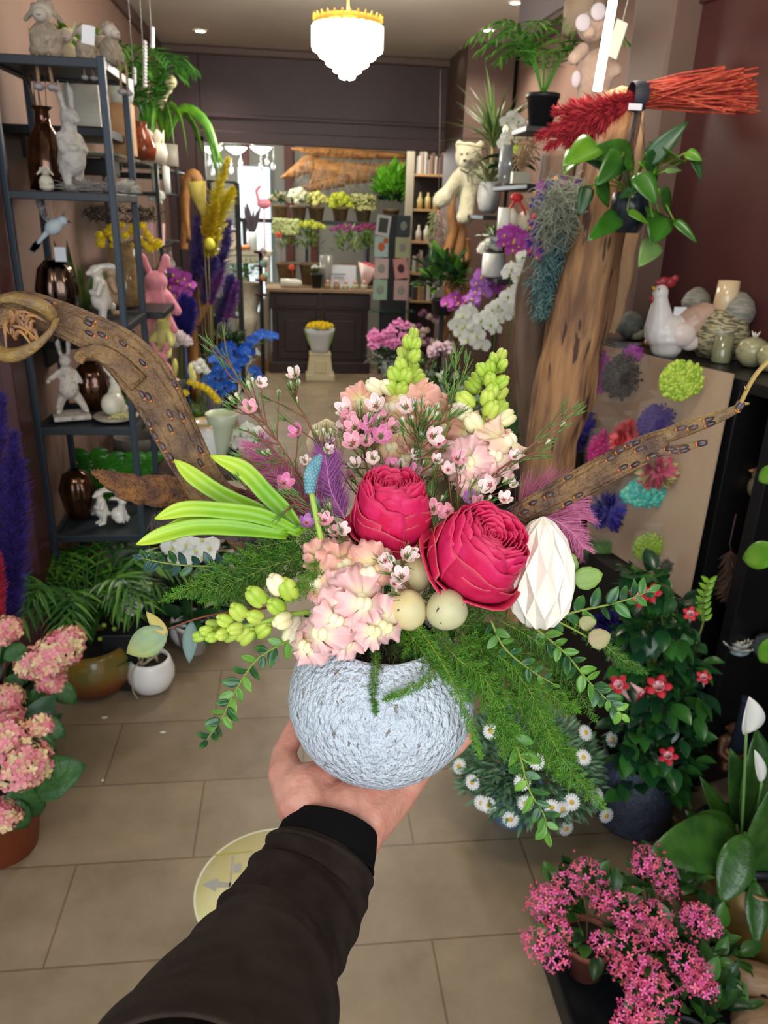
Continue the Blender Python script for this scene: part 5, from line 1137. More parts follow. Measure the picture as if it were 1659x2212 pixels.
c = Vector((PY(270, 1340, 2.62).x, 2.56, 0)); t = T('orchid', 'dainty white orchid in square black pot in front of the rack', 'orchid', c); m = MB(); m.box((0, 0, .12), (.12, .12, .24)); Ob('pot', m, BLK, t, bevel=.005)
for a, b_ in ((262, 1262), (275, 1275), (312, 1268), (255, 1305), (275, 1318), (290, 1312), (240, 1300), (283, 1300)): of(t, PY(a, b_, 2.5)-c, Vector((rnd.uniform(-.4, .4), -1, rnd.uniform(-.1, .5))), .062, [PETW, K('#d8d870', .5), PETW])
m = MB()
for a, b_ in ((325, 1262), (330, 1297), (322, 1300), (264, 1338), (225, 1350), (247, 1358), (216, 1380)): q = PY(a, b_, 2.5)-c; m.sph(q, .0085, 8, 6); m.tube([q, q-Z3*.03+Vector((0, .03, 0))], .0015, 4)
Ob('bud', m, LIME, t)['kind'] = 'stuff'
for b0, b1, b2 in (((0, 0, .2), PY(240, 1330, 2.5)-c, PY(330, 1285, 2.5)-c), ((0, 0, .2), PY(290, 1330, 2.5)-c, PY(262, 1262, 2.5)-c)): m = MB(); m.tube(bez([b0, b1, b2], 10), .002, 5); Ob('stem', m, K('#5a7a30', .5), t)
# hydrangeas
HYF = [K('#e58a92', .5, uvc='#eba3a4', uvr=(.3, 1)), K('#d9707e', .5, c2='#ee9aa4', ns=50), K('#e3bf8f', .5, c2='#e9a698', ns=40), K('#e6cd9a', .5)]
def hydra(label, base, heads, r, h, potm, leaves, gp='pink hydrangeas by the entrance'):
    t = T('hydrangea', label, 'hydrangea', base, gp); pot(t, r, h, potm, 'cone')
    for (px, py, Y, rp) in heads:
        c = PY(px, py, Y)-base; rr_ = pxm(PY(px, py, Y), rp)
        cluster(t, c, rr_, int(120*(rp/55)**1.4)+30, ST4H, .0155, HYF, rel=Vector(base)); m = MB(); m.tube(bez([(0, 0, h), (c.x*.4, c.y*.4, (c.z+h)/2), c], 6), .004, 5); Ob('stem', m, K('#5c7434', .6), t)
    for (px, py, Y, tx, ty, l) in leaves:
        p = PY(px, py, Y)-base; q = PY(tx, ty, Y-.03)-base; m = MB(); m.p(LPH, frame(p, q-p, Vector((0, -.75, .7))) @ Matrix.Scale((q-p).length, 4)); Ob('leaf', m, K('#356026', .45, c2='#244c22', ns=25, bump=.5, bs=60), t, solid=.001)
    bush(t, (0, 0, h+.08), .15, .14, 40, .1, LPH, [LEAFD, LEAFB])
    return t
hb = Vector((PZ(0, 1880, 0).x-.02, PZ(0, 1880, 0).y+.09, 0))
hydra('nearest pink hydrangea in terracotta pot', hb, [(48, 1650, 1.66, 60), (5, 1760, 1.62, 36), (20, 1600, 1.72, 50), (88, 1568, 1.74, 24)], .125, .19, K('#9a4a24', .6), [(70, 1700, 1.66, 165, 1655, 0), (30, 1690, 1.66, 88, 1780, 0), (80, 1560, 1.75, 140, 1590, 0), (10, 1730, 1.64, 60, 1800, 0), (60, 1590, 1.72, 120, 1625, 0)])
hb2 = Vector((-.92, 2.02, 0)); hydra('pink hydrangea behind, nearer the palm', hb2, [(130, 1402, 2.0, 46), (100, 1432, 1.98, 44), (75, 1430, 2.0, 40), (110, 1470, 1.97, 32), (10, 1362, 2.05, 34), (15, 1510, 1.9, 34), (25, 1560, 1.85, 40), (150, 1380, 2.0, 30)], .12, .2, K('#4a3a30', .7), [(60, 1490, 1.95, 30, 1540, 0), (80, 1480, 1.95, 100, 1550, 0), (120, 1480, 1.95, 165, 1520, 0), (50, 1460, 1.98, 0, 1500, 0), (60, 1400, 2.0, 0, 1420, 0)])
def plume(t, pts, w, m_, n=1500, name='plume', L=.05, seed=0, r=.0007):
    rr = random.Random(seed); P_ = bez(pts, 24); m = MB(); m.tube(P_, .003, 5)
    for _ in range(n):
        v = rr.random(); k = min(23, int(v*24)); p = P_[k].lerp(P_[k+1], v*24-k); tt = (P_[k+1]-P_[k]).normalized(); d = (tt*.9+rndv()*.75).normalized(); l = L*(.5+math.sin(PI*min(1, v*.85+.12)))*rr.uniform(.6, 1.1)
        e = p+d*l+rndv()*l*.1; s_ = rndv()*r*1.5; m.add([tuple(p-s_), tuple(p+s_), tuple(p.lerp(e, .6)+s_), tuple(e), tuple(p.lerp(e, .6)-s_)], [(0, 1, 2, 3, 4)], 0, True)
    return Ob(name, m, m_, t)
Yp = 2.2; pb = Vector((PY(10, 1400, Yp).x-.02, Yp, 0)); t = T('pampas_bunch', 'tall violet pampas plumes standing against the burgundy frame', 'pampas', pb); VIO = K('#2c1a5e', .8, c2='#3f2a86', ns=40)
for k, (a, b_, c_) in enumerate((((-5, 1380), (-15, 1150), (5, 860)), ((20, 1380), (25, 1150), (30, 940)), ((30, 1330), (35, 1180), (45, 1000)), ((-20, 1300), (-25, 1150), (-20, 900)))):
    plume(t, [PY(*a, Yp)-pb, PY(*b_, Yp)-pb, PY(*c_, Yp)-pb], .05, VIO, 2600, L=.05, seed=k)
m = MB()
for i in range(10): m.tube([Vector((0, 0, .25)), PY(rnd.uniform(-10, 40), 1300, Yp)-pb], .003, 5)
Ob('stems', m, K('#a04a44', .7), t); pot(t, .09, .28, K('#2b2320', .5), 'cyl')
t2 = T('pampas_bunch', 'crimson dried plume at the foot of the violet pampas', 'pampas', Vector((PY(5, 1400, 2.1).x-.05, 2.1, 0))); o_ = Vector(t2.location); plume(t2, [PY(5, 1330, 2.1)-o_, PY(0, 1250, 2.1)-o_, PY(-6, 1190, 2.1)-o_], .03, K('#a81c30', .7), 900, L=.02); m = MB(); m.tube([(.0, 0, .02), PY(8, 1330, 2.1)-o_], .004, 5); Ob('stems', m, K('#a04a44', .7), t2)
# ------------------------------------------------------------------ left side, beyond the rack
p0 = PY(250, 332, 3.3); GX, GZ = p0.x, p0.z; 
def onG(px, py): p = PX(px, py, GX-.06); p.z = GZ; return p
t = T('glass_shelf', 'glass wall shelf with ornaments beyond the metal rack', 'glass shelf', (GX-.1, 4.2, GZ-.006)); m = MB(); m.box((0, 0, 0), (.24, 1.9, .01)); Ob('glass', m, K('#cfe6dc', .05, trans=.85), t, bevel=.002)
[solid_boxes('bracket', [b_], BLK, t) for b_ in (((-.06, -.6, -.03), (.24, .02, .03)), ((-.06, .5, -.03), (.24, .02, .03)), ((-.02, -.8, -.04), (.2, .1, .06)))]
Yc = 3.45; c = Vector((PY(272, 330, Yc).x, Yc, GZ)); hh = pxm(c, 100); w = pxm(c, 42)
t = T('lantern', 'wooden block candle holder with frosted glass cup', 'candle holder', c); m = MB(); m.box((0, 0, hh*.5), (w, w, hh)); m.box((0, 0, hh*.52), (w*1.03, w*1.03, .004)); Ob('block', m, PALEW, t, bevel=.004)
m = MB(); m.lathe([(.0005, hh), (w*.5, hh), (w*.62, hh+w*.5), (w*.62, hh+w*1.1), (w*.56, hh+w*1.1), (w*.55, hh+w*.4)], n=24); Ob('glass_cup', m, K('#d6dad4', .25, c2='#e4e6e0', ns=20), t)
c = Vector((PY(308, 345, 3.75).x, 3.75, GZ)); h = pxm(c, 75); glassvase('brown bobbly glass vase on the glass shelf', c, [(.0005, 0), (h*.35, 0), (h*.42, h*.3), (h*.3, h*.65), (h*.18, h*.85), (h*.2, h)], K('#5b2414', .08, c2='#7d3a1e', ns=30, spec=.8), 30, lambda a, v: 1+.06*math.sin(a*7)*math.sin(v*30))
t = T('vase', 'cream tulip shaped vase on the glass shelf', 'vase', Vector((PY(340, 345, 3.9).x, 3.9, GZ))); h = pxm(Vector(t.location), 62); m = MB(); m.lathe([(.0005, 0), (h*.30, 0), (h*.36, h*.3), (h*.30, h*.6)], n=24); 
for i in range(5): m.p(leaf_proto(h*.55, h*.3, 4, -.1, .2, 'ov'), Matrix.Translation((h*.24*math.cos(i*1.26), h*.24*math.sin(i*1.26), h*.5)) @ Matrix.Rotation(i*1.26-PI/2, 4, 'Z') @ Matrix.Rotation(R(80), 4, 'X'))
Ob('body', m, K('#d8cbb2', .3, c2='#e4dccb', ns=20), t, solid=.003)
c = Vector((PY(335, 240, 4.1).x-.04, 4.1, GZ)); t = T('potted_palm', 'palm plant reaching up beside the ceiling edge', 'palm', c); pot(t, .07, .12, K('#cfc9bd', .4), 'cyl'); palm(t, (0, 0, .1), 20, .42, [K('#2f6a20', .35), K('#468a28', .35)], .12, .34, .3, 1.15, 12, 5, .6)
c = Vector((PY(355, 290, 4.3).x, 4.3, GZ)); t = T('potted_plant', 'plant with arching bright green strap leaves on glass shelf', 'potted plant', c); pot(t, .06, .1, K('#8a8378', .5), 'cyl'); m = MB()
for i in range(15):
    a = rnd.uniform(-1.9, 1.2); P_ = bez([(0, 0, .1), (.10*math.cos(a), .10*math.sin(a), .26), (.22*math.cos(a), .2*math.sin(a), .20), (.28*math.cos(a), .25*math.sin(a), rnd.uniform(-.05, .08))], 10)
    m.tube(P_, [.008, .014, .02, .022, .022, .022, .02, .017, .013, .008, .002], 6, flat=.12)
Ob('foliage', m, K('#6aa024', .35, c2='#3f7f24', ns=15), t)
m = MB(); c0 = PY(385, 200, 4.2)
for q in ((362, 205), (345, 205), (372, 195), (350, 220), (330, 215)): a = PY(q[0], q[1], 4.2); m.tube(bez([PY(350, 235, 4.2), (a+PY(350, 235, 4.2))/2+Z3*.02, a], 6), [.008, .009, .01, .01, .009, .008, .004], 6)
m.sph(PY(368, 177, 4.2), .03, 10, 8); single('airy_branch', 'pale twisting branch with cream bud above the strap leaf plant', 'branch', m, K('#bfb58a', .6, c2='#e3dcb8', ns=30))
for px, y0, y1 in ((313, 92, 185), (329, 62, 100), (290, 150, 180)):
    m = MB(); a = PY(px, y0, 3.6); b_ = PY(px, y1, 3.6); k = 12
    for i in range(k+1): m.sph(a.lerp(b_, i/k), .0085, 8, 6)
    m.tube([Vector((a.x, a.y, 2.83)), b_], .0008, 4); single('bead_string', {313: 'longest', 329: 'highest hung', 290: 'shortest'}[px]+' crystal bead string near the ceiling corner', 'bead string', m, K('#d8dade', .05, trans=.5, spec=1), 'crystal bead strings')
# black rack with small items (further)
GR = 4.35; x0 = PY(333, 500, 4.0).x; x1 = PY(402, 500, 4.7).x
t = T('metal_rack', 'black wire rack with pink pot beyond the glass shelf', 'shelf rack', (x0-.05, 4.35, 0)); o_ = Vector(t.location)
RYa, RYb, RXa, RXb = 4.05, 4.75, x0-.22, x0+.02
for x in (RXa, RXb):
    for y in (RYa, RYb): solid_boxes('upright', [(Vector((x, y, .95))-o_, (.016, .016, 1.9))], BLK, t)
zr = [PY(345, 415, 4.1).z, PY(355, 530, 4.1).z, PY(365, 598, 4.1).z, .7]
for z in zr: solid_boxes('shelf', [(Vector(((RXa+RXb)/2, (RYa+RYb)/2, z-.008))-o_, (RXb-RXa, RYb-RYa, .014))], BLK, t)
def onR(px, k, Y): return Vector((min(PY(px, 500, Y).x, RXb-.03), Y, zr[k]))
c = onR(352, 1, 4.12); t = T('potted_plant', 'white flowers in a pink square pot on the wire rack', 'potted plant', c); m = MB(); m.lathe([(.0005, 0), (.045, 0), (.055, .1), (.05, .1)], n=4, smooth=False); Ob('pot', m, K('#dcb0b4', .5), t).rotation_euler = (0, 0, .78)
bush(t, (0, 0, .13), .05, .05, 60, .035, LPN, [LEAFA, LEAFB]); 
for i in range(5): m = MB(); m.p(POM[0], Matrix.Translation((rnd.uniform(-.04, .04), rnd.uniform(-.04, 0), .2+rnd.uniform(0, .04))) @ Matrix.Scale(.022, 4)); Ob('flower', m, PETW, t)
for px, k, Y, lb, h_ in ((350, 0, 4.2, 'white candle pair on the top of the wire rack', .14),):
    m = MB(); c = onR(px, k, Y); m.lathe([(.0005, 0), (.018, 0), (.018, h_), (.0005, h_)], n=16); m.lathe([(.0005, 0), (.018, 0), (.018, h_*.9), (.0005, h_*.9)], (.045, .06, 0), 16); o = single('candles', lb, 'candles', m, PETW); o.location = c
rabbit('grey rabbit on the lower shelf of the wire rack', onR(365, 2, 4.2), .13, .4, STG, 'up', 'sit', vx=.03); rabbit('white rabbit dangling its legs from the wire rack', onR(384, 2, 4.5), .15, .2, STW, 'up', 'sit', vx=.03)
rabbit('pink tinged rabbit behind the grey one on the wire rack', onR(350, 2, 4.4), .11, -.4, K('#b89a94', .6), 'up', 'sit', vx=.03)
# plush bunnies hanging
PNK = mat('pink_plush', '#e58b9c', .95, '#ee9fae', 20, bump=.5, bs=180, sheen=.3); PLY = mat('yellow_plush', '#d8d070', .95, '#e3dc8c', 20, bump=.5, bs=180, sheen=.3)
def plush(label, top, h, m_, rz=0):
    t = T('plush_bunny', label, 'plush toy', top, 'hanging plush bunnies', rz); q = lambda *a: tuple(x*h for x in a)
    blob('body', [('s', q(0, 0, -.62), q(.26, .18, .26)), ('s', q(0, -.03, -.30), q(.17, .15, .15)), ('c', q(-.16, -.1, -.52), q(-.24, -.22, -.70), .07*h, .07*h), ('c', q(.16, -.1, -.52), q(.26, -.2, -.70), .07*h, .07*h)], m_, t, .025*h, 2)
    for s in (-1, 1):
        blob('ear', [('c', q(.07*s, 0, -.20), q(.16*s, -.03, .02), .045*h, .06*h), ('c', q(.16*s, -.03, .02), q(.2*s, -.06, -.1 if s > 0 else .08), .06*h, .03*h)], m_, t, .022*h, 1)
        blob('leg', [('c', q(.12*s, -.05, -.8), q(.2*s, -.22, -.96), .07*h, .06*h)], m_, t, .022*h, 1)
    m = MB(); m.tube([q(0, 0, -.2), q(0, .02, .5)], .0015, 4); Ob('cord', m, K('#d8b0b0', .6), t)
    return t
Yq = 3.55
def ptop(px, py, Y=Yq): return PY(px, py, Y)
plush('upper pink plush bunny with long ears', ptop(333, 560), pxm(ptop(333, 600), 150), PNK, .2)
plush('yellow plush bunny below the upper pink one', ptop(352, 670, 3.5), pxm(ptop(350, 700), 95), PLY, -.4)
plush('lower pink plush bunny with pointed hood ears', ptop(345, 745, 3.45), pxm(ptop(345, 760), 90), PNK, .1)
# driftwood stand with calla cone, pampas and purple dried stems
Yd = 4.6
def limb(pts, radp, m_, name, label, cat='driftwood', Y=None, flat=.8, n=12, world=True, parent=None):
    P_ = bez([PY(*q) for q in pts], 30); m = MB(); m.tube(P_, [pxm(P_[i], lerpl(radp, i/30*.9999)) for i in range(31)], n, sec=lambda w, v: 1+.1*math.sin(w*3+v*9)+.06*math.sin(w*5-v*14), flat=flat)
    o = Ob(name, m, m_, parent, True if parent else False)
    return o if parent else tag(o, label, cat)
db = PY(420, 980, Yd); db = Vector((db.x, Yd, 0)); t = T('driftwood_stand', 'looping driftwood stand holding purple dried stems', 'driftwood', db)
limb([(425, 860, Yd), (415, 720, Yd), (430, 600, Yd), (440, 520, Yd)], [12, 13, 13, 9], WOOD, 'limb', '', parent=t)
limb([(405, 520, Yd), (398, 450, Yd), (402, 400, Yd), (415, 378, Yd), (428, 390, Yd), (432, 410, Yd)], [9, 12, 13, 14, 12, 7], WOOD, 'limb', '', parent=t)
limb([(395, 380, Yd), (400, 450, Yd), (396, 540, Yd)], [6, 9, 10], WOOD, 'limb', '', parent=t)
limb([(418, 700, Yd), (440, 650, Yd), (447, 600, Yd), (444, 560, Yd)], [14, 16, 12, 6], WOOD, 'limb', '', parent=t)
m = MB(); m.box((0, 0, .23), (.2, .2, .46)); Ob('block', m, K('#3b2a22', .7), t)
c = PY(418, 410, Yd-.08); 
def ybunch(name, label, stems, base, m_, L, n, w=.03, stemm=None, r=.0008):
    t = T(name, label, 'dried flowers', base)
    for k, st in enumerate(stems): plume(t, [PY(*q)-Vector(base) for q in st], w, m_, n, L=L, seed=k+9, r=r)
    m = MB()
    for st in stems: m.tube([PY(*st[0])-Vector(base), Vector((0, 0, .0))], .003, 4)
    Ob('stems', m, stemm or K('#7a6a3a', .7), t); return t
jb = Vector((PY(455, 760, 4.4).x, 4.4, .42)); JR = T('vase', 'slim clear wrapped vase of dried stems on the bench end', 'vase', jb); pot(JR, .06, .32, K('#8a8090', .2, trans=.5), 'cyl', False)
jb2 = jb+Z3*.02
ybunch('pampas_bunch', 'two bright yellow pampas plumes rising in front of the doorway', [[(448, 560, 4.4), (460, 450, 4.4), (492, 345, 4.4)], [(458, 560, 4.4), (478, 460, 4.4), (503, 410, 4.4)]], jb2, K('#c9b820', .8, c2='#b0a01c', ns=20), .05, 1300, r=.0012)
ybunch('mimosa_bunch', 'yellow mimosa stems under the plumes', [[(450, 540, 4.35), (458, 480, 4.35), (466, 440, 4.35)], [(440, 510, 4.35), (448, 490, 4.35), (456, 470, 4.35)]], jb2, K('#b89a14', .9), .035, 1500, r=.003)
ybunch('dried_flowers', 'purple dried grasses around the driftwood stand', [[(410, 640, 4.5), (425, 560, 4.5), (425, 470, 4.5)], [(455, 620, 4.5), (480, 560, 4.5), (495, 480, 4.5)], [(425, 600, 4.5), (450, 540, 4.5), (440, 400, 4.5)], [(470, 700, 4.4), (490, 640, 4.4), (500, 600, 4.4)], [(440, 660, 4.4), (450, 600, 4.4), (465, 560, 4.4)]], jb2, K('#3a2a6e', .8, c2='#5a4a86', ns=20), .05, 1500, r=.0012)
ybunch('dried_flowers', 'magenta and violet dried spikes low in front of the doorway', [[(455, 660, 4.3), (465, 620, 4.3), (480, 585, 4.3)], [(480, 720, 4.3), (500, 660, 4.3), (512, 610, 4.3)]], jb2, K('#8a3a86', .8, c2='#4d3a7a', ns=25), .035, 900, r=.0012)
m = MB(); a = PY(415, 375, 4.45); b_ = PY(440, 470, 4.45); m.tube([PY(424, 392, 4.45), PY(428, 420, 4.45), PY(436, 450, 4.45), PY(442, 480, 4.45)], [pxm(a, 20), pxm(a, 17), pxm(a, 9), pxm(a, 2)], 16, caps=False); single('calla_cone', 'pale yellow rolled cone flower over the driftwood loop', 'flower', m, K('#d6c66a', .6, c2='#c4b050', ns=40), solid=.003)
m = MB(); m.sph(PY(453, 528, 4.3), (.028, .028, .034), 12, 9); single('egg_ornament', 'yellow egg ornament hanging among purple stems', 'ornament', m, K('#c9c03a', .5))
t = T('pampas_bunch', 'royal blue pampas plume behind the plush bunnies', 'pampas', Vector((PY(398, 720, 4.0).x, 4.0, .45))); o_ = Vector(t.location)
for k, (a, b_) in enumerate((((395, 730), (398, 640)), ((405, 730), (412, 650)), ((388, 720), (392, 660)))): plume(t, [PY(*a, 4)-o_, (PY(*a, 4)+PY(*b_, 4))/2-o_, PY(*b_, 4)-o_], .04, K('#2a2a8a', .8, c2='#3b2f96', ns=20), 1400, L=.05, seed=k, r=.001)
m = MB(); m.tube([(0, 0, 0), PY(398, 720, 4)-o_], .008, 6); Ob('stems', m, K('#33408a', .7), t)
BN = .452
orchid('magenta orchid behind the blue pampas', Vector((PY(390, 700, 4.4).x, 4.35, BN)), .06, .12, K('#d8d4cc', .4), [PY(a, b_, 4.35) for a, b_ in ((362, 600), (375, 592), (385, 606), (398, 600), (368, 620), (390, 622), (400, 632), (410, 615), (376, 636), (392, 645))], .085, [PETP, YEL, PETP], 4)
# plants on the bench
def carn(label, base, heads, Y, s, m_, potm, name='potted_flowers', lf=[LEAFA, LEAFB], R_=.12, pr=.06, ph=.1, group=None):
    t = T(name, label, 'potted flowers', base, group); pot(t, pr, ph, potm, 'cone'); bush(t, (0, 0, ph+.06), R_, .1, 130, .05, LP, lf)
    for a, b_ in heads: m = MB(); v = PY(a, b_, Y+rnd.uniform(-.04, .04))-Vector(base); m.p(rnd.choice(POM), Matrix.Translation(v) @ Matrix.Scale(s, 4)); Ob('flower', m, m_, t); m = MB(); m.tube([(0, 0, ph), v], .002, 4); Ob('stem', m, K('#5c7434', .6), t)
    return t
carn('white pink carnations behind the lower pink plush', Vector((PY(385, 790, 3.9).x, 3.9, BN)), [(392, 733), (380, 740), (402, 738), (358, 742), (388, 728)], 3.85, .034, K('#e6d4d8', .6, c2='#f0e6e6', ns=40), K('#8a857a', .6), R_=.17)
bushpot('fluffy green filler plant on the bench in the middle', Vector((PY(430, 790, 4.0).x, 4.0, BN)), .06, .08, K('#5a4a3c', .6), [LEAFA, K('#4c7a2c', .5)], .17, .13, 420, .03, LPN)
carn('small white blossoms near the blue orchid', Vector((PY(440, 850, 3.6).x-.02, 3.62, BN)), [(420, 790), (433, 783), (440, 795), (428, 800), (445, 802)], 3.6, .022, PETW, K('#8a857a', .6), R_=.08)
t = T('blue_orchid', 'bright blue dyed orchid drooping over the walkway', 'orchid', Vector((PY(480, 880, 3.8).x, 3.8, BN))); o_ = Vector(t.location); pot(t, .07, .12, K('#22262c', .3), 'cyl')
bl = [(468, 760), (478, 775), (490, 765), (500, 780), (485, 790), (470, 795), (460, 810), (478, 812), (495, 805), (508, 798), (520, 785), (515, 770), (528, 775), (522, 757), (535, 748), (545, 735), (555, 728), (566, 722), (578, 725), (590, 727), (470, 835), (455, 830), (488, 830), (500, 838), (480, 850), (550, 800), (556, 815), (450, 815), (510, 820), (498, 748), (530, 760), (463, 778), (444, 825), (488, 748), (540, 760)]
for a, b_ in bl:
    m = MB(); p = PY(a, b_, 3.8+rnd.uniform(-.05, .05))-o_; of(t, p, (EYE-o_-p).normalized()+rndv()*.5, .062, [PETB, K('#5f9be8', .5), PETB])
for L_ in ([(0, 0, .1), PY(480, 800, 3.8)-o_, PY(525, 765, 3.8)-o_, PY(590, 728, 3.8)-o_], [(0, 0, .1), PY(460, 830, 3.8)-o_, PY(470, 770, 3.8)-o_], [(0, 0, .1), PY(540, 790, 3.8)-o_, PY(552, 825, 3.8)-o_]): m = MB(); m.tube(bez(L_, 12), .003, 5); Ob('stem', m, K('#3e5a34', .6), t)
t = T('flower_wreath', 'wreath bowl ringed with yellow primula and tulips', 'wreath', Vector((PY(430, 900, 3.45).x, 3.42, BN))); o_ = Vector(t.location); m = MB(); m.lathe(pot_prof(.11, .12, 'bowl'), n=28); Ob('bowl', m, K('#7d7a60', .5, c2='#5f6048', ns=10), t)
bush(t, (0, 0, .13), .13, .09, 200, .05, LP, [LEAFA, LEAFL, LEAFB])
for a, b_ in ((412, 826), (425, 832), (438, 836), (448, 842), (456, 850), (463, 857), (470, 866), (380, 845), (390, 858), (400, 850)): m = MB(); m.p(POM[1], Matrix.Translation(PY(a, b_, 3.4)-o_) @ Matrix.Scale(.019, 4)); Ob('flower', m, YEL, t)
for a, b_, q in ((418, 815, K('#e8e08a', .5)), (412, 800, K('#e8e08a', .5)), (378, 790, K('#d9d470', .5))): m = MB(); v = PY(a, b_, 3.4)-o_; m.tube([v-Z3*.05, v, v+Z3*.03], [.004, .014, .006], 8); Ob('tulip', m, q, t)
m = MB(); m.lathe([(.0005, .0), (.03, .006), (.045, .02), (.0005, .024)], n=20); o = single('gerbera', 'pale pink gerbera by the lower plush bunny', 'flower', m, K('#e6b8a8', .6, c2='#f0d4c4', ns=80)); o.location = PY(366, 830, 3.42); o['label'] = 'pale pink gerbera among the yellow wreath leaves'
for k, (a, b_, lb, mm_) in enumerate(((452, 960, 'white curled ceramic lily vase with gold lining', K('#e8e8e4', .15, uvc='#b08a3a')), (430, 990, 'white pointed ceramic lily vase by the willow branch', K('#e4e6e2', .15)), (475, 940, 'pale green ceramic lily vase on the bench front', K('#c3ccae', .3)))):
    c = PY(a, b_, 3.2); t = T('lily_vase', lb, 'vase', c); h = pxm(c, 100); t.location = (c.x, 3.2, c.z-h*.5)
    m = MB(); m.lathe([(h*.06, 0), (h*.12, h*.1), (h*.2, h*.4), (h*.27, h*.75), (h*.36, h*1.0)], n=28, fn=lambda a, v: 1+.25*v*math.sin(a+k)); Ob('body', m, mm_, t, solid=.004)
g_ = T('plant_stand', 'dark stand under the ceramic lily vases', 'stand', Vector((PY(450, 1000, 3.2).x, 3.22, 0))); zz = PY(450, 1010, 3.2).z; solid_boxes('top', [((0, 0, zz-.015), (.42, .22, .03))], K('#3b2a22', .7), g_)
for x in (-.18, .18): solid_boxes('leg', [((x, 0, (zz-.03)/2), (.04, .18, zz-.03))], K('#3b2a22', .7), g_)
orchid('white tulip like orchid low behind the lily vases', Vector((PY(530, 1000, 3.5).x, 3.5, .0)), .07, .12, K('#e8e6e2', .3), [PY(a, b_, 3.45) for a, b_ in ((490, 930), (505, 940), (520, 935), (535, 925), (545, 938), (560, 930), (515, 955), (550, 950), (500, 960), (530, 960), (480, 950), (565, 945))], .07, [PETW, LIME, PETW], 5)
carn('white blossoms seen below the driftwood strip', Vector((-.34, 2.95, 0)), [], 2.9, .03, PETW, K('#dcd8d0', .4), R_=.1)
orchid('white orchid beyond the grey driftwood strip', Vector((PY(410, 1300, 2.75).x, 2.78, 0)), .07, .13, K('#d8cfc8', .5), [PY(a, b_, 2.72) for a, b_ in ((372, 1180), (400, 1175), (425, 1185), (450, 1180), (390, 1200), (415, 1205), (440, 1200), (380, 1160), (435, 1160))], .095, [PETW, K('#d8d870', .5), PETW], 4)
bushpot('dark leafy plant behind the green strap leaves', Vector((PY(420, 1250, 3.1).x, 3.1, 0)), .1, .25, K('#6b5a4c', .7), [LEAFB, LEAFD], .2, .2, 160, .1, LP)
bushpot('low green foliage at the foot of the bench', Vector((PY(380, 1050, 3.4).x+.06, 3.25, 0)), .1, .18, K('#6b5a4c', .7), [LEAFA, LEAFB], .2, .3, 240, .07, LP)
# ================================================================== BACK ROOM AND COUNTER
YC = 8.45; zc_ = .875; DKB = mat('counter_brown', '#33211f', .4, '#2c1c1a', 4)
t = T('counter', 'dark brown panelled shop counter facing the doorway', 'counter', (.275, YC, 0)); m = MB()
m.box((0, .3, .42), (1.03, .6, .84)); m.box((0, .29, .06), (1.09, .64, .12)); m.box((0, .29, .76), (1.07, .63, .16)); m.box((0, -.01, .80), (.05, .02, .16))
Ob('body', m, DKB, t, bevel=.008)
for sx in (-1, 1):
    m = MB(); x = sx*.25; m.box((x, -.008, .40), (.42, .02, .50)); m.box((x, -.02, .40), (.26, .02, .34)); Ob('door', m, DKB, t, bevel=.012)
    m = MB(); m.box((x, -.03, .765), (.44, .015, .11)); Ob('drawer', m, DKB, t, bevel=.005)
single('worktop', 'pale wooden worktop on the dark brown counter', 'worktop', (lambda m: (m.box((.275, YC+.3, zc_), (1.14, .72, .035)), m)[1])(MB()), K('#8f7358', .45, c2='#a3876a', ns=6, stretch=(1, 12, 1)), bevel=.005)
ZW = zc_+.019
def oc(px, py=605, Y=YC+.2): p = PY(px, py, Y); p.z = ZW; return p
# stool with wrapped daffodils
c = PZ(692, 824, 0)+Vector((0, .14, 0)); h = PY(692, 768, c.y-.1).z; t = T('stool', 'cream moulded step stool in front of the counter', 'stool', c); m = MB()
CR = K('#cfc4a0', .5); hw = pxm(c, 22)
m.add([(-hw*1.3, -.11, 0), (hw*1.3, -.11, 0), (hw*1.3, .11, 0), (-hw*1.3, .11, 0), (-hw, -.09, h), (hw, -.09, h), (hw, .09, h), (-hw, .09, h)], [(0, 3, 2, 1), (4, 5, 6, 7), (0, 1, 5, 4), (1, 2, 6, 5), (2, 3, 7, 6), (3, 0, 4, 7)], 0, False)
m.box((0, 0, h+.008), (hw*2.1, .2, .02)); m.box((0, -.105, h*.55), (hw*1.1, .012, h*.5)); Ob('body', m, CR, t, bevel=.006)
for sx in (-1, 1): m = MB(); m.box((sx*hw*1.15, 0, .03), (.05, .24, .06)); Ob('foot', m, CR, t, bevel=.005)
t = T('daffodil_bunch', 'yellow daffodils wrapped in white paper on the stool', 'flowers', Vector((c.x, c.y, h+.019))); m = MB(); r = pxm(c, 28); hh = .24
m.lathe([(r*.65, 0), (r*.7, hh*.2), (r*.95, hh*.75), (r*1.08, hh)], n=30, fn=lambda a, v: 1+.07*v*math.sin(a*6)); Ob('paper', m, K('#c9cccf', .7), t, solid=.002)
for i in range(26): a = i*2.4; q = r*.95*math.sqrt(i/26); m = MB(); m.p(POM[1], Matrix.Translation((q*math.cos(a), q*math.sin(a), hh+.02+.03*(1-(q/r)**2))) @ Matrix.Scale(.030, 4)); Ob('flower', m, YEL, t)
m = MB(); 
for i in range(40): a = i*2.4; q = r*math.sqrt(i/40); m.p(GRS, frame((q*.6*math.cos(a), q*.6*math.sin(a), 0.01), (q*math.cos(a)*3, q*math.sin(a)*3, 1), (0, -1, 0)) @ Matrix.Scale(.28, 4))
Ob('leaves', m, LEAFL, t)
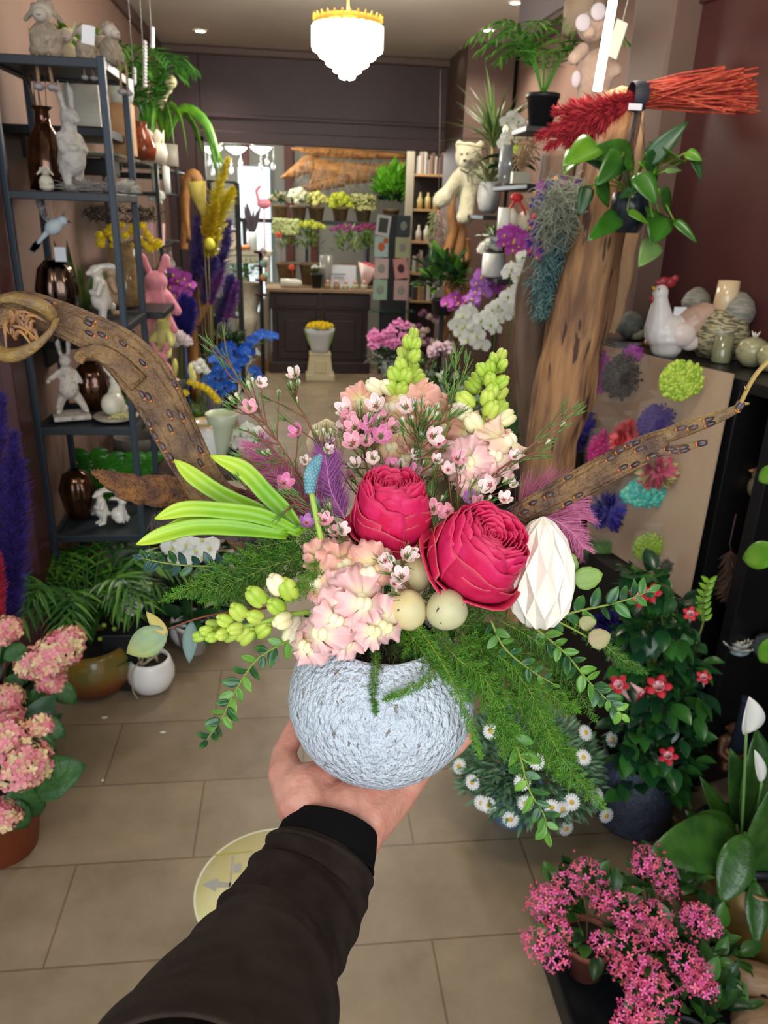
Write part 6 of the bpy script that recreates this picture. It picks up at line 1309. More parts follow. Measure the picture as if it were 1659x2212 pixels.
# big hanging driftwood
def slab(name, label, cat, up, lo, Y, th, mt, n=60):
    U = bez([PY(a, b_, Y) for a, b_ in up], n); L = bez([PY(a, b_, Y) for a, b_ in lo], n); V = []; F = []; rr = random.Random(5); q = 10
    for i in range(n+1):
        c_ = (U[i]+L[i])/2; hv = (U[i]-L[i])/2
        for k in range(q): w = 2*PI*k/q; V.append(c_+hv*math.sin(w)*(1+rr.uniform(-.05, .05))+Vector((0, 1, 0))*th/2*math.cos(w)*(1+rr.uniform(-.2, .2)))
    for i in range(n):
        for k in range(q): c0 = i*q+k; c1 = i*q+(k+1) % q; F.append((c0, c1, c1+q, c0+q))
    F += [tuple(range(q-1, -1, -1)), tuple(range(n*q, (n+1)*q))]; m = MB(); m.add([tuple(v) for v in V], F)
    if name == 'driftwood': [m.tube([U[k], (U[k].x, Y, 2.83)], .003, 4) for k in (n//4, 3*n//4)]
    o = Ob(name, m, mt); return tag(o, label, cat)
DWD = mat('driftwood_orange', '#b07c44', .7, '#7c5228', 5, bump=.5, bs=20, stretch=(1, 4, 5), nr=(.35, .65))
slab('driftwood', 'large honey brown driftwood slab hung above the flower buckets', 'driftwood', [(605, 383), (640, 352), (665, 334), (700, 342), (760, 350), (820, 352), (872, 346)], [(608, 386), (640, 384), (672, 378), (670, 412), (740, 402), (810, 392), (874, 378)], 9.9, .18, DWD)
slab('driftwood', 'second driftwood piece above the honey brown slab', 'driftwood', [(628, 318), (700, 318), (780, 322), (876, 330)], [(632, 324), (690, 338), (770, 345), (876, 343)], 10.1, .16, DWD)
slab('driftwood', 'small forked lower driftwood tip over the white flowers', 'driftwood', [(655, 402), (690, 392), (745, 372)], [(656, 408), (672, 414), (745, 404)], 9.84, .14, DWD)
m = MB()
for i in range(110): a = PY(rnd.uniform(640, 870), rnd.uniform(335, 400), 9.7); m.tube(bez([a, a+Vector((rnd.uniform(-.1, .1), 0, rnd.uniform(-.25, -.05))), a+Vector((rnd.uniform(-.2, .2), 0, rnd.uniform(-.3, 0)))], 5), .0018, 3, caps=False)
single('fairy_wire', 'thin tangled silvery wire hanging on the driftwood slab', 'wire', m, K('#8f8578', .5))
# stepped stand
zt1 = PY(740, 478, 9.45).z; 
t = T('display_stand', 'dark stepped stand behind the counter for flower buckets', 'display stand', (.45, 9.45, 0)); solid_boxes('step', [((0, 0, zt1-.02), (2.1, .34, .04))], BLK, t)
for x in (-1.0, -.3, .4, 1.0): solid_boxes('leg', [((x, 0, (zt1-.04)/2), (.04, .3, zt1-.04))], BLK, t)
BK = K('#5d4a34', .8, c2='#7a6240', ns=30, bump=.4)
def bucket(px, label, pys, n, s, m_, kind='pom', Y=9.45, zb=None, spread=26, name='flower_bucket', lf=(LEAFA, LEAFB), potm=None, rp=18, hp=.15, gp='buckets of cut flowers behind the counter', stems=True):
    zb = zt1 if zb is None else zb; c = PY(px, pys[1], Y); c = Vector((c.x, Y, zb)); r = pxm(c, rp); t = T(name, label, 'flower bucket', c, gp); pot(t, r, hp, potm or BK, 'cone', False, nm='bucket')
    cy = PY(px, (pys[0]+pys[1])/2, Y).z-zb; sp = pxm(c, spread); vz = abs(PY(px, pys[0], Y).z-PY(px, pys[1], Y).z)/2
    bush(t, (0, 0, (hp+cy)/2), sp*.8, max(.05, (cy-hp)*.6), 110, .10, LPN if kind != 'leaf' else LP, list(lf), 1.2)
    if kind == 'pom':
        for i in range(n): m = MB(); a = i*2.4; q = math.sqrt((i+.5)/n); m.p(POM[i % 2], Matrix.Translation((sp*q*math.cos(a), sp*.7*q*math.sin(a), cy+vz*(1-q*q)*.9-vz*.3*abs(q*math.sin(a)))) @ Matrix.Scale(s, 4)); Ob('flower', m, m_, t)
    elif kind == 'leaf': bush(t, (0, 0, cy), sp, vz*1.3, n, s*3, leaf_proto(1, .34, 5, .3, .15, 'ov'), [m_], 1.2)
    else: m = MB(); [m.sph((sp*math.sqrt(rnd.random())*math.cos(a), sp*.7*math.sin(a), cy+rnd.uniform(-vz, vz)), s, 5, 4) for a in [rnd.random()*6.28 for _ in range(n)]]; Ob('berries', m, m_, t)['kind'] = 'stuff'
    return t
bucket(603, 'bucket of beige dried umbels beside the bright screen', (420, 445), 10, .035, K('#b8ad92', .8), spread=20, Y=9.2)
bucket(645, 'bucket of white lilies and lisianthus', (410, 450), 16, .045, K('#e8e6cc', .6), spread=24)
bucket(683, 'bucket of pale butter yellow roses', (418, 452), 16, .042, K('#e0dc8c', .6), spread=24)
bucket(735, 'bucket of chartreuse chrysanthemums', (420, 462), 22, .048, K('#c8cc4c', .6, c2='#b0bc34', ns=10), spread=28)
bucket(785, 'bucket of fine pale green berries', (420, 455), 420, .011, K('#b9b878', .7), 'berry', spread=28)
bucket(845, 'bucket of lush bright green foliage', (375, 450), 260, .05, K('#6fb42a', .4, c2='#4c8f22', ns=8), 'leaf', spread=34)
TERR = K('#5e4a35', .7, c2='#756042', ns=12, bump=.4, bs=20)
def cpot(px, label, top, head, Y, m_, s, n, kind='pom', spread=28, rp=24, hp=.23, potm=None):
    return bucket(px, label, head, n, s, m_, kind, Y, ZW, spread, 'potted_flowers', (K('#7f9a34', .5), LEAFA), potm or TERR, rp, hp, 'pots of flowers on the counter')
cpot(618, 'pot of feathery green and white grasses on the counter', 0, (475, 505), YC+.42, K('#a9b860', .6, c2='#c9cfa0', ns=30), .02, 340, 'berry', 28, 22)
cpot(668, 'pot of lime yellow gerberas with one coral bloom', 0, (480, 500), YC+.45, K('#c9cf50', .5), .034, 14, 'pom', 30, 22)
cpot(750, 'pot of magenta statice on the counter', 0, (485, 510), YC+.5, K('#8d2f74', .6, c2='#a04a8a', ns=20), .024, 18, 'pom', 34, 20)
cpot(795, 'pot of plum coloured flowers beside the card spinner', 0, (485, 500), YC+.5, K('#8c2a5e', .6), .022, 12, 'pom', 22, 18)
cor = K('#e0604a', .5)
for a, b_, lb in ((602, 508, 'coral gerbera hanging low beside the grasses'), (630, 578, 'coral bloom lying against the big pot')):
    m = MB(); m.p(POM[0], Matrix.Translation(PY(a, b_, YC+.02 if b_ > 550 else YC+.1)) @ Matrix.Scale(.035, 4)); pq = PY(a, b_, YC+.02 if b_ > 550 else YC+.1); m.tube([pq, (pq.x+.03, YC+.3, ZW+.2 if b_ < 550 else ZW+.02)], .004, 4); single('gerbera', lb, 'flower', m, cor)
c = oc(705, Y=YC+.15); glassvase('tall narrow frosted glass vase on the counter', c, [(.0005, 0), (.045, 0), (.05, .01), (.075, .33), (.07, .33), (.045, .02)], K('#9a968c', .2, trans=.3))
c = oc(628, Y=YC+.05); m = MB(); m.tube([(-.11, 0, .045), (-.105, 0, .045), (.06, 0, .045), (.11, 0, .045), (.12, 0, .045)], [.02, .045, .045, .03, .01], 16); o = single('vase', 'white bottle shaped vase lying on its side on the counter', 'vase', m, K('#d9d2c2', .25)); o.location = c
c = oc(684, Y=YC+.06); t = T('potted_flowers', 'small black pot of white daisies on the counter', 'potted flowers', c); pot(t, .065, .15, K('#17181a', .4), 'cone'); bush(t, (0, 0, .17), .07, .04, 60, .04, LPN, [LEAFA])
for i in range(14): m = MB(); m.p(POM[0], Matrix.Translation((rnd.uniform(-.07, .07), rnd.uniform(-.05, .05), .2+rnd.random()*.02)) @ Matrix.Scale(.015, 4)); Ob('flower', m, PETW, t)
c = oc(735, Y=YC+.12); t = T('sign_stand', 'white printed card sign leaning on the counter', 'sign', c); m = MB(); m.box((0, 0, .12), (.34, .012, .23)); b_ = Ob('board', m, K('#c9ccd2', .5), t); b_.rotation_euler = (R(-8), 0, 0)
m = MB(); m.box((-.02, -.03, .14), (.15, .002, .012)); m.box((-.02, -.03, .115), (.11, .002, .006)); m.box((-.02, -.03, .10), (.11, .002, .006)); m.box((-.12, -.03, .13), (.03, .002, .07)); Ob('print', m, K('#6d6468', .6), t).rotation_euler = (R(-8), 0, 0)
for i, px in enumerate((708, 727, 747, 767, 787)):
    t = T('candle_jar', ['first', 'second', 'third', 'fourth', 'fifth'][i]+' little glass candle jar counted from the daisy pot', 'candle jar', oc(px, Y=YC+.0), 'candle jars along the counter edge'); m = MB(); m.lathe([(.0005, 0), (.032, 0), (.036, .05), (.030, .055)], n=16); Ob('jar', m, K('#c9c6a8' if i > 1 else '#a88a66', .2), t)
    m = MB(); m.sph((0, 0, .07), (.022, .022, .022), 8, 6); m.tube([(0, 0, .08), (0, 0, .1)], [.012, .003], 6); Ob('flower_topper', m, K('#d9a09a', .6), t)
c = oc(785, Y=YC+.16); t = T('wrapped_bouquet', 'pink wrapped bouquet fanned out at the counter corner', 'bouquet', c); m = MB(); m.lathe([(.02, 0), (.05, .08), (.12, .24)], n=20, fn=lambda a, v: 1+.15*v*math.sin(a*5)); o = Ob('paper', m, K('#e6b8b0', .5, c2='#efd6cc', ns=10), t, solid=.003); o.rotation_euler = (0, .3, 0)
for i in range(9): m = MB(); a = i*2.4; q = .09*math.sqrt(i/9); m.p(POM[1], Matrix.Rotation(.3, 4, 'Y') @ Matrix.Translation((q*math.cos(a), q*math.sin(a), .24)) @ Matrix.Scale(.03, 4)); Ob('flower', m, K('#d96a7c', .6), t)
# card spinner
Ys = 7.75; c = PY(848, 700, Ys); t = T('card_spinner', 'tall black revolving greeting card stand', 'card rack', Vector((c.x, Ys, 0))); cx = c.x; zt_ = PY(848, 465, Ys).z; m = MB(); m.box((0, .06, zt_/2+.05), (.24, .2, zt_-.1)); m.tube([(0, .06, 0), (0, .06, .1)], .03, 8); m.lathe([(.0005, 0), (.2, 0), (.2, .02), (.0005, .03)], (0, .06, 0), 20); Ob('column', m, K('#121416', .5), t)
m = MB(); m.box((0, .03, PY(848, 672, Ys).z), (.42, .2, .008)); Ob('glass_plate', m, K('#1f4a44', .1), t)
cards = [(828, 487, '#7d8583', .12, 'grey framed photo card'), (824, 533, '#a9c4c0', 0, 'pale blue card with orange flowers'), (824, 580, '#c0a8a6', 0, 'pink grey patterned card'), (821, 626, '#94b09a', 0, 'sage green card'), (869, 535, '#a8ae88', 0, 'olive green card'), (866, 580, '#c48a88', -.15, 'dusty rose card with dark figure'), (866, 627, '#b89a98', 0, 'pale pink speckled card'), (872, 488, '#2a3a3e', 0, 'dark teal card')]
for px, py, c_, rt, lb in cards:
    p = PY(px, py, Ys-.06); w, h = pxm(p, 15), pxm(p, 21); t2 = T('greeting_card', lb+' on the black card stand', 'greeting card', p, 'greeting cards on the spinner'); t2.rotation_euler = (0, rt, 0)
    m = MB(); m.box((0, 0, 0), (w*2, .006, h*2)); Ob('card', m, K('#c8c8c4' if 'photo' in lb else c_, .5), t2)
    m = MB(); m.box((0, -.004, 0), (w*1.3, .004, h*1.4)) if 'photo' in lb else m.sph((0, -.004, .0), (w*.5, .002, h*.45), 10, 6)
    if 'orange' in lb: m.sph((w*.6, -.004, h*.6), (w*.35, .002, h*.3), 8, 5)
    Ob('motif', m, K({'grey': '#3b4240', 'pale blue': '#c0602e', 'dusty': '#3a2424'}.get(lb.split(' ')[0] if lb.split(' ')[0] in ('grey', 'dusty') else ' '.join(lb.split(' ')[:2]), '#8a8f88'), .6), t2)
# bookcase and bottles
YB = 8.7; xb0 = PY(893, 500, YB).x; xb1 = PY(985, 500, YB).x+.05; t = T('bookcase', 'open bookcase with pale wooden shelves beyond the card stand', 'bookcase', ((xb0+xb1)/2, YB+.15, 0)); o_ = Vector(t.location)
zb = [PY(930, y, YB).z for y in (376, 452, 522, 590, 650)]
solid_boxes('frame', [(Vector((xb0-.06, YB, 1.2))-o_, (.08, .04, 2.4))], K('#8f8774', .6), t); solid_boxes('back', [(Vector(((xb0+xb1)/2, YB+.3, 1.25))-o_, (xb1-xb0, .02, 2.5))], K('#2b211d', .7), t)
for z in zb: solid_boxes('shelf', [(Vector(((xb0+xb1)/2, YB+.15, z-.012))-o_, (xb1-xb0, .3, .024))], K('#a98459', .6), t)
BC = ['#b9b2a4', '#3f3a38', '#8a6a5a', '#5c4a44', '#c9bca8', '#6f6f6c', '#a5793a', '#4a4d55', '#93867a', '#2f2b2a']
BN_ = ['stone grey', 'charcoal', 'dusty pink', 'dark brown', 'sand', 'mid grey', 'orange', 'slate blue', 'taupe', 'black']
for k, z in enumerate([zb[0], zb[3], zb[4]]):
    x = xb0+.03; j = 0
    while x < xb1-.03:
        w = rnd.uniform(.012, .028); h = rnd.uniform(.14, .24)*(1.0 if k else .95); m = MB(); m.box((0, 0, h/2), (w, .16, h)); m.box((0, -.082, h*.7), (w*.7, .002, h*.15)); cc_ = rnd.choice(BC)
        o = Ob('book', m, K(cc_, .6)); nm_ = BN_[BC.index(cc_)]; o.location = (x+w/2, YB+.1, z+.001); tag(o, nm_+[' spined book on the top shelf of the bookcase', ' spined book on the lower middle bookcase shelf', ' spined book on the lowest visible bookcase shelf'][k], 'book', ['books on the top bookcase shelf', 'books on the lower middle bookcase shelf', 'books on the lowest bookcase shelf'][k]); x += w+.002
for k, z in enumerate([zb[1], zb[2]]):
    for i in range(5):
        x = xb0+.07+i*.085
        if x > xb1-.03: break
        o = glassvase(['first', 'second', 'third', 'fourth', 'fifth'][i]+(' honey coloured' if k == 0 else ' clear')+' bottle from the bookcase post, '+('upper' if k == 0 else 'middle')+' shelf', (x, YB+.08, z+.001), [(.0005, 0), (.03, 0), (.032, .09+.02*(i % 2)), (.012, .13), (.012, .16), (.0005, .165)], K(['#b8a468', '#c9c3b4'][k], .2), 16, name='bottle', cat='bottle'); o['group'] = ['honey bottles on the bookcase', 'clear bottles on the bookcase'][k]
# left part of the back room
pw = PY(550, 430, 11.0); single('white_screen', 'tall bright white screen standing in the back room', 'screen', (lambda m: (m.box((pw.x, 11.0, (pw.z+.39)/2), (pxm(pw, 68), .05, pw.z+.39)), m)[1])(MB()), K('#e3eef2', .5, emit='#dff2ff', es=.75), bevel=.03)
tb = PY(535, 545, 9.2); t = T('console_table', 'cream console table in the back room', 'table', (tb.x-.1, 9.2, 0)); solid_boxes('top', [((0, 0, tb.z), (.75, .34, .05))], CREAM, t, .006)
solid_boxes('apron', [((0, -.02, tb.z-.07), (.7, .28, .08))], CREAM, t)
for x in (-.32, .32): solid_boxes('leg', [((x, 0, (tb.z-.03)/2), (.05, .28, tb.z-.03))], CREAM, t)
def ont(px, Y=9.1): p = PY(px, 540, Y); p.z = tb.z+.026; return p
c = ont(497); t = T('ribbed_box', 'cream fluted planter on the console table', 'planter', c); m = MB(); h = pxm(c, 38); m.lathe([(.0005, 0), (.09, 0), (.075, .03), (.075, h-.03), (.095, h), (.08, h)], n=32, fn=lambda a, v: 1+.05*math.cos(a*8)); Ob('body', m, CREAM, t); bush(t, (0, 0, h), .08, .03, 50, .05, LP, [LEAFA, K('#d9b8bc', .6)])
c = ont(545); t = T('vase', 'tall white cylinder vase with dark stems on the table', 'vase', c); pot(t, .055, pxm(c, 38), K('#dfe8e8', .3), 'cyl', False); m = MB()
for i in range(16): m.p(LPN, frame((0, 0, .15), (rnd.uniform(-.35, .35), rnd.uniform(-.2, .2), 1), (0, -1, 0)) @ Matrix.Scale(rnd.uniform(.25, .38), 4))
Ob('stems', m, K('#4a3f48', .7), t)
m = MB(); m.sph((0, 0, .03), (.10, .05, .03), 10, 7); o = single('ornament', 'orange ornament lying on the cream console table', 'ornament', m, K('#d98a4a', .4)); o.location = ont(525, 9.06)
t = T('metal_rack', 'slim black rack in front of the back room table', 'shelf rack', (PY(490, 600, 7.5).x, 7.6, 0)); o_ = Vector(t.location); xa, xb_ = PY(455, 600, 7.5).x, PY(516, 600, 7.5).x; zT = PY(500, 393, 7.5).z
for x in (xa, xb_):
    for y in (7.5, 7.8): solid_boxes('upright', [(Vector((x, y, zT/2))-o_, (.03, .03, zT))], K('#20262b', .5), t)
for y_ in (393, 498, 685): z = PY(500, y_, 7.5).z; solid_boxes('shelf', [(Vector(((xa+xb_)/2, 7.65, z))-o_, (xb_-xa, .3, .02))], K('#20262b', .5), t)
zz = PY(500, 685, 7.5).z+.011
t = bushpot('grey pot of pale blossoms on the slim rack', Vector((PY(478, 680, 7.6).x, 7.62, zz)), .09, .17, K('#8c938c', .5), [K('#8aa0a0', .5), LEAFB], .12, .14, 120, .05, LP)
t = bushpot('white pebbly potted plant beside the grey pot', Vector((PY(500, 680, 7.6).x, 7.62, zz)), .05, .12, K('#c9c2b4', .5), [LEAFA, PETW], .06, .09, 60, .05, LP)
zz = PY(500, 498, 7.5).z+.011
t = bushpot('cloud of tiny white flowers on the middle of the slim rack', Vector((PY(485, 490, 7.6).x, 7.62, zz)), .05, .08, K('#9aa0a0', .4), [PETW, K('#c9c6b8', .6)], .1, .12, 120, .025, LP)
t = bushpot('dark green plant low beneath the slim rack', Vector((PY(485, 740, 6.6).x, 6.5, 0)), .12, .4, K('#5c5048', .6), [LEAFD, LEAFB], .24, .2, 200, .09, LP)
c = Vector((PY(541, 700, 8.9).x, 8.9, 0)); t = T('urn', 'cream classical urn holding a feathery fern', 'urn', c); h = PY(541, 610, 8.9).z; m = MB(); m.lathe([(.0005, 0), (.12, 0), (.11, .04), (.05, .08), (.05, h*.4), (.14, h*.5), (.13, h*.6), (.08, h*.66), (.10, h*.75), (.11, h), (.12, h), (.09, h-.01)], n=24, fn=lambda a, v: 1+.03*math.cos(a*10)); Ob('body', m, CREAM, t); bush(t, (0, 0, h+.08), .16, .14, 300, .06, LPN, [K('#5f9a5c', .5), LEAFA], .4)
bushpot('bluish succulent plant beside the feathery fern', Vector((PY(525, 700, 9.0).x-.03, 9.35, 0)), .1, PY(525, 600, 9.2).z, K('#cfc8b4', .5), [K('#8fb0a0', .5)], .12, .08, 120, .05, LP)
c = Vector((PY(566, 700, 8.3).x, 8.3, 0)); t = T('tiered_stand', 'narrow black tiered stand with red trays and colourful eggs', 'stand', c); m = MB(); zt_ = PY(566, 545, 8.3).z; m.tube([(0, 0, 0), (0, 0, zt_)], .022, 8); Ob('pole', m, BLK, t)
for i, y_ in enumerate((545, 575, 605, 637)): z = PY(566, y_, 8.3).z; m = MB(); m.lathe([(.0005, z-.01), (.06, z-.01), (.065, z+.01)], n=16); Ob('tray', m, K('#5a1f28', .5), t)
for i, (y_, cc_) in enumerate(((540, '#c9b8c4'), (570, '#7fb0a0'), (600, '#d9804a'), (562, '#d9d4cc'), (596, '#8fc4a8'))): m = MB(); m.sph((0, 0, 0), (.03, .03, .036), 10, 7); o = single('painted_egg', ['lilac', 'sea green', 'orange', 'white', 'mint'][i]+' egg on the black tiered stand', 'egg', m, K(cc_, .4)); o.location = PY(566+(8 if i > 2 else 2), y_, 8.24)
c = PY(570, 440, 8.6); t = T('flamingo_ornament', 'pink flamingo ornament beside the flower buckets', 'ornament', c); blob('body', [('s', (0, 0, 0), (.075, .05, .05)), ('c', (-.05, 0, .02), (-.075, 0, .12), .02, .016), ('c', (-.075, 0, .12), (-.04, 0, .16), .016, .018)], K('#e68a9c', .4), t, .008, 1); m = MB(); m.tube([(0, 0, -.04), (0, 0, zc_-c.z+.02)], .008, 6); Ob('leg', m, K('#d98a9a', .4), t)
slab('paper_roll', 'pale tapering roll leaning by the counter side', 'roll', [(548, 742), (562, 660), (585, 625)], [(583, 790), (584, 740), (586, 640)], 8.6, .05, K('#9c8f80', .7), 20)
single('cardboard_box', 'flat cardboard box on the floor beside the counter', 'box', (lambda m: (m.box((PY(566, 780, 8.7).x, 8.7, .06), (.2, .25, .12)), m)[1])(MB()), K('#8a6642', .8))
# chandelier with glass bowls in the back room
c = PY(505, 318, 8.0); t = T('chandelier', 'glass bowl chandelier with hanging drops just past the doorway', 'chandelier', Vector((c.x, 8.0, 2.83)))
o_ = Vector(t.location); m = MB(); m.tube([(0, 0, 0), Vector((0, 0, c.z+.1))-Vector((0, 0, 2.83))], .012, 8); Ob('stem', m, K('#b8a890', .3, metal=.6), t)
for px in (458, 510, 564):
    p = PY(px, 318, 8.0+(0 if px != 510 else -.2))-o_; m = MB(); r = pxm(c, 23); m.lathe([(.012, -.06), (r*.5, -.045), (r*.9, -.015), (r, 0), (r*.94, 0)], p, 20); Ob('bowl', m, K('#dff3ea', .2, emit='#e8fff6', es=3.2), t)
    m = MB(); m.tube([p+Vector((0, 0, -.03)), (0, 0, p.z+.12)], .008, 6); Ob('arm', m, K('#b8a890', .3, metal=.6), t)
for px, y0, y1 in ((564, 325, 360), (578, 320, 350), (591, 315, 360), (520, 335, 352), (475, 335, 355), (452, 330, 350), (500, 340, 368), (460, 340, 372)):
    a = PY(px, y0, 8.0)-o_; b_ = PY(px, y1, 8.0)-o_; m = MB(); m.tube([a, b_], .004, 5); m.sph(b_, (.022, .022, .034), 8, 6); m.sph(a.lerp(b_, .5), .012, 6, 5); Ob('glass_drop', m, K('#d0d2d0', .08, trans=.5, spec=1), t)
light('bowl_glow', 'POINT', PY(505, 345, 7.8), 14, (.95, 1, .97), .12)
# ================================================================== RIGHT SIDE OF THE CORRIDOR
g_ = T('bench', 'low dark bench under the orchids along the wall', 'bench', (1.15, 4.6, 0)); solid_boxes('top', [((0, 0, .43), (.7, 2.7, .04))], K('#33261f', .6), g_)
for x in (-.3, .3):
    for y in (-1.2, 1.2): solid_boxes('leg', [((x, y, .2), (.05, .05, .42))], K('#33261f', .6), g_)
def ob_(px, Y): return Vector((PY(px, 700, Y).x, Y, BN))
# driftwood stand with teddy bear
Yr = 5.1; t = T('driftwood_stand', 'tall twisting driftwood stand beneath the teddy bear', 'driftwood', (PY(985, 700, Yr).x, Yr, BN)); DW2 = K('#ad7c48', .6, c2='#86592e', ns=8, bump=.3, bs=20)
limb([(985, 735, Yr), (975, 680, Yr), (968, 610, Yr), (985, 560, Yr), (995, 520, Yr), (1000, 470, Yr)], [9, 12, 10, 12, 13, 10], DW2, 'limb', '', parent=t)
limb([(970, 620, Yr), (995, 600, Yr), (1008, 560, Yr), (1008, 515, Yr)], [12, 12, 11, 8], DW2, 'limb', '', parent=t)
limb([(975, 600, Yr), (968, 550, Yr), (978, 500, Yr), (975, 450, Yr), (982, 405, Yr)], [10, 12, 12, 10, 6], DW2, 'limb', '', parent=t)
limb([(1000, 700, Yr), (1000, 650, Yr), (1004, 610, Yr)], [10, 10, 6], DW2, 'limb', '', parent=t)
limb([(955, 735, Yr), (965, 705, Yr), (975, 670, Yr)], [9, 12, 8], DW2, 'limb', '', parent=t)
m = MB(); m.box((0, 0, .08), (.3, .25, .16)); Ob('block', m, K('#2f241e', .7), t)
BEAR = mat('cream_plush', '#c9c3a6', .95, '#b8b294', 14, bump=1, bs=70, sheen=.3)
c = PY(1000, 405, 5.0); t = T('teddy_bear', 'cream curly teddy bear sitting with outstretched arm on driftwood', 'teddy bear', c); u = pxm(c, 1)
def bp(x, y, d=0): return Vector(((x-1000)*u, d, (405-y)*u*1.03))
blob('body', [('s', bp(1012, 395), (36*u, 30*u, 42*u)), ('c', bp(990, 385, -.02), bp(955, 425, -.10), 17*u, 15*u), ('c', bp(955, 425, -.10), bp(945, 432, -.11), 19*u, 17*u), ('c', bp(1030, 385), bp(1050, 420, -.04), 16*u, 14*u), ('c', bp(1010, 420, -.03), bp(1003, 452, -.1), 20*u, 17*u), ('s', bp(1000, 462, -.12), (20*u, 20*u, 16*u))], BEAR, t, 5*u, 2)
blob('head', [('s', bp(1005, 345, -.03), (29*u, 28*u, 27*u)), ('s', bp(993, 358, -.09), (13*u, 14*u, 11*u)), ('s', bp(985, 325, -.02), (10*u, 6*u, 10*u)), ('s', bp(1030, 325, -.02), (10*u, 6*u, 10*u))], BEAR, t, 4*u, 2)
m = MB(); m.sph(bp(990, 356, -.128), (4*u, 3*u, 3*u), 8, 6); m.sph(bp(996, 343, -.108), 2.2*u, 6, 5); m.sph(bp(985, 344, -.10), 2.2*u, 6, 5); Ob('face', m, K('#3a3330', .4), t)
m = MB(); m.tube(bez([bp(985, 372, -.09), bp(1000, 378, -.1), bp(1008, 372, -.09)], 6), 2*u, 5); m.tube([bp(1000, 376, -.1), bp(1003, 395, -.11)], 1.5*u, 4); Ob('ribbon', m, K('#4c4a44', .6), t)
# dried hanging bunches
t = T('dried_bunch', 'pink and sage dried bunches hanging under the bear arm', 'dried flowers', PY(948, 430, 5.2)); o_ = Vector(t.location)
for k, (px, cc_) in enumerate(((938, '#7f8a5a'), (946, '#a8808a'), (955, '#8a7a6a'))): plume(t, [PY(px, 455, 5.2)-o_, PY(px-3, 500, 5.2)-o_, PY(px-2, 540, 5.2)-o_], .03, K(cc_, .8), 500, L=.05, seed=k, r=.002, name='bunch')
m = MB(); m.tube([(0, 0, 0), (0, .2, .75)], .002, 4); Ob('cord', m, K('#6a5a48', .7), t)
bushpot('green leafy plant in black pot hanging by the driftwood', Vector((PY(955, 665, 5.0).x, 5.0, PY(955, 680, 5.0).z)), .075, .10, BLK, [LEAFA, LEAFB], .17, .17, 170, .09, LP)
g_ = T('plant_stand', 'thin black stand lifting the leafy plant', 'stand', Vector((PY(955, 665, 5.0).x, 5.0, BN))); z_ = PY(955, 680, 5.0).z-BN; solid_boxes('post', [((0, 0, z_/2), (.03, .03, z_-.004))], BLK, g_); solid_boxes('base', [((0, 0, .006), (.16, .16, .012))], BLK, g_)
# wall shelf with dracaena, orchid, boxes
zq = PY(1110, 398, 3.9).z; zq2 = PY(1055, 464, 4.1).z
def wshelf(label, x0_, y0, y1, z): g = T('display_shelf', label, 'shelf', ((x0_+1.65)/2, (y0+y1)/2, z-.012)); solid_boxes('board', [((0, 0, 0), (1.65-x0_, y1-y0, .022))], BLK, g); solid_boxes('bracket', [((.1, 0, -.05), ((1.65-x0_)*.6, .02, .08))], BLK, g)
xs = PY(1075, 398, 4.0).x
wshelf('black wall shelf carrying the tall white orchid', PY(1080, 398, 4.2).x, 3.7, 4.35, zq)
wshelf('black wall shelf carrying the concrete pot', PY(1028, 464, 4.6).x, 4.42, 4.85, PY(1055, 465, 4.6).z)
c = PY(1054, 462, 4.62); r = pxm(c, 26); h = pxm(c, 62); t = T('dracaena', 'spiky two tiered dracaena in a pale concrete pot', 'potted plant', Vector((c.x, 4.62, c.z+.004))); pot(t, r, h, K('#a9aaa8', .7, c2='#8f908c', ns=12, bump=.2), 'round'); sp_ = leaf_proto(1, .055, 6, .18, .2, 'lan')
m = MB(); ztop = PY(1052, 290, 4.62).z-c.z; zmid = PY(1052, 385, 4.62).z-c.z
for zc0, n_, l in ((zmid-.02, 60, .22), (ztop-.04, 90, .33)):
    for i in range(n_): d = rndv(); d.z = abs(d.z)*1.3+.05; m.p(sp_, frame((rnd.uniform(-.01, .01), 0, zc0+rnd.uniform(-.05, .05)), d, Z3) @ Matrix.Scale(l*rnd.uniform(.7, 1.1), 4))
Ob('foliage', m, K('#6f7f4a', .5, c2='#4c6a34', ns=8), t); m = MB(); m.tube([(0, 0, h*.8), (0, 0, ztop)], .011, 8); Ob('trunk', m, K('#8a7a54', .7), t)
c = Vector((PY(1105, 398, 4.0).x, 4.0, zq)); orchid('tall white orchid in dark glass on the upper wall shelf', c, .05, .12, K('#55606a', .15, trans=.3), [PY(a, b_, 3.95) for a, b_ in ((1095, 262), (1108, 252), (1120, 262), (1128, 275), (1100, 280), (1112, 292), (1094, 295), (1088, 310), (1120, 298))], .075, [PETW, LIME, PETW], 5)
orchid('grey leaved small orchid beside the tall one', Vector((PY(1098, 398, 4.2).x, 4.2, zq)), .04, .1, K('#aab0b2', .3), [PY(a, b_, 4.15) for a, b_ in ((1118, 320), (1108, 330), (1122, 335))], .05, [LIME, LIME, PETW], 4)
t = T('gift_box', 'cream gift box with raffia bow on the wall shelf', 'box', Vector((PY(1122, 398, 3.85).x, 3.85, zq))); w = pxm(Vector(t.location), 20); m = MB(); m.box((0, 0, w*.6), (w*2, w*1.4, w*1.2)); Ob('box', m, K('#d9d8c0', .5), t, bevel=.004)
m = MB()
for i in range(26): m.tube(bez([(0, 0, w*1.2), (rnd.uniform(-.06, .06), rnd.uniform(-.05, .05), w*1.2+rnd.uniform(.06, .16)), (rnd.uniform(-.1, .1), -.03, w*1.2+rnd.uniform(-.02, .2))], 6), .0025, 4)
Ob('raffia', m, K('#b39a78', .7), t)
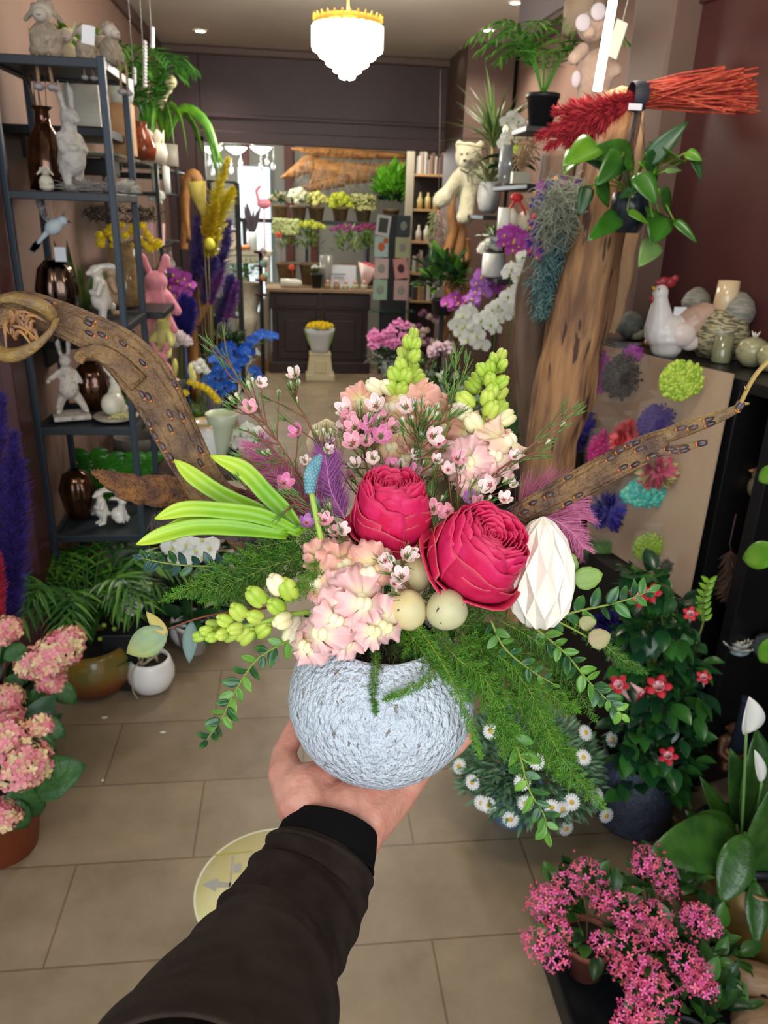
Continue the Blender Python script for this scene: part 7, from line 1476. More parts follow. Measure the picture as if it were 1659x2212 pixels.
m = MB(); m.lathe([(.0005, 0), (.03, 0), (.03, .16), (.024, .16)], n=16); o = single('glass_bottle', 'clear glass bottle beside the cream gift box', 'bottle', m, K('#b9c0c4', .1, trans=.5)); o.location = (PY(1088, 398, 3.8).x, 3.8, zq)
zg = PY(1110, 515, 3.7).z; wshelf('black shelf under the ribboned gift', PY(1075, 515, 3.8).x, 3.5, 4.0, zg)
t = T('gift_hamper', 'white gift hamper tied with thin red ribbon', 'gift', Vector((PY(1107, 505, 3.7).x, 3.7, zg))); c = Vector(t.location); w = pxm(c, 32); h = pxm(c, 82); m = MB(); m.box((0, 0, h*.3), (w*1.8, w*1.1, h*.6)); Ob('box', m, K('#bdb5b0', .4), t, bevel=.006); blob('contents', [('s', (-.02, -.03, h*.45), (w*.4, w*.5, h*.32)), ('s', (.045, -.02, h*.4), (w*.45, w*.5, h*.3))], K('#d9cfa8', .7, c2='#e9e6d8', ns=20), t, .01, 1)
m = MB(); 
for x in (-.5, .5): m.tube(bez([(x*w*1.3, -w*.58, 0), (x*w*1.2, -w*.6, h*.6), (0, -w*.3, h*.98)], 8), .006, 5)
m.sph((0, -w*.3, h*.99), (.03, .015, .02), 8, 6); Ob('ribbon', m, K('#c42a30', .5), t)
m = MB(); m.lathe([(.0005, 0), (.028, 0), (.028, .13), (.0005, .13)], n=16); o = single('candle', 'white pillar candle next to the ribboned hamper', 'candle', m, PETW); o.location = (PY(1091, 520, 3.55).x, 3.6, zg)
def trail(label, pts, Y, s, mats, base, r=.055, h=.11, potm=None, lv=4, stems=1, gr=None): return orchid(label, base, r, h, potm or K('#d4d0c8', .4), [PY(a, b_, Y) for a, b_ in pts], s, mats, lv, group=gr, stems=stems)
trail('purple orchid hanging in front of the gift hamper', [(1090, 505), (1103, 497), (1115, 505), (1125, 512), (1110, 520), (1098, 520), (1088, 525), (1122, 530), (1107, 540), (1112, 515)], 3.5, .075, [PETP, YEL, PETL], ob_(1105, 3.6))
zh = PY(1065, 597, 3.9).z; wshelf('short black shelf with candle glass', PY(1048, 597, 4.0).x, 3.75, 4.15, zh)
m = MB(); m.lathe([(.0005, 0), (.05, 0), (.055, .01), (.055, .11), (.048, .11)], n=20); o = single('candle_glass', 'white candle glass with green sprigs above', 'candle', m, K('#dedcd6', .3)); o.location = (PY(1067, 597, 3.85).x, 3.88, zh)
t = bushpot('white and green cut flowers in grey vase over the candle glass', Vector((PY(1075, 560, 4.0).x, 4.05, zh)), .045, .14, K('#6d6f6e', .4), [LEAFA, PETW, LEAFB], .08, .06, 90, .04, LP)
for a, b_ in ((1045, 532), (1055, 525), (1066, 530), (1040, 540), (1075, 535)): m = MB(); m.p(POM[0], Matrix.Translation(PY(a, b_, 3.95)-Vector(t.location)) @ Matrix.Scale(.025, 4)); Ob('flower', m, PETW, t)
trail('lilac orchid with pale petals beneath the candle glass', [(1030, 610), (1028, 630), (1022, 645), (1040, 598), (1050, 605), (1036, 620), (1045, 632), (1024, 655)], 4.0, .085, [PETL, YEL, PETL], ob_(1030, 4.1))
trail('deep purple orchid next to the lilac one', [(1040, 590), (1050, 598), (1078, 605), (1085, 612), (1062, 625), (1080, 628), (1070, 600), (1058, 612)], 4.1, .065, [PETP, PETP, PETL], ob_(1065, 4.2))
trail('magenta orchid in front of the driftwood stand', [(965, 655), (975, 648), (985, 640), (990, 655), (1000, 660), (978, 665), (1005, 650)], 4.7, .085, [PETP, YEL, PETL], ob_(985, 4.7))
trail('large white orchid at bench height', [(1000, 680), (1012, 672), (1005, 700), (985, 700), (1020, 710), (995, 720), (1010, 735), (1030, 725), (1040, 745), (1000, 705), (1022, 695)], 3.8, .09, [PETW, K('#d8d870', .5), PETW], ob_(1010, 3.9), .07, .13)
trail('second white orchid arching above the sword leaves', [(1040, 690), (1052, 680), (1062, 668), (1075, 660), (1088, 650), (1098, 640), (1060, 700), (1075, 690), (1090, 680), (1085, 665), (1070, 712)], 3.3, .075, [PETW, LIME, PETW], ob_(1070, 3.4), .07, .12)
trail('long white orchid cascade beside the driftwood trunk', [(1130, 555), (1135, 570), (1128, 585), (1122, 600), (1130, 612), (1120, 625), (1125, 640), (1115, 655), (1112, 668), (1120, 595), (1108, 680), (1105, 580), (1100, 590), (1132, 598)], 3.0, .07, [PETW, LIME, PETW], Vector((PY(1110, 700, 3.1).x, 3.3, BN)), .06, .1)
c = Vector((PY(1070, 800, 3.3).x, 3.25, .452)); t = T('potted_plant', 'dark sword leaved plant standing in front of white orchids', 'potted plant', c); pot(t, .07, .1, BLK, 'cone'); m = MB()
for i in range(34): m.p(GRS, frame((rnd.uniform(-.03, .03), rnd.uniform(-.03, .03), .08), (rnd.uniform(-.55, .55), rnd.uniform(-.35, .3), 1), (0, -1, .2)) @ Matrix.Diagonal((1.2, 1, 1, 1)) @ Matrix.Scale(rnd.uniform(.3, .5), 4))
Ob('foliage', m, K('#2a4a1c', .3, c2='#3c6a24', ns=8), t)
# low flowers near the doorway
def cyc(label, base, heads, Y, s, m_, potm, R_=.16, zl=.14, n=200):
    t = T('cyclamen', label, 'cyclamen', base, None); pot(t, .085, .14, potm, 'round'); bush(t, (0, 0, zl+.02), R_, .09, n, .055, LPB, [K('#2d4a2c', .4), K('#4a6248', .4)])
    for a, b_ in heads: m = MB(); v = PY(a, b_, Y+rnd.uniform(-.08, .08))-Vector(base); m.p(ST4H, face(v, EYE-Vector(base)-v+Z3*2, rnd.random()*6, s)); m.p(ST4, face(v, Z3+rndv()*.4, rnd.random()*6, s)); m.sph(v, s*.4, 6, 5); Ob('flower', m, m_, t)
    return t
c = ob_(845, 5.9); c = Vector((PY(845, 820, 5.9).x, 5.9, PY(845, 820, 5.9).z)); 
g_ = T('crate', 'wooden crate under the pink cyclamen by the doorway', 'crate', Vector((c.x+.05, 5.95, 0))); solid_boxes('box', [((0, 0, c.z/2), (.42, .36, c.z-.004))], K('#6b5038', .8), g_); 
cyc('bright pink cyclamen in white pot by the doorway', c, [(800+rnd.random()*82, 715+rnd.random()*34) for _ in range(34)]+[(855, 700), (870, 705), (845, 708), (880, 702), (862, 695)], 5.85, .036, K('#c9609c', .5, c2='#dc8cc0', ns=14), K('#a9b0b4', .3), .2)
c2 = Vector((PY(935, 790, 5.0).x, 5.0, BN)); cyc('pale pink cyclamen on the bench end', c2, [(930+rnd.random()*48, 742+rnd.random()*22) for _ in range(16)], 4.9, .034, K('#d8b0c0', .5, c2='#e6ccd4', ns=14), K('#a9a8a4', .4), .18)
t = T('potted_flowers', 'beige and mauve primulas between both cyclamens', 'potted flowers', Vector((PY(905, 740, 5.4).x, 5.4, .452))); pot(t, .08, .1, K('#7a6a58', .6)); bush(t, (0, 0, .16), .2, .14, 200, .06, LP, [LEAFA, K('#6a5a4c', .6)])
for i in range(22): m = MB(); m.p(POM[1], Matrix.Translation(PY(rnd.uniform(890, 945), rnd.uniform(672, 745), 5.3)-Vector(t.location)) @ Matrix.Scale(.026, 4)); Ob('flower', m, [K('#b9a096', .6), K('#c9b4a8', .6), K('#6a3a5a', .6)][i % 3], t)
bushpot('green foliage on the floor before the crate', Vector((.82, 5.2, 0)), .1, .12, K('#4c4038', .6), [LEAFB, LEAFA], .2, .16, 260, .05, LP)
bushpot('glossy mid green plants on the bench below the white orchid', Vector((PY(960, 800, 4.3).x, 4.25, BN)), .08, .1, K('#8a8e90', .5), [LEAFA, LEAFB, K('#a9b09a', .5)], .2, .18, 260, .07, LP)
bushpot('ivy like greenery spilling from the bench near driftwood', Vector((.93, 3.55, BN)), .08, .1, K('#7a7f84', .5), [LEAFB, LEAFA], .2, .16, 240, .06, LP)
bushpot('silvery leaved plant in grey pot on the bench', Vector((.90, 4.0, BN)), .07, .14, K('#9aa0a4', .4), [K('#8fa88a', .5), LEAFA], .14, .12, 140, .06, LPR)
# ================================================================== DRIFTWOOD TRUNKS, BROOM, HANGING THINGS
def trunk(name, label, rows, Y, thick, mt, n=20, k=70, seed=1, cat='driftwood', amp=.085):
    "rows: (py, px of one edge, px of the other)"
    rr = random.Random(seed); ph = [rr.random()*6 for _ in range(6)]; V = []; F = []
    for i in range(k+1):
        py, a, b_ = [lerpl([r[q] for r in rows], i/k*.9999) for q in range(3)]
        A = PY(a, py, Y); B = PY(b_, py, Y); B.z = A.z = (A.z+B.z)/2; c_ = (A+B)/2; hx = (B-A)/2
        for q in range(n):
            w = 2*PI*q/n; g = 1+amp*math.sin(w*5+ph[0]+i*.05)+amp*.8*math.sin(w*9+ph[1]-i*.08)+amp*.5*math.sin(i*.5+w*2+ph[2])
            V.append(c_+hx*math.cos(w)*g+Vector((0, 1, 0))*thick/2*math.sin(w)*g+Vector((0, 0, rr.uniform(-.003, .003))))
    for i in range(k):
        for q in range(n): c0 = i*n+q; c1 = i*n+(q+1) % n; F.append((c0, c1, c1+n, c0+n))
    F += [tuple(range(n-1, -1, -1)), tuple(range(k*n, (k+1)*n))]; m = MB(); m.add([tuple(v) for v in V], F); o = Ob(name, m, mt); return tag(o, label, cat) if label else o
TRK = mat('trunk_wood', '#b08256', .75, '#75533d', 15, bump=1.0, bs=22, stretch=(2.2, 2.2, .35), nr=(.32, .66), vor=(16, .62, '#4a3428')); TRKD = mat('trunk_grey', '#5c4638', .8, '#7a6250', 7, bump=.7, bs=18, stretch=(3, 3, .4)); TRKP = mat('trunk_pale', '#b8916a', .75, '#9a7a5c', 8, bump=.6, bs=22, stretch=(3, 3, .4), nr=(.3, .7))
zf = 2100
trunk('driftwood', 'broad weathered driftwood trunk with orange streaks by the shelf', [(195, 1322, 1352), (230, 1315, 1372), (300, 1285, 1362), (400, 1262, 1350), (500, 1235, 1342), (600, 1210, 1330), (700, 1185, 1310), (780, 1165, 1292), (860, 1152, 1275), (940, 1140, 1240), (1010, 1135, 1228), (1200, 1110, 1205), (1400, 1085, 1175)], 2.28, .20, TRK)
trunk('driftwood', 'darker grey brown driftwood slab behind the teal wreath', [(330, 1178, 1245), (420, 1160, 1235), (520, 1145, 1225), (620, 1118, 1205), (700, 1108, 1195), (800, 1112, 1180), (860, 1120, 1172), (940, 1125, 1165), (1020, 1128, 1165), (1240, 1112, 1145)], 2.5, .13, TRKD, seed=3)
trunk('driftwood', 'pale straight driftwood post under the hanging pothos', [(240, 1368, 1382), (300, 1358, 1390), (400, 1338, 1385), (500, 1322, 1378), (600, 1308, 1362), (680, 1296, 1345), (716, 1295, 1325)], 2.45, .09, TRKP, seed=5)
trunk('driftwood', 'short driftwood limb leaning against the broad trunk top', [(295, 1178, 1196), (330, 1172, 1215), (400, 1172, 1200), (460, 1165, 1180)], 2.42, .06, TRKD, seed=7) if False else None
# red bound broom of dried stems
tie = PY(1378, 208, 2.12); t = T('dried_broom', 'large red dried grass broom tied across the driftwood top', 'dried flowers', tie); RED = K('#a82a24', .7, c2='#c4583a', ns=60); CRI = K('#9c1f2a', .8, c2='#b8303a', ns=50)
m = MB(); rr = random.Random(2)
for i in range(150):
    a = Vector((0, rr.uniform(-.02, .02), rr.uniform(-.028, .028))); e = PY(1585+rr.uniform(-25, 55), 196+rr.uniform(-52, 50), 2.0+rr.uniform(-.06, .06))-tie; m.tube([a, a.lerp(e, .5)+Vector((0, 0, rr.uniform(-.008, .008))), e], [.0018, .0022, .0026], 5)
Ob('stalks', m, RED, t)['kind'] = 'stuff'
for e_ in ((1615, 243), (1642, 241), (1500, 222)): m = MB(); m.tube([(0, 0, -.01), PY(1480, 210, 2.05)-tie, PY(*e_, 2.0)-tie], .0028, 6); Ob('loose_stalk', m, K('#b0644c', .6), t)
m = MB(); m.lathe([(.032, -.02), (.036, -.01), (.036, .01), (.032, .02)], n=20, mat=Matrix.Rotation(PI/2, 4, 'Y')); m.tube(bez([(0, 0, -.03), (-.005, 0, -.10), (-.02, 0, -.2)], 6), .004, 6); Ob('tie', m, K('#2b2c36', .6), t)
for k, (a, b_) in enumerate((((1285, 240), (1165, 295)), ((1290, 250), (1185, 318)), ((1290, 235), (1200, 240)), ((1300, 255), (1230, 315)), ((1300, 245), (1210, 285)), ((1310, 235), (1240, 225)), ((1310, 250), (1275, 290)))):
    plume(t, [Vector((0, 0, 0)), PY(*a, 2.14)-tie, PY(*b_, 2.2)-tie], .03, CRI, 850, L=.035, seed=k, r=.0014)
m = MB(); m.box((0, 0, 0), (.035, .003, .015)); o = single('label_tag', 'small white oval tag on the broom tie', 'tag', m, K('#e4dfe8', .4), bevel=.004); o.location = PY(1372, 231, 2.05)
# plush mouse, plants above
c = PY(1270, 170, 2.75); t = T('plush_mouse', 'large beige plush mouse with white ears hanging near tube light', 'plush toy', c); u = pxm(c, 1); MO = mat('beige_plush', '#ab9080', .95, '#b89e8c', 20, bump=.5, bs=100, sheen=.2)
def mp(x, y, d=0): return Vector(((x-1270-.11*(170-y))*u, d, (170-y)*u))
blob('body', [('s', mp(1285, 165), (42*u, 30*u, 52*u)), ('c', mp(1250, 120, -.03), mp(1225, 140, -.05), 14*u, 13*u), ('c', mp(1300, 120), mp(1325, 155, -.03), 14*u, 13*u), ('c', mp(1262, 205, -.02), mp(1248, 240, -.06), 17*u, 15*u), ('c', mp(1300, 205, -.02), mp(1302, 245, -.06), 17*u, 15*u)], MO, t, 5*u, 2)
blob('head', [('s', mp(1272, 75, -.02), (32*u, 30*u, 30*u)), ('s', mp(1255, 92, -.06), (15*u, 15*u, 13*u))], MO, t, 5*u, 2)
for x, y in ((1270, 57), (1238, 78)): m = MB(); m.sph(mp(x, y, -.08), (17*u, 4*u, 16*u), 14, 8); Ob('ear', m, K('#b8aeb4', .7), t)
m = MB(); m.sph(mp(1225, 180, -.08), (11*u, 4*u, 16*u), 10, 8); Ob('hand_patch', m, K('#bdb0b8', .7), t); m = MB(); m.tube([mp(1280, 50), mp(1285, -170)], .002, 4); Ob('cord', m, K('#8a7868', .7), t)
m = MB(); m.box((0, 0, 0), (.04, .003, .10)); m.tube([(0, 0, .05), (-.02, .03, .5)], .001, 4); o = single('paper_tag', 'white folded paper tag beside the plush mouse', 'tag', m, K('#cfd2c4', .6)); o.location = PY(1332, 85, 2.6); o.rotation_euler = (0, .25, .2)
t = T('potted_plant', 'thick stemmed plant cut off above the plush mouse', 'potted plant', PY(1265, 10, 2.9)); m = MB()
for i in range(9): m.p(leaf_proto(1, .2, 5, .2, .15, 'strap'), frame((0, 0, 0), (rnd.uniform(-.8, .8), rnd.uniform(-.3, .3), .8), (0, -1, 0)) @ Matrix.Scale(.2, 4))
Ob('foliage', m, K('#6d7a3a', .5), t); m = MB(); m.lathe(pot_prof(.07, .1, 'cyl'), (0, 0, -.09), 16); Ob('pot', m, K('#a8927c', .7), t)
c = PY(1168, 262, 3.1); t = T('potted_palm', 'bright palm plant in black pot lit from the ceiling', 'palm', c-Z3*.02); pot(t, .06, .11, BLK, 'cone'); palm(t, (0, 0, .1), 13, .27, [K('#4c9428', .35), K('#3a7a24', .35), K('#6fb43a', .35)], .16, .42, .7, 1.1, 9, 8, 1.1, dirs=[2.2, 2.8, 3.2, 3.6, 4.2, 4.8, 5.4, 6, .6, 1.4, 2.5, 3.4, 3.0])
for zz_ in (c.z-.035,): g = T('display_shelf', 'black shelf high on the wall under the bright palm', 'shelf', ((c.x+1.65)/2, 3.1, zz_)); solid_boxes('board', [((0, 0, 0), (1.65-c.x+.16, .2, .02))], BLK, g); solid_boxes('bracket', [((.1, 0, -.04), (.3, .02, .06))], BLK, g)
# garland, fibre, teal wreath on the trunk
t = T('garland', 'colourful garland of dried purple, orange and red pods', 'garland', PY(1160, 450, 2.35)); o_ = Vector(t.location)
path = bez([PY(a, b_, 2.33)-o_ for a, b_ in ((1240, 405), (1215, 398), (1190, 402), (1172, 412), (1162, 440), (1160, 470), (1158, 500), (1152, 530), (1165, 548))], 44); cols_ = [K('#3c2a80', .7), K('#d98a2a', .6), K('#8a3a86', .7), K('#2f8a80', .6), K('#d0404e', .6), K('#4a3a8a', .7)]
for ci, mm_ in enumerate(cols_):
    m = MB()
    for i, p in enumerate(path):
        if i % 6 == ci: m.sph(p+rndv()*.016, (rnd.uniform(.007, .012), .007, rnd.uniform(.006, .011)), 7, 5, rot=Euler((rnd.random()*3, rnd.random()*3, 0)).to_matrix())
        if ci in (0, 2) and i % 3 == 0: m.p(ST4, face(p+rndv()*.015, (0, -1, .2), rnd.random(), .02))
    Ob(['violet_flowers', 'orange_pods', 'mauve_flowers', 'teal_pods', 'red_pods', 'purple_flowers'][ci], m, mm_, t)['kind'] = 'stuff'
m = MB()
for i in range(420):
    a = PY(rnd.uniform(1180, 1250), rnd.uniform(405, 500), 2.26+rnd.random()*.06)-o_; m.tube(bez([a, a+rndv()*.05, a+rndv()*.08-Z3*.03], 4), .0009, 3, caps=False)
Ob('sisal', m, K('#a0a692', .8, c2='#7f8678', ns=30), t)
t = T('teal_wreath', 'long teal and grey sisal wreath hanging on the driftwood', 'wreath', PY(1195, 600, 2.32)); o_ = Vector(t.location); TL = [K('#1f5a62', .8), K('#5f8a86', .8), K('#8aa49c', .8)]
m = MB()
for i in range(1500):
    v = rnd.random(); cx = 1222-48*v+rnd.gauss(0, 1)*(9+14*math.sin(PI*v)); a = PY(cx, 500+190*v, 2.30+rnd.random()*.07)-o_; d = rndv(); m.tube([a, a+d*.012+Z3*.008, a+d*.03], [.0016, .0013, .0005], 3, rnd.randrange(3), caps=False)
Ob('sisal', m, TL, t); m = MB(); m.tube(bez([PY(a, b_, 2.36)-o_ for a, b_ in ((1222, 510), (1205, 600), (1178, 685))], 8), .03, 8); Ob('core', m, TL[0], t)
# pothos
c = PY(1360, 455, 2.05); t = T('pothos', 'pothos with heart shaped leaves in black hanging pot', 'potted plant', c); r = pxm(c, 41); m = MB(); m.lathe([(.0005, -r*1.1), (r*.6, -r*1.1), (r*.92, -r*.4), (r*1.0, r*.2), (r*.98, r*.85), (r*.9, r*.9), (r*.86, r*.8)], n=28); Ob('pot', m, K('#20252e', .25), t)
m = MB(); m.lathe([(.0005, r*.75), (r*.86, r*.78)], n=20); Ob('soil', m, SOIL, t)
m = MB(); 
for a in (0, 2.1, 4.2): m.tube([(r*math.cos(a), r*math.sin(a), r*.85), (0, .03, PY(1360, 232, 2.1).z-c.z)], .0012, 4)
Ob('hanger', m, K('#22242a', .5), t)
PO = K('#34681c', .25, c2='#264f18', ns=14); POL = K('#5f8f24', .28, c2='#42741e', ns=14); POP = K('#8aa860', .4, c2='#6d9048', ns=14); POD = K('#234a22', .35)
lv = [(1390, 355, 1498, 250, PO if False else POD, .42), (1370, 345, 1272, 318, PO, .6), (1345, 330, 1290, 400, PO, .62), (1285, 385, 1330, 452, PO, .6), (1290, 310, 1222, 345, POL, .5), (1270, 400, 1252, 470, POD, .6), (1375, 375, 1425, 440, PO, .75), (1395, 330, 1435, 400, POD, .5), (1430, 350, 1485, 325, POL, .7), (1440, 340, 1405, 300, POD, .6), (1480, 330, 1520, 345, POL, .8), (1435, 370, 1480, 365, POP, .35), (1340, 463, 1275, 512, PO, .42), (1355, 455, 1408, 482, POL, .42), (1410, 470, 1395, 440, PO, .7), (1425, 460, 1415, 525, PO, .85), (1415, 520, 1382, 576, POP, .8), (1455, 475, 1512, 522, PO, .36), (1425, 410, 1462, 470, PO, .5), (1345, 390, 1365, 330, POD, .6), (1330, 370, 1265, 340, POD, .5), (1495, 340, 1520, 385, POD, .5), (1380, 400, 1330, 430, PO, .6), (1245, 330, 1225, 360, POL, .4), (1420, 370, 1380, 345, POL, .6)]
for i, (a, b_, x, y, mm_, w_) in enumerate(lv):
    p = PY(a, b_, 1.98+.05*math.sin(i*1.7))-c; q = PY(x, y, 1.94+.06*math.sin(i*2.9))-c; m = MB(); m.p(leaf_proto(1, w_*.85, 8, .15, .12, 'heart'), frame(p, q-p, Vector((.15*math.sin(i), -1, .45))) @ Matrix.Scale((q-p).length*.95, 4)); Ob('leaf', m, mm_, t, solid=.0008)
    m = MB(); m.tube(bez([(0, 0, r*.8), (p.x*.5, p.y*.5, max(r*1.1, p.z*.5+.03)), p], 8), .0022, 5); Ob('stem', m, K('#6a8a2c', .5), t)
# ================================================================== WALL SHELF UNIT AT THE RIGHT
DEP = .27
t = T('display_shelf', 'long black shelf unit on the burgundy wall holding hen and glass', 'shelf unit', RW(.9, DEP/2, 0)); o_ = Vector(t.location); BS = K('#131214', .35)
def shp(s0, s1, z, th=.032, dep=DEP): m = MB(); m.box(RW((s0+s1)/2, dep/2+.001, z-th/2)-o_, (s1-s0, dep, th), rot=rwm); return m
ZS = 1.295
for z, s1 in ((ZS, 2.85), (.93, 1.35), (.50, 1.75), (.12, 1.75)): Ob('shelf', shp(-.4, s1, z), BS, t, bevel=.003)
sA = (PRW(1495, 1300, DEP)-RW(0, 0, 0)).dot(DW); sB = 1.32
for s_ in (2.8, 2.0, sA-.0, .2):
    m = MB(); m.box(RW(s_, DEP/2, ZS/2)-o_, (.04, DEP, ZS-.03), rot=rwm); Ob('side_panel', m, BS, t, bevel=.003)
m = MB(); m.box(RW(1.2, .004, .65)-o_, (3.3, .006, 1.28), rot=rwm); Ob('back_panel', m, K('#0e0c0d', .6), t)
def osf(px, py, off=.15, z=ZS): return PZO(px, off, z+.002)
def PZO(px, off, z=ZS+.002):
    lo, hi = 500, 2100
    for _ in range(40):
        mid = (lo+hi)/2; p = PZ(px, mid, z)
        if (p-RW(0, 0, 0)).dot(NW) < off or p.y < 0: lo = mid
        else: hi = mid
    return PZ(px, hi, z)
# hen
c = PZO(1440, .21); u = pxm(c, 1); t = T('ceramic_hen', 'white and brown ceramic hen with red comb on the black shelf', 'figurine', c); 
RTX = Vector((RT.x, RT.y, 0)).normalized(); t.rotation_euler = (0, 0, math.atan2(RTX.y, RTX.x))
def hp(x, y, d=0): return Vector(((x-1440-.15*(745-y))*u, d*u, (745-y)*u*1.03))
def paint_hen(me): pass
WH = mat('hen_glaze', '#dcd6d2', .25, '#d4ccc6', 20); 
blob('body', [('s', hp(1442, 700), (52*u, 40*u, 38*u)), ('c', hp(1440, 722), hp(1440, 712), 36*u, 42*u), ('c', hp(1455, 700), hp(1490, 682), 36*u, 26*u), ('c', hp(1424, 690), hp(1424, 640), 33*u, 18*u), ('s', hp(1424, 622), (17*u, 16*u, 19*u))], WH, t, 3*u, 3)
blob('tail', [('c', hp(1465, 700), hp(1500, 675), 30*u, 34*u), ('c', hp(1500, 675), hp(1518, 665), 33*u, 30*u), ('s', hp(1525, 675), (24*u, 20*u, 28*u))], K('#b89a88', .3, c2='#a08270', ns=18), t, 3.5*u, 3)
blob('wing', [('s', hp(1462, 700, -28), (30*u, 16*u, 26*u)), ('s', hp(1480, 715, -24), (22*u, 12*u, 18*u))], K('#d8c6bc', .3), t, 3*u, 2)
blob('comb', [('s', hp(1432, 598), (12*u, 6*u, 10*u)), ('s', hp(1445, 600), (12*u, 6*u, 11*u)), ('s', hp(1455, 592), (8*u, 5*u, 8*u)), ('s', hp(1420, 602), (8*u, 5*u, 7*u)), ('s', hp(1407, 634), (6*u, 5*u, 9*u))], K('#8c2028', .35), t, 2*u, 1)
m = MB(); m.tube([hp(1410, 614, -8), hp(1403, 608, -8)], [5*u, .5*u], 8); Ob('beak', m, K('#d09a3a', .4), t); m = MB(); m.sph(hp(1416, 612, -17), 2*u, 6, 5); Ob('eye', m, K('#6a6a66', .3), t)
m = MB(); m.box((0, 0, 0), (.04, .002, .03)); o = single('price_tag', 'printed price label behind the hen neck', 'tag', m, K('#d4d6da', .6)); o.location = c+t.rotation_euler.to_matrix() @ hp(1468, 658, 5)
def lath(name, label, cat, px, py, prof, m_, z=ZS, off=None, fn=None, grp=None, n=28, part='body'):
    p = PZ(px, py, z+.002) if off is None else osf(px, py, off, z); t = T(name, label, cat, p, grp); u = pxm(p, 1); m = MB(); m.lathe([(max(.0004, a*u), b_*u) for a, b_ in prof], n=n, fn=fn); Ob(part, m, m_, t); return t, u
MESHP = mat('woven_glaze', '#5c5846', .3, '#a89c78', 45, stretch=(1, 1, 5), nr=(.48, .52), ndet=1)
t, u = lath('lidded_vase', 'tall dark woven pattern vase with cream cylinder neck', 'vase', 1545, 700, [(0, 0), (40, 0), (58, 30), (60, 55), (50, 80), (30, 98), (22, 102), (0, 102)], MESHP, off=.075)
m = MB(); m.lathe([(22*u, 98*u), (24*u, 100*u), (21.5*u, 158*u), (17*u, 158*u), (16*u, 150*u)], n=24); Ob('neck', m, K('#c9b08c', .2, spec=.8), t)
GLB2 = mat('swirl_stone', '#6a6a62', .5, '#8f8a7c', 30, bump=.3, bs=60, stretch=(1, 1, 4)); MOSSY = mat('olive_glass', '#8a8460', .2, '#a59f7c', 25, stretch=(1, 1, 4))
t, u = lath('stone_ball', 'grey swirled stone ball behind the hen comb', 'ball', 1487, 640, [(0, 0), (16, 3), (27, 16), (31, 31), (24, 48), (10, 60), (0, 63)], GLB2, off=.05); t.location.z = ZS+.002
t.location.z = ZS+.105; m = MB(); m.lathe([(.0004, -.1), (.035, -.1), (.035, .0), (.0004, .0)], n=20); Ob('stem_base', m, K('#8a6a44', .5), t)
t, u = lath('stone_ball', 'grey swirled ball on glass cylinder at the back', 'ball', 1572, 640, [(0, 60), (20, 64), (34, 80), (38, 98), (30, 120), (12, 136), (0, 138)], GLB2, off=.045)
m = MB(); m.lathe([(.0004, 0), (22*u, 0), (26*u, 62*u), (23*u, 62*u)], n=20); Ob('glass_cylinder', m, K('#4f5652', .15), t)
lath('stone_ball', 'dark grey stone ball on the near side of the hen', 'ball', 1358, 732, [(0, 0), (14, 3), (27, 18), (29, 30), (24, 48), (8, 58), (0, 58)], K('#4e5450', .6, c2='#6a6f68', ns=40, bump=.3))
lath('stone_ball', 'small pale pebble ball beside the dark stone ball', 'ball', 1374, 734, [(0, 0), (12, 2), (17, 12), (14, 22), (0, 26)], K('#8a8472', .6, c2='#a09a86', ns=60))
lath('stone_ball', 'olive striped ball just behind the dark stone ball', 'ball', 1395, 712, [(0, 0), (14, 3), (27, 18), (29, 30), (24, 48), (8, 58), (0, 58)], MOSSY)
m = MB(); m.sph((0, 0, .014), (.024, .018, .015), 12, 8); o = single('pebble', 'glossy orange stone in front of the hen', 'stone', m, K('#d98a30', .2, c2='#e9b870', ns=60)); o.location = PZ(1405, 748, ZS+.002)
lath('glass_ball', 'olive swirled glass ball beside the hen tail', 'ball', 1530, 745, [(0, 0), (18, 3), (34, 22), (37, 38), (30, 58), (10, 68), (0, 68)], MOSSY)
lath('glass_ball', 'olive swirled glass ball with shell on top', 'ball', 1618, 712, [(0, 0), (16, 3), (30, 18), (34, 34), (28, 54), (10, 62), (0, 62)], MOSSY, off=.1)
lath('glass_ball', 'olive glass ball cut by the picture edge', 'ball', 1662, 705, [(0, 0), (16, 3), (28, 18), (32, 34), (26, 54), (8, 60), (0, 60)], MOSSY, off=.1)
m = MB()
for a in (0, 2, 4): m.tube([(0, 0, 0), (.014*math.cos(a), .014*math.sin(a), .018)], [.006, .001], 5)
o = single('shell', 'little white shell resting on the olive ball', 'shell', m, K('#d9cfc4', .5)); o.location = osf(1618, 712, .1)+Z3*pxm(osf(1618, 712, .1), 62)
for i, (px, py, h, lb, cc_) in enumerate(((1555, 782, 58, 'frosted olive glass tumbler in front of the swirled ball', '#7d7d5c'), (1592, 776, 52, 'smoky patterned tealight glass', '#4a4c48'), (1608, 735, 55, 'tall olive glass tumbler behind the smoky one', '#80805e'), (1640, 742, 60, 'shiny olive glass tumbler near the picture edge', '#8c8a66'))):
    lath('glass_tumbler', lb, 'tumbler', px, py, [(0, 0), (19, 0), (20, 3), (20, h), (17, h), (17, 4), (0, 4)], K(cc_, .12, spec=.9), grp='glass tumblers on the black shelf')
for i, (px, lb) in enumerate(((1624, 'green jarred candle nearest the hen'), (1650, 'green jarred candle nearest the picture edge'))):
    t, u = lath('candle', lb, 'candle', px, 790, [(0, 0), (11, 0), (11, 34), (9, 37), (0, 38)], K('#6f8a52', .4), grp='green candles on the black shelf'); m = MB(); m.lathe([(.0004, 37*u), (9*u, 38*u), (6*u, 46*u), (.0004, 50*u)], n=14); Ob('tip', m, K('#e6d8b8', .4), t)
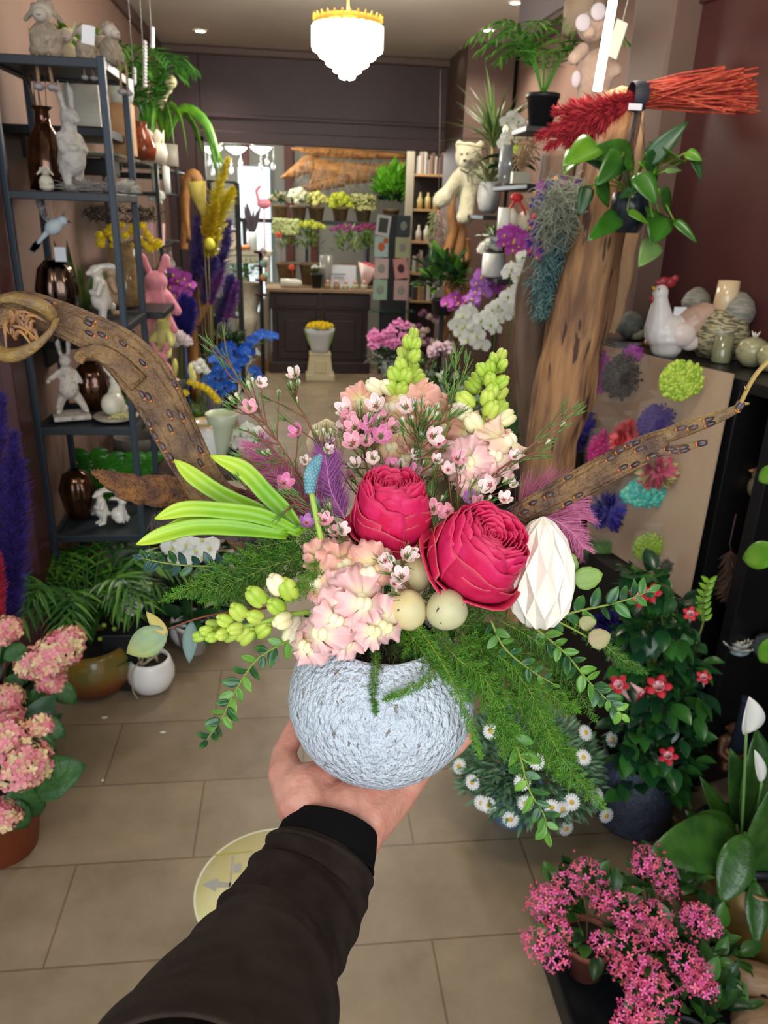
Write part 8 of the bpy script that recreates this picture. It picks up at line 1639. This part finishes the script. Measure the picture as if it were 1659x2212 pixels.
# cardboard display board with dried flower bags
cB = [PRW(1286, 742, .285), PRW(1587, 808, .285), PRW(1488, 1296, .34), PRW(1252, 1300, .34)]
cB[3].z = cB[2].z; m = MB(); m.poly(cB, 0, .008, NW); m2 = None
t = T('display_board', 'plain brown fibreboard panel leaning against the black shelf', 'board', cB[2]); Ob('panel', m, K('#b89c80', .7, c2='#ac9078', ns=5), t, True)
tl = cB[2]; g_ = T('crate', 'dark crate on which the fibreboard panel stands', 'crate', Vector(((cB[2].x+cB[3].x)/2, (cB[2].y+cB[3].y)/2, 0))); hb_ = cB[2].z-.005; mm = MB(); mm.box((0, 0, hb_/2), ((cB[2]-cB[3]).length, .16, hb_), rot=rwm); Ob('box', mm, K('#1c1714', .7), g_)
FILM = mat('clear_film', '#d8d4d0', .12, alpha=.05, spec=.8, bump=1.0, bs=25)
def bag(px, py, rx, ry, label, kind, mats, film=True, off=.37, n=500, s=.004, fr=1.3, seed=0, tail=(0, 1)):
    p = PRW(px, py, off); u = pxm(p, 1); t = T('flower_bag', label, 'dried flowers', p); X = RTX; ce = Vector((0, 0, 0)); mls = MB(); rr = random.Random(seed+px)
    for i in range(n):
        a_ = rr.random()*2*PI; q_ = math.sqrt(rr.random()); d = Vector((q_*math.cos(a_), math.sqrt(1-q_*q_), q_*math.sin(a_))); q = X*d.x*rx*u+Z3*d.z*ry*u-NW*(-d.y*min(rx, ry)*u*.45); q *= rr.uniform(.8, 1.03)
        if kind == 'ball': mls.sph(q, s*rr.uniform(.7, 1.3), 6, 4, rr.randrange(len(mats)))
        elif kind == 'leaf': mls.p(LP, frame(q*.7, q.normalized()+rndv()*.5, NW) @ Matrix.Scale(s*5, 4), rr.randrange(len(mats)))
        elif kind == 'fluff': mls.tube([q*.6, q+rndv()*s], [.0016, .0006], 3, rr.randrange(len(mats)), caps=False)
    mls.sph((0, 0, 0), (rx*u*.7, min(rx, ry)*u*.22, ry*u*.7), 14, 10, 0)
    Ob('contents', mls, mats, t)
    if film:
        m = MB(); V = []; F = []; nn = 20
        m.lathe([(rx*u*.2, -ry*u*1.15), (rx*u*1.0, -ry*u*1.0), (rx*u*1.15, 0), (rx*u*1.0, ry*u*1.0), (rx*u*.3, ry*u*fr), (rx*u*.7, ry*u*(fr+.35))], n=28, fn=lambda a, v: 1+.08*math.sin(a*7+v*9)+.05*math.sin(a*13))
        V = m.V[0]; V = np.array([tuple(X*v[0]+NW*v[1]*.55+Z3*v[2]) for v in V]); m.V = [V]; Ob('film', m, FILM, t)
    return t
bag(1346, 815, 42, 50, 'bag of tiny black seeds at the board top', 'ball', [K('#2e2824', .5), K('#453c36', .5)], n=700, s=.0042, fr=1.15)
bag(1300, 805, 24, 48, 'magenta gypsophila spray behind the black seeds', 'ball', [K('#a8329a', .6), K('#b84aa8', .6)], False, .33, 300, .0055)
bag(1372, 762, 26, 20, 'magenta sprigs peeking over the black seed bag', 'ball', [K('#a8329a', .6), K('#8a2a80', .6)], False, .32, 120, .005)
bag(1475, 822, 46, 44, 'lime green reindeer moss ball on the board', 'ball', [K('#a3bf3a', .7), K('#86a830', .7), K('#b9cc50', .7)], False, .37, 800, .0065)
bag(1422, 915, 42, 44, 'bag of deep purple dried flowers with pale stems', 'ball', [K('#35205f', .7), K('#43286f', .7)], n=800, s=.0038)
bag(1245, 925, 40, 48, 'violet blue leafy bunch in film beside the driftwood', 'leaf', [K('#332a80', .7), K('#40308f', .7)], n=220, s=.009)
bag(1372, 950, 48, 38, 'coral red dried tails in film', 'leaf', [K('#cc3038', .6), K('#d9484c', .6)], n=260, s=.008)
bag(1308, 975, 36, 46, 'bag of raspberry pink dried balls', 'ball', [K('#a81c60', .6), K('#c02a78', .6)], n=260, s=.008)
bag(1398, 1065, 52, 34, 'bag of aqua green wood curls', 'ball', [K('#3fae9c', .6), K('#6fc0a4', .6), K('#2f9a94', .6)], n=260, s=.009)
bag(1425, 1022, 40, 26, 'bag of rose and straw coloured petals above the aqua curls', 'leaf', [K('#b84a64', .6), K('#a89a60', .6)], n=120, s=.008)
bag(1322, 1105, 38, 36, 'indigo dried drops with pale stalks', 'leaf', [K('#322a86', .6), K('#463a9a', .6)], n=110, s=.009)
bag(1302, 1190, 40, 26, 'dish shaped bag of dark green moss', 'fluff', [K('#4c7a2a', .7), K('#5f8f34', .7)], n=900, s=.008)
bag(1405, 1182, 34, 34, 'bag of yellow green moss above an empty film tail', 'ball', [K('#7d9a34', .7), K('#93ac40', .7)], n=600, s=.005)
t = bag(1440, 1225, 18, 22, 'dark grey moss bag end drooping at the board foot', 'fluff', [K('#4a4a38', .6)], n=200, s=.006, off=.40)
bag(1330, 1355, 44, 36, 'blue violet dried bunch behind the boxwood tips', 'leaf', [K('#2f2680', .7), K('#3f3490', .7)], False, .42, 200, .009)
t = T('potted_flowers', 'pink grape like flower spike in dark pot', 'potted flowers', Vector((PRW(1355, 1420, .46).x, PRW(1355, 1420, .46).y, 0))); o_ = Vector(t.location)
for a, b_, r_ in ((1345, 1415, 26), (1362, 1385, 26), (1350, 1440, 20), (1372, 1370, 18)): cluster(t, PRW(a, b_, .46)-o_, pxm(PRW(a, b_, .46), r_), 40, (lambda m: (m.sph((0, 0, 0), (1, 1, 1.1), 7, 5), m.arrays())[1])(MB()), .008, [K('#b83a80', .5), K('#cc6a9c', .5)], 'flower', rel=o_)
m = MB(); m.tube([(0, 0, .1), PRW(1350, 1440, .46)-o_], .006, 5); Ob('stem', m, LEAFB, t); pot(t, .08, .14, BLK)
# lower shelves: ceramic bird, glass bird, lotus, gourds, monkey
ZM = .93
c = PRW(1625, 1128, .14); c.z = ZM+.002; u = pxm(c, 1); t = T('ceramic_bird', 'glossy brown and grey ceramic bird on the middle shelf', 'figurine', c); t.rotation_euler = (0, 0, math.atan2(RTX.y, RTX.x))
blob('body', [('s', (5*u, 0, 32*u), (32*u, 27*u, 32*u)), ('s', (-8*u, 0, 62*u), (16*u, 15*u, 17*u)), ('c', (15*u, 0, 35*u), (42*u, 0, 18*u), 22*u, 10*u)], K('#8f7458', .12, c2='#6f7a70', ns=10, spec=.9), t, 3*u, 3); m = MB(); m.tube([(-20*u, 0, 68*u), (-33*u, 0, 70*u)], [7*u, u], 8); Ob('beak', m, K('#a87848', .3), t)
ZL = .50
def osl(px, py): p = PZ(px, py, ZL+.002); return p
c = osl(1592, 1410); u = pxm(c, 1); t = T('ceramic_lotus', 'pale blue grey ceramic lotus on the lower shelf', 'figurine', c); pl = leaf_proto(1, .62, 6, -.35, .25, 'hyd')
for ring, (n_, r0, l, el) in enumerate(((8, 10, 40, .45), (7, 7, 38, .9), (5, 3, 34, 1.5))):
    for i in range(n_): a = 2*PI*i/n_+ring*.4; h_ = Vector((math.cos(a), math.sin(a), 0)); m = MB(); m.p(pl, frame(h_*r0*u+Z3*2*u, h_+Z3*el, -h_+Z3*.3) @ Matrix.Scale(l*u, 4)); Ob('petal', m, K('#a3b0aa', .25, uvc='#c9bca8', uvr=(.7, 1)), t, solid=.003)
m = MB(); m.lathe([(.0004, 0), (16*u, 0), (24*u, 8*u), (12*u, 14*u)], n=20); Ob('base', m, K('#8fa6ac', .3), t)
for i, (px, py, r_, lb) in enumerate(((1625, 1375, 26, 'dark mottled glass gourd on the lower shelf'), (1655, 1425, 34, 'larger dark glass gourd at the shelf front'))):
    c = osl(px, py); u = pxm(c, 1)*r_; t = T('glass_gourd', lb, 'gourd', c); m = MB(); m.lathe([(.0004, 0), (.7*u, .1*u), (1.05*u, .8*u), (.8*u, 1.5*u), (.2*u, 1.8*u)], n=30, fn=lambda a, v: 1+.06*math.cos(a*7)); Ob('body', m, K('#3d4848', .15, c2='#56625e', ns=30), t); m = MB(); m.tube(bez([(0, 0, 1.75*u), (0, 0, 2.1*u), (.3*u, 0, 2.3*u)], 5), .1*u, 6); Ob('stalk', m, K('#5a5048', .5), t)
ZF = .12; c = PRW(1562, 1700, .20); c.z = ZF+.002; u = pxm(PRW(1562, 1600, .2), 1); t = T('monkey_statue', 'bronze brown seated monkey statue in the dark lower shelf', 'statue', c); t.rotation_euler = (0, 0, math.atan2(RTX.y, RTX.x)); hh_ = (PRW(1562, 1535, .2).z-ZF); q_ = hh_/165/u; k_ = hh_/165
def kp(x, y, d=0): return Vector(((x-1562-.15*(1700-y))*k_, d*k_, (1700-y)*k_))
blob('body', [('s', kp(1560, 1655), (38*k_, 32*k_, 40*k_)), ('s', kp(1565, 1610), (32*k_, 26*k_, 32*k_)), ('s', kp(1572, 1560, -6), (24*k_, 24*k_, 24*k_)), ('s', kp(1570, 1572, -26), (13*k_, 10*k_, 10*k_)), ('c', kp(1535, 1605), kp(1522, 1645, -20), 13*k_, 11*k_), ('c', kp(1522, 1645, -20), kp(1545, 1660, -36), 11*k_, 10*k_), ('c', kp(1590, 1605), kp(1600, 1645, -22), 13*k_, 11*k_), ('c', kp(1545, 1670, -15), kp(1530, 1690, -40), 16*k_, 13*k_), ('c', kp(1580, 1670, -15), kp(1595, 1690, -40), 16*k_, 13*k_), ('s', kp(1548, 1558), (8*k_, 5*k_, 9*k_)), ('s', kp(1597, 1558), (8*k_, 5*k_, 9*k_))], K('#7a5236', .35, c2='#4a3428', ns=14, metal=.3), t, 4*k_, 2)
m = MB(); m.tube(bez([PRW(1590, 1620, .32)-Vector((0, 0, 0)), PRW(1600, 1560, .33), PRW(1612, 1505, .33)], 8), [.022, .02, .017, .014, .012, .011, .010, .010, .012], 10); single('dark_cloth', 'dark blue fabric handle sticking up by the peace lily', 'handle', m, K('#141c30', .9))
# dried tails on the mid shelf
t = T('dried_tails', 'brown dried tassel bunch lying in the black shelf', 'dried flowers', PRW(1580, 1190, .2)); o_ = Vector(t.location); plume(t, [PRW(1578, 1190, .2)-o_, PRW(1582, 1240, .2)-o_, PRW(1575, 1290, .2)-o_], .03, K('#5e4438', .8), 900, L=.05, r=.001); m = MB(); m.tube([(0, 0, 0), PRW(1576, 1175, .2)-o_, Vector((PRW(1576, 1175, .2).x, PRW(1576, 1175, .2).y, ZM-.035))-o_], .002, 4); Ob('cord', m, K('#5e4438', .8), t)
# ================================================================== FLOOR PLANTS AT THE RIGHT
# daisy bush
c = PZ(1125, 1815, 0)+Vector((0, .1, 0)); t = T('daisy_bush', 'round marguerite bush with white daisies in light blue pot', 'daisy bush', c); pot(t, .085, .12, K('#8fb4e0', .4), 'cone')
DG = [K('#7c9c7e', .5), K('#5a8464', .5), K('#648f64', .5)]; cen_ = PY(1140, 1652, c.y)-c; RB = pxm(c+cen_, 158)
bush(t, cen_, RB*.98, RB*.66, 4600, .036, leaf_proto(1, .26, 4, .2, .1, 'lan'), DG, .3, shell=.5)
m = MB()
for i in range(24): d = rndv(); d.z = abs(d.z)*.6+.2; m.tube(bez([(0, 0, .1), Vector((0, 0, .1)).lerp(cen_, .6)+d*.03, cen_+d*RB*.7], 5), .003, 4)
Ob('stems', m, K('#4c5a3a', .7), t)
for a, b_ in ((1060, 1580), (1160, 1645), (1260, 1636), (1265, 1583), (1322, 1597), (1020, 1690), (1040, 1735), (1055, 1740), (1103, 1770), (1235, 1733), (1215, 1748), (1192, 1744), (1290, 1720), (1223, 1790), (1310, 1762), (992, 1655), (1128, 1690), (1135, 1735)):
    d_ = ray(a, b_).normalized(); oc_ = EYE-(c+cen_); bb = oc_.dot(d_); disc = bb*bb-(oc_.length**2-(RB*1.0)**2); s_ = -bb-math.sqrt(max(0, disc)); p = EYE+d_*s_; nn_ = (p-(c+cen_)).normalized()
    m = MB(); V, F, U = daisy_V.arrays(); mm_ = face(p-c, (nn_+(EYE-p).normalized()*.9+rndv()*.35), rnd.random()*6, .0215); m.add(V, F, 0, True, None, mm_); m.M = list(daisy_V.M); Ob('flower', m, [K('#f1f0ec', .5), K('#e8b010', .5)], t)
# mandevilla
c = PZ(1392, 1842, 0)+Vector((0.02, .14, 0)); t = T('mandevilla', 'tall mandevilla with red trumpet flowers in patterned dark blue pot', 'potted plant', c); hr = PZ(1392, 1740, .2).z
BLP = mat('blue_grey_pot', '#3a3f52', .4, '#4a5064', 40, bump=.6, bs=90); r = .112; pot(t, r, .24, BLP, 'cyl', fn=lambda a, v: 1+(.012*(math.sin(a*40)) if .35 < v < .7 else 0))
ys = [(1270, 1400, 34), (1330, 1420, 62), (1400, 1415, 82), (1470, 1425, 90), (1550, 1420, 92), (1620, 1415, 88), (1680, 1410, 72)]
lv = []; YM = c.y-.02
for (py, px, w) in ys:
    for i in range(78): p = PY(px+rnd.uniform(-w, w), py+rnd.uniform(-38, 38), YM+rnd.uniform(-.13, .13))-c; lv.append((p, Vector((p.x, p.y-.05, rnd.uniform(-.1, .15)))+rndv()*.1, rnd.uniform(.05, .078), rnd.randrange(3)))
foliage(t, lv, None, leaf_proto(1, .6, 6, .2, .14, 'ov'), [K('#24522a', .22), K('#356a2a', .25), K('#1c4028', .22)])
m = MB()
for k in range(5): m.tube(bez([(rnd.uniform(-.05, .05), rnd.uniform(-.05, .05), .2), PY(1400+rnd.uniform(-30, 30), 1600, YM)-c, PY(1410+rnd.uniform(-40, 40), 1430, YM)-c, PY(1405+rnd.uniform(-30, 60), 1290, YM)-c], 16), .004, 5)
m.tube(bez([PY(1500, 1400, YM)-c, PY(1520, 1340, YM)-c, PY(1518, 1300, YM)-c, PY(1530, 1258, YM)-c], 10), .003, 5)
Ob('vine', m, K('#6d7a3a', .6), t)
m = MB(); q = bez([PY(1520, 1340, YM)-c, PY(1518, 1300, YM)-c, PY(1530, 1258, YM)-c], 6)
for i, p in enumerate(q):
    for s in (-1, 1): m.p(LP, frame(p, (s, -.2, .9), (0, -1, .3)) @ Matrix.Scale(.03, 4))
Ob('shoot_leaves', m, LEAFL, t)
def trumpet(t, p, tip, s, red, throat):
    d = (tip-p).normalized(); L = (tip-p).length; m = MB(); A = face(p, d); m.lathe([(s*.08, 0), (s*.14, L*.3), (s*.34, L*.8), (s*.45, L)], mat=A, n=14, mi=1)
    for i in range(5): m.p(leaf_proto(1, .85, 5, .25, -.05, 'hyd'), A @ Matrix.Translation((0, 0, L*.97)) @ Matrix.Rotation(2*PI*i/5, 4, 'Z') @ Matrix.Translation((0, s*.3, 0)) @ Matrix.Rotation(.35, 4, 'X') @ Matrix.Scale(s*.85, 4))
    Ob('flower', m, [red, throat], t, solid=.0006)
RD = K('#c01428', .45, c2='#a81030', ns=40); PKT = K('#e0a0ac', .5, c2='#ecc8c4', ns=50)
for (a, b_, x, y, s) in ((1362, 1515, 1335, 1478, .026), (1362, 1475, 1388, 1497, .024), (1425, 1505, 1423, 1482, .030), (1450, 1655, 1443, 1632, .024), (1415, 1305, 1405, 1280, .024), (1395, 1300, 1378, 1290, .024), (1490, 1345, 1492, 1325, .018), (1520, 1485, 1520, 1462, .018)):
    trumpet(t, PY(a, b_, YM-.16)-c, PY(x, y, YM-.19)-c, s, RD, PKT)
# peace lily
c = PZ(1625, 2070, 0)+Vector((.03, .12, 0)); t = T('peace_lily', 'peace lily with white spathe in bronze gold pot', 'potted plant', c); pot(t, .15, .22, mat('gold_pot', '#7a5f2c', .3, '#5c4620', 8, metal=.4), 'cyl')
LLp = leaf_proto(1, .42, 10, .25, .12, 'ov'); LLm = mat('lily_leaf', '#3c6426', .25, '#2a4c20', 18, bump=.5, bs=25)
for (a, b_, x, y, w, d0, d1) in ((1600, 1810, 1425, 1840, .45, 0, -.08), (1590, 1780, 1478, 1790, .4, .05, 0), (1610, 1800, 1565, 1950, .5, -.06, -.16), (1620, 1830, 1600, 1640, .3, .1, .1), (1640, 1850, 1655, 1600, .35, .05, .08), (1640, 1900, 1690, 1720, .45, -.05, -.08), (1600, 1850, 1530, 1690, .22, .1, .15), (1630, 1900, 1640, 2040, .4, -.1, -.2), (1590, 1880, 1540, 2030, .3, -.05, -.12), (1600, 1870, 1500, 1760, .3, .08, .1)):
    p = PY(a, b_, c.y+d0)-c; q = PY(x, y, c.y+d1)-c; m = MB(); m.p(leaf_proto(1, w, 10, .12, .12, 'ov'), frame(p, q-p, Vector((-.1, -.7, .75))) @ Matrix.Scale((q-p).length*1.05, 4)); Ob('leaf', m, LLm, t, solid=.001); m = MB(); m.tube(bez([(rnd.uniform(-.04, .04), rnd.uniform(-.03, .03), .18), (p.x*.5, p.y*.5, p.z*.6+.05), p], 6), .005, 6); Ob('stem', m, K('#4c6e2c', .5), t)
for (a, b_, x, y, bx, by, w) in ((1612, 1585, 1618, 1505, 1600, 1860, .62), (1645, 1690, 1630, 1620, 1625, 1860, .28)):
    p = PY(a, b_, c.y-.02)-c; q = PY(x, y, c.y-.02)-c; m = MB(); m.p(leaf_proto(1, w, 10, .0, .3, 'ov'), frame(p, q-p, Vector((.2, -1, .2))) @ Matrix.Scale((q-p).length, 4)); Ob('spathe', m, K('#eeeade', .45, sss=.1), t, solid=.001); m = MB(); m.tube(bez([PY(bx, by, c.y)-c, PY((a+bx)/2, (b_+by)/2, c.y-.01)-c, p], 8), .0035, 6); Ob('flower_stalk', m, K('#6d9450', .5), t)

# leaves entering at the edge
t = T('potted_plant', 'large green leaves reaching in beside the ceramic bird', 'potted plant', Vector((PRW(1760, 1200, .5).x, PRW(1760, 1200, .5).y, 0))); o_ = Vector(t.location)
for (a, b_, x, y) in ((1690, 1195, 1592, 1205), (1690, 1010, 1632, 1042), (1700, 1370, 1640, 1440)):
    p = PRW(a, b_, .48)-o_; q = PRW(x, y, .48)-o_; m = MB(); m.p(leaf_proto(1, .5, 8, .1, .12, 'ov'), frame(p, q-p, Vector((-.3, -.8, .5))) @ Matrix.Scale((q-p).length, 4)); Ob('leaf', m, K('#5f9a2c', .3, c2='#7aaa3a', ns=14), t, solid=.001)
    m = MB(); m.tube(bez([(0, 0, .2), (0.02, 0, p.z*.7), p], 6), .004, 5); Ob('stem', m, LEAFA, t)
pot(t, .12, .22, BLK)
# bouvardia tray
cT = PZ(1140, 2085, .0); t = T('plant_tray', 'black plastic nursery tray under the pink bouvardias', 'tray', Vector((.82, 1.13, 0))); o_ = Vector(t.location); m = MB(); ang = 0
m.box((0, 0, .004), (.46, .40, .008)); 
for sx, sy, wx, wy in ((-.23, 0, .012, .41), (.23, 0, .012, .41), (0, -.2, .47, .012), (0, .2, .47, .012)): m.box((sx, sy, .03), (wx, wy, .06))
Ob('tray', m, K('#121418', .4), t, bevel=.003)
PB = [K('#ee5c98', .45, uvc='#f598bc', uvr=(.4, 1)), K('#f06c8c', .45), K('#ee66a8', .5)]; BUDP = K('#c84868', .5)
groups_ = [('pink bouvardia nearest the floor tiles, first in the tray', (.68, 1.26), [(1268, 1890, 42), (1225, 1915, 36), (1185, 1955, 44), (1175, 1945, 30), (1160, 2035, 34), (1195, 2060, 36), (1210, 2010, 26)], True),
           ('pink bouvardia at the back of the tray', (.86, 1.27), [(1300, 1945, 24), (1350, 1965, 42), (1395, 1855, 32), (1430, 1880, 30), (1440, 1915, 26), (1415, 1975, 34), (1350, 1990, 22), (1385, 1870, 24)], False),
           ('pink bouvardia in the middle of the tray', (.80, 1.12), [(1300, 2035, 26), (1360, 2055, 42), (1340, 2090, 24), (1415, 2020, 32), (1440, 2015, 22), (1400, 2110, 42), (1425, 2150, 44), (1380, 2140, 30)], False),
           ('pink bouvardia farthest from the tiles in the tray', (.92, 1.15), [(1510, 1985, 38), (1535, 2000, 24), (1480, 2075, 38), (1515, 2105, 30), (1525, 2135, 22), (1495, 1975, 22), (1500, 2120, 26)], False),
           ('pink bouvardia cut off at the lower picture edge', (.80, 1.0), [(1370, 2190, 34), (1400, 2205, 30), (1350, 2215, 26)], False)]
for lb, (x, y), hs, terra in groups_:
    b_ = Vector((x, y, .010)); t = T('bouvardia', lb, 'bouvardia', b_, 'pink bouvardias in the tray'); pot(t, .062, .10, K('#8a4a3a', .6) if terra else BLK, 'cone')
    for (px, py, rp) in hs:
        p = PZ(px, py, .29)-b_; rr_ = pxm(PZ(px, py, .29), rp); cluster(t, p, rr_, int(26*(rp/34)**1.6)+8, ST4T, .0098, PB, 'flower_head', .75, rel=b_); m = MB(); m.tube(bez([(p.x*.15, p.y*.15, .09), (p.x*.5, p.y*.5, .17), p-Z3*rr_*.3], 6), .0022, 5); Ob('stem', m, K('#6a5a3a', .6), t)
        m = MB()
        for i in range(6): m.sph(p+rndv()*rr_*1.25, .0032, 6, 5)
        Ob('buds', m, BUDP, t)['kind'] = 'stuff'
    bush(t, (0, 0, .17), (.12 if x < .9 else .07), .09, 80 if x < .9 else 30, .055, leaf_proto(1, .55, 6, .25, .14, 'ov'), [K('#2c5222', .3), K('#3c6a28', .3), K('#1f3f20', .3)], .3)
# wooden stones on the floor
STN = mat('striped_wood', '#7d5e44', .5, '#a08060', 14, stretch=(1, 4, 4), nr=(.35, .65), bump=.1)
c = PZ(1625, 2120, .045); o = blob('wooden_stone', [('s', (0, 0, 0), (.085, .045, .045)), ('s', (-.045, .0, .004), (.045, .045, .042))], STN, None, .005, 2); o.location = (c.x, c.y, .046); o.rotation_euler = (0, .05, -.25); tag(o, 'large striped wooden stone on the floor beside the gold pot', 'stone')
c = PZ(1615, 2172, .02); m = MB(); m.sph((0, 0, 0), (.017, .014, .022), 10, 8); m.tube([(.012, 0, 0), (.09, 0, -.004)], [.009, .008], 8); o = single('stick', 'small grey knobbed stick lying next to the striped stone', 'stick', m, K('#8f8078', .6, c2='#7a5e48', ns=40)); o.location = (c.x, c.y, .023)
c = PZ(1650, 2208, .03); o = blob('wooden_stone', [('s', (0, 0, 0), (.08, .05, .035))], STN, None, .005, 1); o.location = (c.x, c.y, .036); tag(o, 'flat brown wooden stone cut by the picture corner', 'stone')
# floor sticker and petals
ce = Vector((-.066, 1.562, 0)); t = T('floor_sticker', 'round yellow distance sticker with grey arrow on the tiles', 'sticker', Vector((ce.x, ce.y, .001))); m = MB(); m.lathe([(.0005, .0006), (.213, .0006), (.213, 0)], n=64); Ob('disc', m, mat('yellow_sticker', '#efe6b4', .4, '#e2d68c', 12, nr=(.3, .7)), t)
m = MB(); m.lathe([(.207, .0009), (.213, .0009)], n=64); Ob('rim', m, K('#e0dcc0', .4), t)
def fp(px, py): p = PZ(px, py, .0)-Vector((ce.x, ce.y, 0)); p.z = .0012; return p
m = MB(); m.poly([fp(436, 1912), fp(470, 1897), fp(472, 1906), fp(500, 1908), fp(499, 1918), fp(468, 1918), fp(465, 1927)]); m.poly([fp(498, 1917), fp(494, 1917), fp(501, 1848), fp(506, 1848)]); m.poly([fp(506, 1868), fp(522, 1866), fp(520, 1884), fp(504, 1886)]); m.poly([fp(540, 1870), fp(575, 1866), fp(570, 1900), fp(545, 1902)]); Ob('arrow', m, K('#a5a29c', .5), t)
m = MB(); m.poly([fp(462, 1846), fp(545, 1838), fp(545, 1841), fp(462, 1850)]); Ob('line', m, K('#b3a848', .5), t)
for i, (px, py) in enumerate(((226, 1552), (352, 1584), (222, 1688))):
    m = MB(); m.sph((0, 0, .004), (.012 if i < 2 else .005, .006, .004), 8, 5); o = single('petal', ['white fallen petal near the ochre bowl', 'pale fallen petal under the white pot', 'tiny fallen petal on the tile joint'][i], 'petal', m, K('#d8ccb8', .6)); o.location = PZ(px, py, 0)
for i, (px, py) in enumerate(((828, 1735),)): pass
